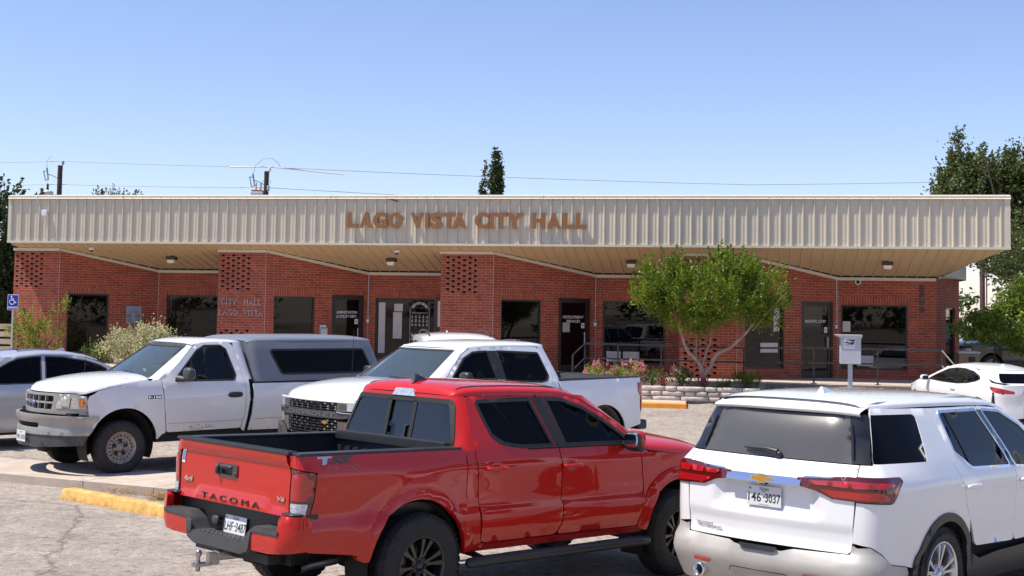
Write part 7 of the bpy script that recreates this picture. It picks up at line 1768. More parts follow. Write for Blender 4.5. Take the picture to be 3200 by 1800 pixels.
SILV = paint('silver_paint', (.50, .51, .54), metal=.35, rough=.3, dust=.05)
PSED = dict(paint=SILV, w=[(.20, .80), (.30, .87), (.55, .905), (.85, .905), (1.0, .885), (1.06, .865), (1.48, .66), (1.60, .60)], xr=-2.25, xf=2.45, zlow=.24, axles=(1.52, -1.38), r=.34, arch=.375,
    cab_xr=lambda z: -2.05 + max(0, z - 1.05) * 1.85, cab_xf=lambda z: 1.05 - (z - 1.0) * 1.55, zc=1.2, belt=1.05, zr=1.5, deck=1.10, nose=.80, crease=.92,
    top=[(2.25, .83), (1.9, .93), (1.2, 1.0), (.92, 1.03), (.45, 1.24), (.17, 1.36), (-.2, 1.495), (-.55, 1.535), (-1.0, 1.53), (-1.35, 1.48), (-1.65, 1.385), (-1.90, 1.27), (-2.10, 1.13), (-2.2, 1.11)],
    windows=[([(.72, 1.05), (.45, 1.18), (.0, 1.40), (-.17, 1.465), (-.45, 1.495), (-.59, 1.50), (-.53, 1.055)], [.02, 0, .05, .05, 0, .01, .01]),
             ([(-.60, 1.055), (-.655, 1.50), (-.95, 1.49), (-1.35, 1.43), (-1.62, 1.34), (-1.76, 1.265), (-1.55, 1.13), (-1.35, 1.065)], [.01, .01, 0, .05, .05, .03, .06, .05])],
    seams=[[(-.56, 1.05), (-.57, .8), (-.56, .35)], [(.80, 1.03), (.84, .8), (.80, .35)], [(-1.45, 1.03), (-1.25, .72), (-1.05, .45)]], handles=[(-.35, .93), (-1.25, .94)],
    lamps=[([('r', .45, .82), ('r', .45, .98), ('s', -1.85, .97), ('s', -1.95, .84)], 'lens_red', 'tail_light'), ([('f', .45, .62), ('f', .42, .72), ('s', 1.95, .80), ('s', 2.15, .68)], 'lens_clear', 'headlight')],
    mirror=(.42, 1.10), mirror_paint=SILV, hood=[(.62, .86, 1.0, .07, .35), (1.2, .86, .97, .08, .15), (1.8, .80, .91, .075, .12), (2.2, .68, .82, .05, .08), (2.36, .5, .76, .02, .05)],
    roof=[(-1.62, .60, 1.42, .03, -.06), (-1.4, .645, 1.47, .065, -.04), (-1.0, .655, 1.515, .088, 0), (-.6, .66, 1.522, .095, 0), (-.2, .665, 1.485, .095, .06), (.0, .67, 1.42, .09, .12), (.10, .67, 1.39, .07, .16)],
    apillar=[(.90, 1.04), (.46, 1.25), (.18, 1.37), (-.18, 1.49)], wsw=(.66, .52), cpillar=[(-2.02, 1.16), (-1.88, 1.27), (-1.64, 1.385), (-1.45, 1.45)], rear_win=[(.60, 1.18), (.52, 1.42), (-.52, 1.42), (-.60, 1.18)],
    fin=-1.17, sunroof=(-.95, -.05, .44), floor=(-1.9, .75), seats=[(-.1, (.36, -.36), .58), (-1.0, (.36, -.36), .60)], dash=(.62, 0, .95))
fx, fy = -6.096, 19.228; ya = -2.409
small_car('silver_sedan', (fx - math.sin(ya) * -4.1, fy + math.cos(ya) * -4.1, 0, ya), 'silver sedan with dark sunroof and tinted windows at the left edge', 'sedan', PSED)

PCOU = dict(paint=WHITE, w=[(.20, .80), (.35, .86), (.60, .885), (.85, .88), (.98, .85), (1.05, .82), (1.33, .60), (1.42, .54)], xr=-.78, xf=3.42, zlow=.22, axles=(2.65, 0), r=.325, arch=.36, kf=.35, kr=.22,
    cab_xr=lambda z: -.62 + max(0, z - .95) * 1.35, cab_xf=lambda z: 2.50 - (z - .95) * 2.1, zc=1.1, belt=.95, zr=1.36, deck=.98, nose=.72, crease=.80,
    top=[(3.25, .72), (2.95, .83), (2.6, .92), (2.30, .97), (2.05, 1.06), (1.75, 1.20), (1.45, 1.305), (1.1, 1.345), (.7, 1.335), (.3, 1.27), (-.1, 1.15), (-.4, 1.03), (-.68, .985)],
    windows=[([(2.06, .985), (1.80, 1.12), (1.48, 1.25), (1.20, 1.285), (.98, 1.288), (.80, 1.282), (.42, 1.235), (.12, 1.155), (-.01, 1.085), (.12, 1.03), (.45, .975), (.85, .95), (1.4, .955)], [.02, .03, .06, .06, 0, 0, .05, .05, .03, .05, .1, .1, .1])],
    seams=[[(.75, .95), (.78, .75), (.82, .5)], [(2.12, .98), (2.18, .75), (2.12, .4)]], handles=[(.95, .83)], glass=M['tint2'], rglass=M['tint'],
    lamps=[([('r', .48, .80), ('r', .47, .86), ('s', -.55, .93), ('s', -.40, .955), ('s', -.37, .93), ('s', -.48, .84), ('r', .62, .765)], 'lens_red', 'tail_light'), ([('f', .50, .66), ('f', .45, .71), ('s', 2.75, .86), ('s', 2.85, .79)], 'lens_clear', 'headlight')],
    mirror=(2.02, 1.02), hood=[(2.25, .82, .96, .08, .4), (2.6, .82, .91, .085, .2), (3.0, .72, .82, .07, .12), (3.25, .58, .74, .04, .08), (3.36, .4, .68, .02, .05)],
    roof=[(.10, .52, 1.235, .04, -.12), (.4, .575, 1.29, .06, -.06), (.8, .595, 1.325, .07, 0), (1.15, .60, 1.33, .075, 0), (1.45, .605, 1.295, .075, .07), (1.60, .61, 1.26, .065, .12), (1.68, .61, 1.24, .045, .14)],
    apillar=[(2.24, .985), (2.06, 1.07), (1.76, 1.21), (1.50, 1.295)], wsw=(.62, .48), cpillar=[(-.56, 1.0), (-.38, 1.045), (-.08, 1.165), (.30, 1.275)], rear_win=[(.60, 1.02), (.48, 1.22), (-.48, 1.22), (-.60, 1.02)],
    fin=.42, floor=(-.5, 2.0), seats=[(1.25, (.34, -.34), .50), (.5, (.32, -.32), .50)], dash=(1.95, 0, .86))
small_car('white_hatchback_coupe', (10.951, 28.428, -.0, 1.783), 'white two door hatchback coupe with curved side windows at the right edge', 'hatchback', PCOU)

PSUV = dict(paint=WHITE, w=[(.30, .90), (.5, .97), (.8, 1.0), (1.1, .99), (1.25, .95), (1.78, .75), (1.95, .68)], xr=-2.6, xf=2.55, zlow=.32, axles=(1.5, -1.5), r=.40, arch=.46,
    cab_xr=lambda z: -2.5 + max(0, z - 1.2) * .35, cab_xf=lambda z: 1.25 - (z - 1.2) * 1.2, zc=1.5, belt=1.22, zr=1.85, deck=1.2, nose=1.05, crease=1.05,
    top=[(2.3, 1.1), (1.9, 1.15), (1.2, 1.2), (1.05, 1.25), (.75, 1.5), (.45, 1.72), (.25, 1.80), (-.5, 1.83), (-1.5, 1.83), (-2.1, 1.82), (-2.28, 1.76), (-2.4, 1.22), (-2.5, 1.2)],
    windows=[([(.88, 1.25), (.45, 1.62), (.2, 1.74), (-.3, 1.76), (-.35, 1.25)], .03), ([(-.45, 1.25), (-.42, 1.76), (-1.25, 1.77), (-1.25, 1.25)], .03), ([(-1.35, 1.25), (-1.35, 1.77), (-2.05, 1.75), (-2.2, 1.25)], .03)],
    seams=[[(-.4, 1.2), (-.4, .5)]], handles=[(-.2, 1.1), (-1.1, 1.1)], lamps=[([('r', .75, .9), ('r', .75, 1.15), ('s', -2.3, 1.15), ('s', -2.3, .9)], 'lens_red', 'tail_light'), ([('f', .6, .85), ('f', .6, 1.0), ('s', 2.2, 1.02), ('s', 2.25, .87)], 'lens_clear', 'headlight')],
    mirror=(.8, 1.3), hood=[(.95, .95, 1.18, .09, .25), (1.6, .94, 1.14, .10, .1), (2.2, .85, 1.07, .09, .06), (2.45, .7, 1.02, .03, .04)],
    roof=[(-2.32, .70, 1.80, .04, -.02), (-2.2, .73, 1.82, .08, 0), (-1.5, .735, 1.825, .11, 0), (-.5, .735, 1.825, .115, 0), (.2, .73, 1.80, .10, .05), (.42, .735, 1.76, .06, .1)],
    apillar=[(1.1, 1.24), (.76, 1.50), (.46, 1.72), (.27, 1.80)], wsw=(.75, .62), cpillar=[(-2.38, 1.22), (-2.30, 1.6), (-2.2, 1.8)], rear_win=[(.72, 1.3), (.62, 1.72), (-.62, 1.72), (-.72, 1.3)],
    rails=(-2.0, .15, .60), fin=-1.9, floor=(-2.3, .9), seats=[(.1, (.4, -.4), .8), (-.9, (.4, -.4), .8)], dash=(.85, 0, 1.12))
small_car('white_suv_with_rails', (-1.02, 25.9, 0, -1.40), 'white SUV roof with dark roof rails behind the white crew cab pickup', 'SUV', PSUV)
BLK = paint('black_paint', (.012, .012, .014), rough=.3, dust=.02)
PB = dict(PSUV); PB['paint'] = BLK; PB['glass'] = M['tint']; PB['rails'] = (-2.0, .15, .60)
small_car('black_suv', (16.6, 43.5, .42, R(200)), 'black SUV standing in the tree shade beyond the right end of the building', 'SUV', PB)
# ---------------------------------------------------------------- planting
def leaf_mat(name, c1, c2, rough=.45, trans=.35, scale=1.3, spec=.4):
    m, t, b = nodes_of(name)
    b.inputs["Roughness"].default_value = rough; b.inputs["Specular IOR Level"].default_value = spec
    at = t.nodes.new("ShaderNodeAttribute"); at.attribute_name = "shade"; at.attribute_type = 'GEOMETRY'
    mx = t.nodes.new("ShaderNodeMix"); mx.data_type = 'RGBA'; mx.inputs[6].default_value = (*c1, 1); mx.inputs[7].default_value = (*c2, 1)
    t.links.new(at.outputs["Fac"], mx.inputs[0]); t.links.new(mx.outputs[2], b.inputs["Base Color"])
    tr = t.nodes.new("ShaderNodeBsdfTranslucent"); t.links.new(mx.outputs[2], tr.inputs[0])
    ms = t.nodes.new("ShaderNodeMixShader"); ms.inputs[0].default_value = trans
    t.links.new(b.outputs[0], ms.inputs[1]); t.links.new(tr.outputs[0], ms.inputs[2]); t.links.new(ms.outputs[0], t.nodes["Material Output"].inputs[0])
    return m

def leaves(name, blobs, n, size, m, parent=None, seed=1, clusters=120, cr=.25, asp=.45, shell=.75, droop=0, loc=(0, 0, 0), up=.3, spikes=0, world=None):
    """leaf blades gathered in sprays spread through several ellipsoids; 'shade' varies by spray and by leaf"""
    rnd = random.Random(seed); cl = []
    vol = [b[1][0] * b[1][1] * b[1][2] for b in blobs]; tot = sum(vol)
    for b, v in zip(blobs, vol):
        k = max(3, int(clusters * v / tot))
        for _ in range(k):
            d = Vector((rnd.gauss(0, 1), rnd.gauss(0, 1), rnd.gauss(0, 1))).normalized(); r = (shell + (1 - shell) * rnd.random()) if rnd.random() < .8 else rnd.random() ** .5
            c = Vector((b[0][0] + d.x * b[1][0] * r, b[0][1] + d.y * b[1][1] * r, b[0][2] + d.z * b[1][2] * r))
            cl.append((c, d, rnd.random(), cr * rnd.uniform(.6, 1.35)))
    vs = []; fs = []; sh = []
    for i in range(n):
        c, d, s_, r = cl[rnd.randrange(len(cl))]
        if spikes and rnd.random() < spikes:
            t = rnd.random(); ax = (d * .5 + Vector((0, 0, 1))).normalized(); p = c + ax * r * 2.1 * t + Vector((rnd.gauss(0, 1), rnd.gauss(0, 1), rnd.gauss(0, .6))) * r * .28 * (1.1 - t)
        else: p = c + Vector((rnd.gauss(0, 1), rnd.gauss(0, 1), rnd.gauss(0, .8))) * r * .62
        a = (Vector((rnd.gauss(0, 1), rnd.gauss(0, 1), rnd.gauss(0, .7) + up - droop)) + d * .6).normalized()
        q = a.orthogonal().normalized(); q = Matrix.Rotation(rnd.uniform(0, 6.28), 3, a) @ q; l = size * rnd.uniform(.6, 1.35); w_ = l * asp * .5; b0 = len(vs)
        nn = a.cross(q) * (.12 * l)
        vs += [p - a * l * .5, p + q * w_ + nn, p + a * l * .5, p - q * w_ + nn]; fs.append((b0, b0 + 1, b0 + 2, b0 + 3)); sh.append(min(1, max(0, s_ * .6 + rnd.random() * .5)))
    me = bpy.data.meshes.new(name); me.from_pydata([tuple(v) for v in vs], [], fs); me.materials.append(m)
    at = me.attributes.new("shade", 'FLOAT', 'FACE'); at.data.foreach_set("value", sh)
    o = bpy.data.objects.new(name, me); COL.objects.link(o)
    if parent: o.parent = parent
    o.location = loc
    return o

M['bark'] = mat('grey_brown_bark', (.17, .12, .09), .9, var=.35, vscale=6, bump=.6, bscale=25)
M['bark_pale'] = mat('pale_peeling_bark', (.36, .24, .18), .8, var=.45, vscale=7, bump=.4, bscale=20)
LG = leaf_mat('fresh_green_leaf', (.07, .12, .008), (.26, .34, .03), .35)
LD = leaf_mat('dark_oak_leaf', (.045, .068, .018), (.16, .19, .055), .4)
LJ = leaf_mat('juniper_foliage', (.018, .038, .008), (.075, .11, .022), .7, .15)
LC = leaf_mat('cypress_foliage', (.022, .045, .012), (.06, .095, .025), .7, .15)
LB = leaf_mat('light_compound_leaf', (.075, .14, .012), (.26, .34, .05), .4, .45)
LW = leaf_mat('silver_cream_leaf', (.22, .22, .09), (.72, .68, .40), .5, .2)
LY = leaf_mat('yellow_green_leaf', (.14, .19, .015), (.36, .42, .05), .4)
LF = leaf_mat('feathery_green_leaf', (.05, .10, .012), (.16, .25, .03), .5)
PK = leaf_mat('pink_petal', (.52, .16, .20), (.80, .42, .42), .5)
MG = leaf_mat('magenta_petal', (.42, .03, .10), (.70, .10, .20), .5)

def plant(name, uvz, label, cat, group=None):
    e = empty(name, mtx=BM @ Matrix.Translation(uvz)); tag(e, label, cat, group); return e
# tree in the stone planter
t = plant('planter_tree', (20.84, -1.9, .48), 'small bright green tree with several slanting pale trunks in the stone planter', 'tree')
mb = MB()
mb.tube([(0, 0, 0), (-.02, 0, .22), (-.05, 0, .42), (-.10, -.02, .60), (-.24, -.03, .78), (-.40, -.02, .92), (-.50, 0, 1.1), (-.57, 0, 1.35), (-.75, -.05, 1.8), (-1.0, -.1, 2.3)], [.085, .075, .07, .06, .052, .048, .042, .036, .026, .012], 10)
mb.tube([(-.02, 0, .30), (.06, .0, .44), (.17, .0, .58), (.22, 0, .74), (.32, .02, .90), (.48, .03, .98), (.64, .02, 1.05), (.86, 0, 1.26), (1.02, 0, 1.42), (1.25, -.02, 1.7), (1.5, 0, 2.2)], [.06, .06, .056, .053, .05, .046, .044, .04, .036, .028, .012], 10)
mb.tube([(-.08, 0, .52), (-.02, .04, .72), (.05, .06, .92), (.14, .08, 1.2), (.2, .1, 1.7), (.3, .1, 2.4)], [.038, .032, .028, .024, .018, .01], 8)
mb.tube([(-.2, 0, .74), (-.22, .1, .95), (-.2, .16, 1.3), (-.3, .2, 1.9)], [.03, .024, .02, .01], 8)
mb.tube([(1.0, 0, 1.4), (1.0, .1, 1.6), (.9, .15, 2.0)], [.02, .016, .008], 6)
for k in range(26):
    rr = random.Random(k); a = rr.uniform(-1.2, 1.3); z = 1.5 + rr.random() * .8; mb.tube([(a, 0, z), (a * 1.25 + rr.uniform(-.2, .2), rr.uniform(-.5, .5), z + .5), (a * 1.45 + rr.uniform(-.3, .3), rr.uniform(-.8, .8), z + 1.0)], [.016, .010, .004], 5)
mb.build('trunk', M['bark_pale'], t)
leaves('crown', [((.05, 0, 2.35), (1.5, 1.1, .75)), ((-1.25, 0, 2.45), (.62, .7, .62)), ((1.45, 0, 2.35), (.66, .7, .78)), ((.55, 0, 3.0), (.85, .7, .45)), ((-.35, 0, 2.9), (.6, .6, .4)), ((-.3, 0, 1.65), (.75, .6, .35)), ((-1.5, 0, 2.6), (.42, .4, .25)), ((.25, .1, 3.35), (.2, .2, .2)), ((-.9, 0, 3.15), (.14, .2, .25)), ((-1.55, .1, 3.1), (.14, .16, .2)), ((1.2, 0, 3.1), (.22, .2, .22)), ((1.75, 0, 1.7), (.3, .3, .2))], 44000, .078, LG, t, 3, 420, .18, .42, .62, spikes=.45)

# planter: stone wall and soil
pw = empty('planter_wall', mtx=BM @ Matrix.Translation((16, -2.5, .19))); tag(pw, 'low planter wall of rough pale limestone blocks in three courses', 'planter')
M['limestone'] = mat('rough_limestone', (.50, .43, .38), .9, var=.22, vscale=5, bump=1, bscale=14)
M['mortar'] = mat('grey_mortar', (.26, .24, .22), .95, var=.2)
rnd = random.Random(11); mb = MB()
for c in range(3):
    z = .005 + c * .122; x = -2.2 + [0, .3, .12][c]
    while x < 6.2:
        w_ = rnd.choice((.28, .42, .55, .62, .7)); x1 = min(x + w_, 6.24)
        if x1 - x > .1:
            o_ = rnd.uniform(-.018, .01)
            bm_ = bmesh.new(); bmesh.ops.create_cube(bm_, size=1); bmesh.ops.subdivide_edges(bm_, edges=bm_.edges[:], cuts=3, use_grid_fill=True)
            for v in bm_.verts:
                q = v.co.copy(); k = (1 - (abs(q.x) * 2) ** 8 * .06); q.z *= (1 - (abs(q.x) * 2) ** 6 * .12)
                v.co = Vector(((x + x1) / 2 + q.x * (x1 - x - .014), .09 + o_ + q.y * .2 + (-.022 * (1 - (abs(q.z) * 2) ** 3) * (1 - (abs(q.x) * 2) ** 6) if q.y < 0 else 0) + noise.noise(Vector((x + q.x * .6, q.z * 2, c)) * 4) * .012, z + .055 + q.z * .11 + noise.noise(Vector((x + q.x * .8, c * 3, 5)) * 3) * .006))
            bm_.verts.index_update(); mb.mesh([v.co.copy() for v in bm_.verts], [[v.index for v in f.verts] for f in bm_.faces], 0, True); bm_.free()
        x = x1 + .012
mb.build('stones', M['limestone'], pw)
mb = MB(); mb.box((-2.3, .02, -.1), (6.225, .2, .352)); mb.box((6.05, .2, -.1), (6.225, 1.3, .36)); mb.build('mortar_core', M['mortar'], pw)
mb = MB()
for c in range(3): mb.box((6.2, .16 + c * .05, .01 + c * .122), (6.25, .75, .115 + c * .122), bev=.012); mb.box((6.2, .77, .01 + c * .122), (6.25, 1.28, .115 + c * .122), bev=.012)
mb.build('stones', M['limestone'], pw)
mb = MB(); n = 40; vs = [(13.8 + 8.3 * i / n, -2.35 + 1.3 * j / 6, .50 + .03 * noise.noise(Vector((i * .7, j * .9, 0)))) for j in range(7) for i in range(n + 1)]
mb.mesh(vs, [(j * (n + 1) + i, j * (n + 1) + i + 1, (j + 1) * (n + 1) + i + 1, (j + 1) * (n + 1) + i) for j in range(6) for i in range(n)], 0, True)
o = mb.build('planter_soil', M['soil']); o.matrix_world = BM; tag(o, kind='structure')

def bush(name, uvz, r, label, n, size, m, asp=.45, flowers=None, seed=1, spikes=.3, cr=.09, clusters=40, blobs=None, group=None, droop=0):
    e = plant(name, uvz, label, 'shrub', group)
    bl = blobs or [((0, 0, r[2]), (r[0], r[1], r[2] * .9))]
    mb = MB(); rr = random.Random(seed)
    for k in range(9):
        a = rr.uniform(0, 6.28); d = rr.random(); mb.tube([(0, 0, -.03), (math.cos(a) * r[0] * .4 * d, math.sin(a) * r[1] * .4 * d, r[2] * .8), (math.cos(a) * r[0] * .85 * d, math.sin(a) * r[1] * .8 * d, r[2] * 1.6)], [.014, .009, .003], 5)
    mb.build('stems', M['bark'], e)
    leaves('foliage', bl, n, size, m, e, seed, clusters, cr, asp, .55, spikes=spikes, droop=droop)
    if flowers:
        fm, fn, fs_ = flowers; leaves('flowers', [((b[0][0], b[0][1], b[0][2] + b[1][2] * .15), tuple(x * 1.05 for x in b[1])) for b in bl], fn, fs_, fm, e, seed + 5, max(12, clusters), cr * .55, .8, .92, spikes=.3)
    return e
bush('pink_shrub', (18.15, -1.95, .5), (.40, .32, .28), 'pink flowering shrub at the left end of the planter, just above the white truck bed', 1500, .05, LY, flowers=(PK, 1500, .04), seed=2, clusters=50)
bush('pink_shrub', (18.95, -1.9, .5), (.42, .32, .31), 'larger pink flowering shrub left of the feathery green clump in the planter', 1500, .05, LY, flowers=(PK, 1600, .04), seed=3, clusters=50)
bush('feathery_clump', (19.50, -1.95, .5), (.25, .22, .20), 'feathery bright green clump between the pink shrubs and the red blooms', 1500, .07, LF, .12, seed=4, clusters=30, spikes=.8)
bush('red_flower_plant', (19.78, -2.1, .5), (.13, .12, .15), 'small plant with rose red blooms beside the feathery clump', 500, .045, LF, flowers=(MG, 170, .05), seed=5, clusters=14)
bush('mauve_shrub', (20.25, -1.95, .5), (.30, .25, .26), 'loose pink and mauve flowered shrub left of the tree trunk', 1300, .05, LF, flowers=(PK, 500, .038), seed=6, clusters=40, spikes=.6)
bush('magenta_plant', (20.78, -2.15, .5), (.12, .12, .13), 'small dark leaved plant with magenta flowers at the foot of the tree', 450, .045, LD, flowers=(MG, 130, .045), seed=7, clusters=14)
bush('low_grey_plant', (21.3, -2.1, .5), (.22, .15, .09), 'low grey green plant right of the tree trunk in the planter', 700, .04, LF, flowers=(PK, 60, .03), seed=8, clusters=24)
bush('fern_clump', (21.92, -2.0, .5), (.38, .26, .19), 'wide soft green ferny clump at the right end of the planter', 4200, .07, LF, .10, seed=9, clusters=70, spikes=.85)
# shrubs at the left
def ztg(u, v): 
    p = WP(u, v, 0); return gz(p.x, p.y)
e = plant('airy_shrub', (1.95, -1.5, ztg(1.95, -1.5)), 'airy yellow green shrub with thin branches at the left corner of the building', 'shrub')
mb = MB(); rr = random.Random(4)
tips = []
for k in range(30):
    a = rr.uniform(-1, 1); b = rr.uniform(-1, 1); h = .9 + rr.random() * .8; x = a * .85; tips.append((x, b * .5, h)); mb.tube([(0, 0, 0), (x * .35, b * .15, h * .45), (x * .75, b * .35, h * .8), (x, b * .5, h)], [.014, .01, .006, .003], 5)
mb.tube([(0, 0, 0), (.4, 0, .9), (.75, 0, 1.6), (.95, 0, 2.1)], [.014, .01, .006, .003], 5)
mb.build('stems', M['bark'], e)
leaves('foliage', [((-.05, 0, 1.0), (.85, .5, .55)), ((-.35, 0, 1.5), (.35, .35, .4)), ((.45, 0, 1.45), (.4, .3, .35)), ((.75, 0, 1.75), (.16, .15, .25)), ((.9, 0, 2.0), (.08, .1, .12)), ((-.9, 0, 1.1), (.3, .3, .15)), ((0, 0, .5), (.7, .5, .4))], 5200, .058, LY, e, 6, 150, .12, .5, .3, spikes=.6)
bush('cream_shrub', (5.15, -1.6, ztg(5.1, -1.6)), (1.15, .8, .68), 'big rounded shrub with cream flecked leaves behind the camper pickup', 15000, .065, LW, .5, seed=12, cr=.15, clusters=260, spikes=.1, blobs=[((0, 0, .75), (1.1, .8, .62)), ((.5, 0, .7), (.75, .6, .5))])
leaves_in = bpy.data.objects
bush('green_shrub', (3.75, -1.7, ztg(3.7, -1.7)), (.42, .35, .42), 'small soft green shrub left of the cream flecked shrub', 2600, .06, LF, .2, seed=13, clusters=50, spikes=.7)
bush('pink_shrub', (12.45, -.4, .62), (.18, .15, .1), 'small dusty pink plant against the wall below the arched decal window', 300, .05, PK, seed=14, clusters=14)
bush('yellow_green_bush', (-1.2, -1.6, ztg(-1, -1.6)), (.5, .4, .3), 'low yellow green bush at the far left edge below the parking sign', 1500, .06, LY, seed=15, clusters=40)
# accessible parking sign
s_ = plant('parking_sign', (1.745, -2.5, 0), 'blue accessible PARKING sign on a metal post at the left edge', 'sign')
zb = ztg(1.745, -2.5)
mb = MB(); mb.box((-.025, 0, zb), (.025, .03, 2.55)); mb.build('post', M['galv'], s_)
mb = MB(); mb.box((-.165, -.008, 2.20), (.165, 0, 2.63), bev=.003); mb.build('border', M['white_metal'], s_)
mb = MB(); mb.box((-.152, -.0105, 2.213), (.152, -.0085, 2.617)); mb.build('face', mat('sign_blue', (.008, .02, .36), .35), s_)
mb = MB(); y = -.0135
def st(p, r=.011): mb.tube([(a, y, b) for a, b in p], r, 6)
mb.lathe([(0, 0), (.024, 0)], 14, basis((-.045, y, 2.575), (1, 0, 0), (0, 0, 1), (0, -1, 0)))
st([(-.045, 2.55), (-.035, 2.47), (.035, 2.47)], .013); st([(-.04, 2.51), (.025, 2.51)], .010); st([(.03, 2.47), (.075, 2.40), (.11, 2.41)], .012)
st([(-.02 + .075 * math.cos(R(a)), 2.425 + .07 * math.sin(R(a))) for a in range(125, 385, 20)], .010)
add_text(mb, "PARKING", basis((0, -.0125, 2.245), (1, 0, 0), (0, 0, 1), (0, -1, 0)), size=.078, sx=.9, bold=.002)
mb.build('symbol', M['text_white'], s_)
# mailbox
s_ = plant('mailbox', (24.47, -1.95, .46), 'pale grey metal mailbox with postal eagle label on a square post', 'mailbox')
PM = mat('pale_blue_grey_paint', (.45, .47, .52), .4, var=.06)
mb = MB(); mb.box((-.055, -.05, 0), (.055, .05, .76)); mb.box((-.1, -.1, 0), (.1, .1, .02)); mb.build('post', PM, s_)
mb = MB(); mb.box((-.25, -.22, .745), (.25, .22, 1.40), bev=.006); mb.build('box', PM, s_)
mb = MB(); mb.mesh([(-.37, -.28, 1.455), (.28, -.28, 1.455), (.28, .28, 1.455), (-.37, .28, 1.455), (-.26, -.24, 1.395), (.27, -.24, 1.395), (.27, .24, 1.395), (-.26, .24, 1.395), (-.37, -.28, 1.475), (.28, -.28, 1.475), (.28, .28, 1.475), (-.37, .28, 1.475)],
                 [(4, 5, 1, 0), (5, 6, 2, 1), (6, 7, 3, 2), (7, 4, 0, 3), (7, 6, 5, 4), (0, 1, 9, 8), (1, 2, 10, 9), (2, 3, 11, 10), (3, 0, 8, 11), (8, 9, 10, 11)]); mb.build('lid', PM, s_)
m_ = basis((-.02, -.222, 1.26), (1, 0, 0), (0, 0, 1), (0, -1, 0))
def par(x0, x1, z0, z1, k=.12): return [(x0 + k * z0, z0), (x1 + k * z0, z0), (x1 + k * z1, z1), (x0 + k * z1, z1)]
mb = MB(); mb.prism(par(-.14, .12, -.13, .12), .001, m_, 0); mb.prism(par(-.115, .10, -.03, .10, .25), .002, m_, 1)
mb.prism([(-.13, .095), (.09, .045), (.12, .055), (.0, .03), (-.07, .045), (-.14, .075)], .003, m_, 0); mb.prism([(-.12, -.025), (.06, .028), (.02, .015), (-.12, -.0)], .003, m_, 0); mb.prism([(-.115, -.03), (.08, .02), (.1, .02), (-.05, -.03)], .003, m_, 2)
for k, tx_ in enumerate(("UNITED STATES", "POSTAL SERVICE")):
    vs, fs = text_mesh(tx_, .028); mb.mesh([m_ @ Vector((v.x - .02, v.y - .065 - k * .03, .003)) for v in vs], fs, 1)
mb.build('eagle_label', [M['text_white'], mat('navy_print', (.02, .02, .12), .5), mat('crimson_print', (.4, .03, .05), .5)], s_)

# ---------------------------------------------------------------- trees behind
def tree_thing(name, loc, label): 
    e = empty(name, loc=loc); tag(e, label, 'tree', 'trees around the building'); return e
t = tree_thing('cypress_tree', (-.78, 60, 0), 'taller narrow Italian cypress above the roof, right one of the close pair'); mb = MB(); mb.tube([(0, 0, 0), (0, 0, 8)], [.12, .04], 8); mb.build('trunk', M['bark'], t)
leaves('crown', [((0, 0, 2.5 + k * .5), (.36 - .0 * k, .36, .5)) for k in range(11)] + [((0, 0, 8.2), (.31, .31, .5)), ((.02, 0, 8.75), (.26, .26, .5)), ((.02, 0, 9.3), (.18, .18, .45)), ((.0, 0, 9.75), (.09, .09, .4))], 24000, .13, LC, t, 21, 1100, .11, .6, .7, spikes=.15)
t = tree_thing('cypress_tree', (-1.42, 62, 0), 'shorter narrow Italian cypress above the roof, left one of the close pair'); mb = MB(); mb.tube([(0, 0, 0), (0, 0, 7.5)], [.12, .04], 8); mb.build('trunk', M['bark'], t)
leaves('crown', [((0, 0, 2.5 + k * .5), (.27, .27, .5)) for k in range(11)] + [((0.05, 0, 8.2), (.2, .2, .5)), ((.1, 0, 8.9), (.13, .13, .4)), ((.14, 0, 9.3), (.07, .07, .35))], 9000, .12, leaf_mat('browning_cypress', (.035, .045, .014), (.12, .09, .035), .7, .15), t, 22, 900, .10, .6, .7, spikes=.15)
t = tree_thing('juniper_tree', (-20.6, 49.5, 0), 'big dark juniper with spiky tips beyond the left end of the roof'); mb = MB(); mb.tube([(0, 0, 0), (.1, 0, 3), (0, 0, 6)], [.3, .2, .06], 10); mb.build('trunk', M['bark'], t)
leaves('crown', [((0, 0, 3.4), (2.0, 2, 3.2)), ((1.0, 0, 6.2), (.7, .8, .9)), ((-.4, 0, 6.6), (.9, .9, .9)), ((1.75, -.3, 5.5), (.5, .5, .7)), ((1.6, 0, 4.0), (.6, .8, 1.6)), ((2.35, 0, 5.85), (.5, .4, .25)), ((1.3, -.6, 2.4), (1.0, .8, 1.4)), ((-2.5, 0, 4), (2, 1.5, 2.8))], 42000, .20, LJ, t, 23, 700, .34, .4, .7, spikes=.55)
t = tree_thing('oak_tree', (-20.0, 65, 0), 'sparse oak top showing just above the roof right of the first utility pole'); mb = MB(); mb.tube([(0, 0, 0), (0, 0, 4), (.4, 0, 7.5)], [.3, .2, .05], 8); mb.tube([(0, 0, 5), (-.7, 0, 7.4), (-1.1, 0, 8)], [.1, .05, .02], 6); mb.build('trunk', M['bark'], t)
leaves('crown', [((.1, 0, 7.3), (1.35, 1, .75)), ((-.35, 0, 7.9), (.22, .3, .5)), ((.1, 0, 7.8), (.2, .3, .5)), ((.8, 0, 7.8), (.25, .3, .4)), ((0, 0, 6.3), (1.6, 1.4, 1))], 5200, .12, LD, t, 24, 130, .2, .5, .6, spikes=.5)
t = tree_thing('live_oak_tree', (20.2, 50, 0), 'large dark live oak rising behind the right end of the roof'); mb = MB()
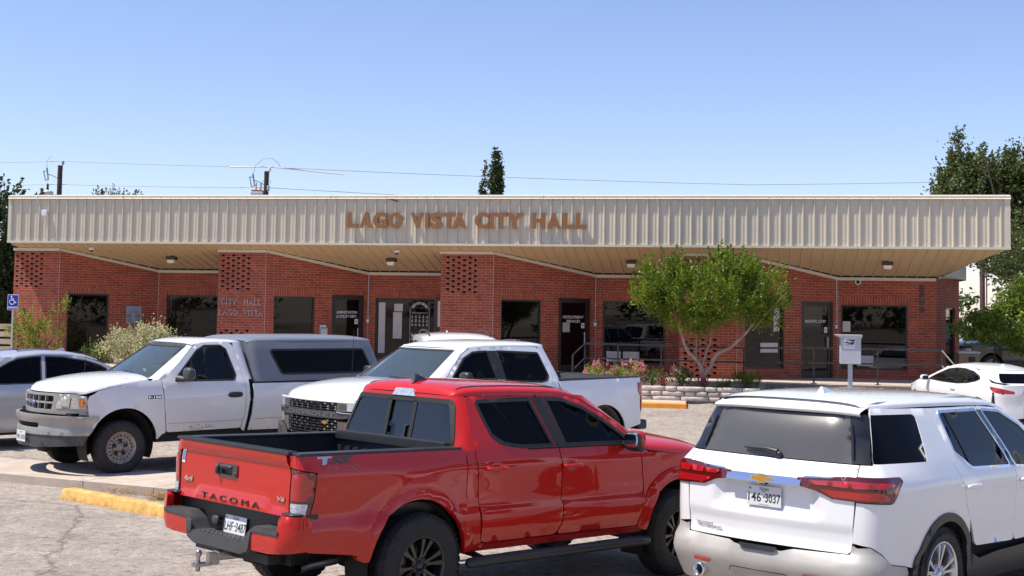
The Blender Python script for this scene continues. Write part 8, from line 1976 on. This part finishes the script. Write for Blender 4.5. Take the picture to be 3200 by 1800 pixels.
mb.tube([(0, 0, 0), (-.2, 0, 2), (-.6, 0, 3.4), (-1.2, 0, 4.6), (-1.9, .2, 6.2), (-2.6, .2, 7.8)], [.42, .36, .3, .24, .16, .05], 10); mb.tube([(-.3, 0, 2.8), (.4, 0, 4.4), (.6, .1, 6.5), (.8, 0, 8.2)], [.26, .2, .12, .04], 8); mb.tube([(-.8, 0, 3.8), (-2.0, -.3, 4.3), (-2.9, -.3, 4.9)], [.16, .11, .05], 8)
for k in range(20):
    rr = random.Random(40 + k); a = rr.uniform(0, 6.28); b = rr.uniform(1, 3); mb.tube([(-.6, 0, 4.2 + rr.random() * 2), (-.6 + math.cos(a) * b * .6, math.sin(a) * b * .5, 5.8 + rr.random()), (-.6 + math.cos(a) * b, math.sin(a) * b, 6.6 + rr.random() * 2)], [.09, .05, .015], 6)
mb.build('trunk', M['bark'], t)
leaves('crown', [((-2.2, 0, 7.4), (1.7, 1.5, 1.1)), ((-2.75, 0, 8.6), (.75, .7, .6)), ((-3.5, 0, 7.0), (.6, .6, .5)), ((-.3, 0, 7.5), (1.5, 1.5, .9)), ((-1.1, 0, 8.55), (.5, .5, .35)), ((.9, 0, 8.1), (1.5, 1.4, 1.0)), ((-.3, 0, 8.9), (.32, .4, .35)), ((1.0, 0, 9.0), (.5, .5, .3)), ((-.6, 0, 5.9), (1.4, 1.4, 1.0)), ((.6, 0, 5.2), (1.5, 1.2, 1.4)), ((-1.6, -.2, 4.6), (.9, .8, .45)), ((-3.1, 0, 9.35), (.12, .15, .35)), ((-4.0, 0, 6.3), (.35, .3, .3))], 46000, .15, LD, t, 25, 800, .27, .6, .68, spikes=.25)
t = tree_thing('buckeye_tree', (15.1, 36.3, .4), 'light green broad leaved tree covering the right edge in front of the dark SUV'); mb = MB()
mb.tube([(0.4, 0, -.3), (.1, 0, .8), (-.3, 0, 1.5), (-.9, 0, 2.1), (-1.6, 0, 2.5)], [.10, .08, .06, .04, .02], 8); mb.tube([(0.1, 0, .8), (.2, 0, 1.8), (.3, 0, 2.8)], [.06, .045, .02], 8)
mb.tube([(.4, -.1, -.2), (-.1, -.1, .7), (-.55, -.1, 1.35)], [.06, .05, .03], 8); mb.build('trunk', M['bark_pale'], t)
leaves('crown', [((-.9, 0, 1.9), (1.25, 1.1, .62)), ((-.2, 0, 2.55), (1.1, 1.0, .75)), ((.8, 0, 2.4), (1.2, 1.1, 1.1)), ((-1.9, 0, 1.75), (.7, .6, .42)), ((.1, 0, 3.2), (.6, .6, .4)), ((-2.5, 0, 1.6), (.28, .3, .2)), ((.9, 0, 1.3), (1.0, .8, .5)), ((-.6, 0, 1.35), (.8, .6, .25))], 24000, .17, LB, t, 26, 480, .20, .28, .66, droop=.9, up=0, spikes=.0)
t = tree_thing('shade_tree', (17.6, 41, .4), 'dark shade tree behind the light green tree at the right edge'); mb = MB(); mb.tube([(0, 0, 0), (0, 0, 4)], [.25, .12], 8); mb.build('trunk', M['bark'], t)
leaves('crown', [((0, 0, 4.2), (3.2, 2.6, 1.4)), ((1.5, 0, 3.0), (2.5, 2, 1.2))], 15000, .13, LD, t, 27, 260, .35, .5, .6)
# dark pole at the right
p = empty('utility_pole', loc=(21.72, 60, 0)); tag(p, 'thin reddish brown pole seen under the right end of the roof', 'pole', 'utility poles'); mb = MB(); mb.tube([(0, 0, 0), (0, 0, 6.3)], [.13, .11], 10); mb.tube([(.16, -.1, 0), (.16, -.1, 6.2)], .03, 6); mb.build('pole', mat('creosote_pole', (.10, .05, .045), .8, var=.3), p)
# far tree masses
far = leaf_mat('distant_foliage', (.035, .06, .018), (.10, .14, .04), .8, .2)
def mass(name, pts, n, size, seed, cr): 
    o = leaves(name, pts, n, size, far, None, seed, max(60, n // 60), cr, .6, .6); tag(o, 'distant low wood of mixed green trees beyond the lot', 'trees', kind='stuff'); return o
mass('distant_wood', [((30 + k * 9, 100 + (k % 3) * 8, 1.6), (7, 5, 3.4)) for k in range(8)] + [((-45 - k * 9, 95 + (k % 3) * 8, 2), (7, 5, 4)) for k in range(7)], 16000, .55, 31, 1.2)
o = mass('wood_across_the_road', [((-70 + k * 9, -34 - (k % 3) * 5, 3.5 + (k % 4)), (6.5, 4, 4.6 + (k * 7 % 3))) for k in range(18)], 22000, .7, 32, 1.3)
o['label'] = 'tree belt across the road behind the photographer, seen only in reflections'
# fence at the left
f = empty('board_fence', mtx=BM @ Matrix.Translation((-3.6, 2.6, .3))); tag(f, 'low fence of wide weathered horizontal boards beyond the left corner of the building', 'fence')
M['boards'] = mat('weathered_boards', (.42, .35, .26), .85, var=.25, vscale=5, bump=.3)
mb = MB()
for k in range(6): mb.box((-3, -.02, .05 + k * .24), (3.1, .02, .22 + k * .24))
mb.build('boards', M['boards'], f)
for x in (-2.6, 0, 2.9):
    mb = MB(); mb.box((x - .05, .02, -.2), (x + .05, .12, 1.55)); mb.build('post', M['boards'], f)
f = empty('neighbour_house', mtx=BM @ Matrix.Translation((-11, 10, 0))); tag(f, 'grey blue wall of a neighbouring building glimpsed left of the brick corner', 'building')
mb = MB(); mb.box((-4, 0, 0), (7.5, 6, 2.9)); mb.build('wall', mat('grey_blue_siding', (.14, .17, .19), .8, var=.1), f)
mb = MB(); mb.mesh([(-4.4, -.4, 2.9), (7.9, -.4, 2.9), (7.9, 3, 4.1), (-4.4, 3, 4.1), (7.9, 6.4, 2.9), (-4.4, 6.4, 2.9)], [(0, 1, 2, 3), (3, 2, 4, 5), (1, 4, 2), (0, 3, 5)]); mb.build('roof', mat('grey_shingle', (.12, .11, .10), .9), f)
# ---------------------------------------------------------------- poles and wires
PW = mat('treated_pole', (.055, .04, .032), .85, var=.3); INS = mat('grey_insulator', (.30, .32, .34), .4); TRF = mat('transformer_grey', (.55, .57, .56), .4, var=.06)
def pole(loc, zt, label, kind):
    e = empty('utility_pole', loc=loc); tag(e, label, 'pole', 'utility poles')
    mb = MB(); mb.tube([(0, 0, 0), (0, 0, zt)], [.17, .125], 14); mb.build('pole', PW, e)
    mb = MB(); mb.tube([(.12, 0, zt - .35), (.14, 0, zt + .05)], .02, 6); mb.lathe([(.03, 0), (.09, .03), (.05, .06), (.09, .10), (.05, .13), (.09, .17), (.03, .22)], 12, Matrix.Translation((.14, 0, zt + .04)) if kind == 1 else Matrix.Translation((.16, 0, zt + .0))); mb.build('insulator', INS if kind == 1 else M['white_metal'], e)
    mb = MB(); z = zt - .55
    mb.tube([(-.12, 0, z - .15), (-.45, 0, z + .02), (-.68, 0, z + .06)], .025, 6)
    mb.tube([(-.72, 0, z + .42), (-.62, 0, z - .22)], [.05, .035], 8); mb.tube([(-.88, 0, z + .22), (-.78, 0, z - .24)], [.03, .03], 6); mb.tube([(-.92, 0, z + .24), (-.7, 0, z + .24)], .03, 6); mb.tube([(-.8, 0, z - .26), (-.6, 0, z - .22)], .03, 6)
    mb.build('fuse_cutout', INS, e)
    return e
p1 = pole((-24.47, 70, 0), 9.85, 'utility pole with round grey transformer above the far left of the roof', 1)
mb = MB(); m_ = Matrix.Translation((-.60, -.1, 0)); mb.lathe([(0, 7.2), (.26, 7.2), (.27, 8.32), (.30, 8.34), (.30, 8.38), (.24, 8.46), (.10, 8.5), (0, 8.5)], 24, m_); mb.tube([(-.93, -.1, 8.25), (-.85, -.1, 8.25)], .05, 6); mb.tube([(-.34, -.1, 8.25), (-.1, 0, 8.25)], .04, 6); mb.build('transformer', TRF, p1)
mb = MB(); mb.lathe([(.05, 8.5), (.08, 8.58), (.05, 8.66), (.07, 8.74), (.03, 8.85)], 10, m_); mb.build('bushing', M['black'], p1)
mb = MB(); mb.tube([(-.62, -.1, 8.85), (-.70, 0, 9.0), (-.64, 0, 9.3)], .012, 5); mb.tube([(-.72, 0, 9.75), (-.72, 0, 10.1), (-.55, 0, 10.35), (-.45, 0, 10.25)], .012, 5); mb.build('jumper_wire', INS, p1)
p2 = pole((-12.93, 68, 0), 9.5, 'utility pole with boxy rusty topped transformer left of the sign letters', 2)
mb = MB(); mb.box((-.78, -.3, 7.6), (-.12, .2, 8.42), bev=.06); mb.build('transformer', TRF, p2)
mb = MB(); mb.box((-.74, -.28, 8.42), (-.16, .18, 8.50), bev=.03); mb.build('transformer_lid', mat('rusty_lid', (.30, .13, .07), .8, var=.3), p2)
mb = MB()
for x in (-.52, -.28): mb.lathe([(.03, 8.5), (.06, 8.58), (.04, 8.66), (.06, 8.74), (.03, 8.9)], 10, Matrix.Translation((x, -.05, 0)))
mb.lathe([(.03, 8.4), (.09, 8.5), (.08, 8.7), (.05, 8.75)], 10, Matrix.Translation((.12, -.1, 0))); mb.build('bushing', M['galv'], p2)
mb = MB(); mb.tube([(-.68, 0, 9.4), (-.6, 0, 9.8), (-.2, 0, 10.15), (.25, 0, 10.2), (.6, 0, 9.95), (.72, 0, 9.72)], .015, 5); mb.tube([(-.25, 0, 8.9), (-.1, 0, 9.05), (0, 0, 9.1)], .012, 5); mb.tube([(.13, -.1, 9.1), (.25, -.1, 8.95), (.15, -.1, 8.75)], .012, 5); mb.build('jumper_wire', INS, p2)
def wire(name, pts, r, label):
    out = []
    for a, b in zip(pts, pts[1:]):
        a = Vector(a); b = Vector(b)
        for k in range(12): t = k / 12; p = a.lerp(b, t); p.z -= (b - a).length * .006 * 4 * t * (1 - t) * .5; out.append(p)
    out.append(Vector(pts[-1])); mb = MB(); mb.tube(out, r, 5); o = mb.build(name, INS); tag(o, label, 'wire', 'overhead power wires'); return o
W1 = wire('power_line', [(-45, 71, 9.6), (-24.33, 70, 10.08), (-12.78, 68, 9.72), (14, 76, 10.0), (45, 88, 12.3)], .014, 'thin upper power wire running over both utility poles')
W2 = wire('power_line', [(-45, 71, 8.5), (-24.4, 70, 8.82), (-12.85, 68, 8.64), (14, 76, 8.5)], .014, 'thin lower power wire crossing the poles near their transformers')
mb = MB(); mb.tube([(-14.9, 68.2, 9.72), (-12.78, 68, 9.74), (-9.0, 69.2, 9.52)], .035, 6); o = mb.build('wire_cover', M['white_metal']); tag(o, 'white tubular wire guard on the upper wire at the second pole', 'wire guard')
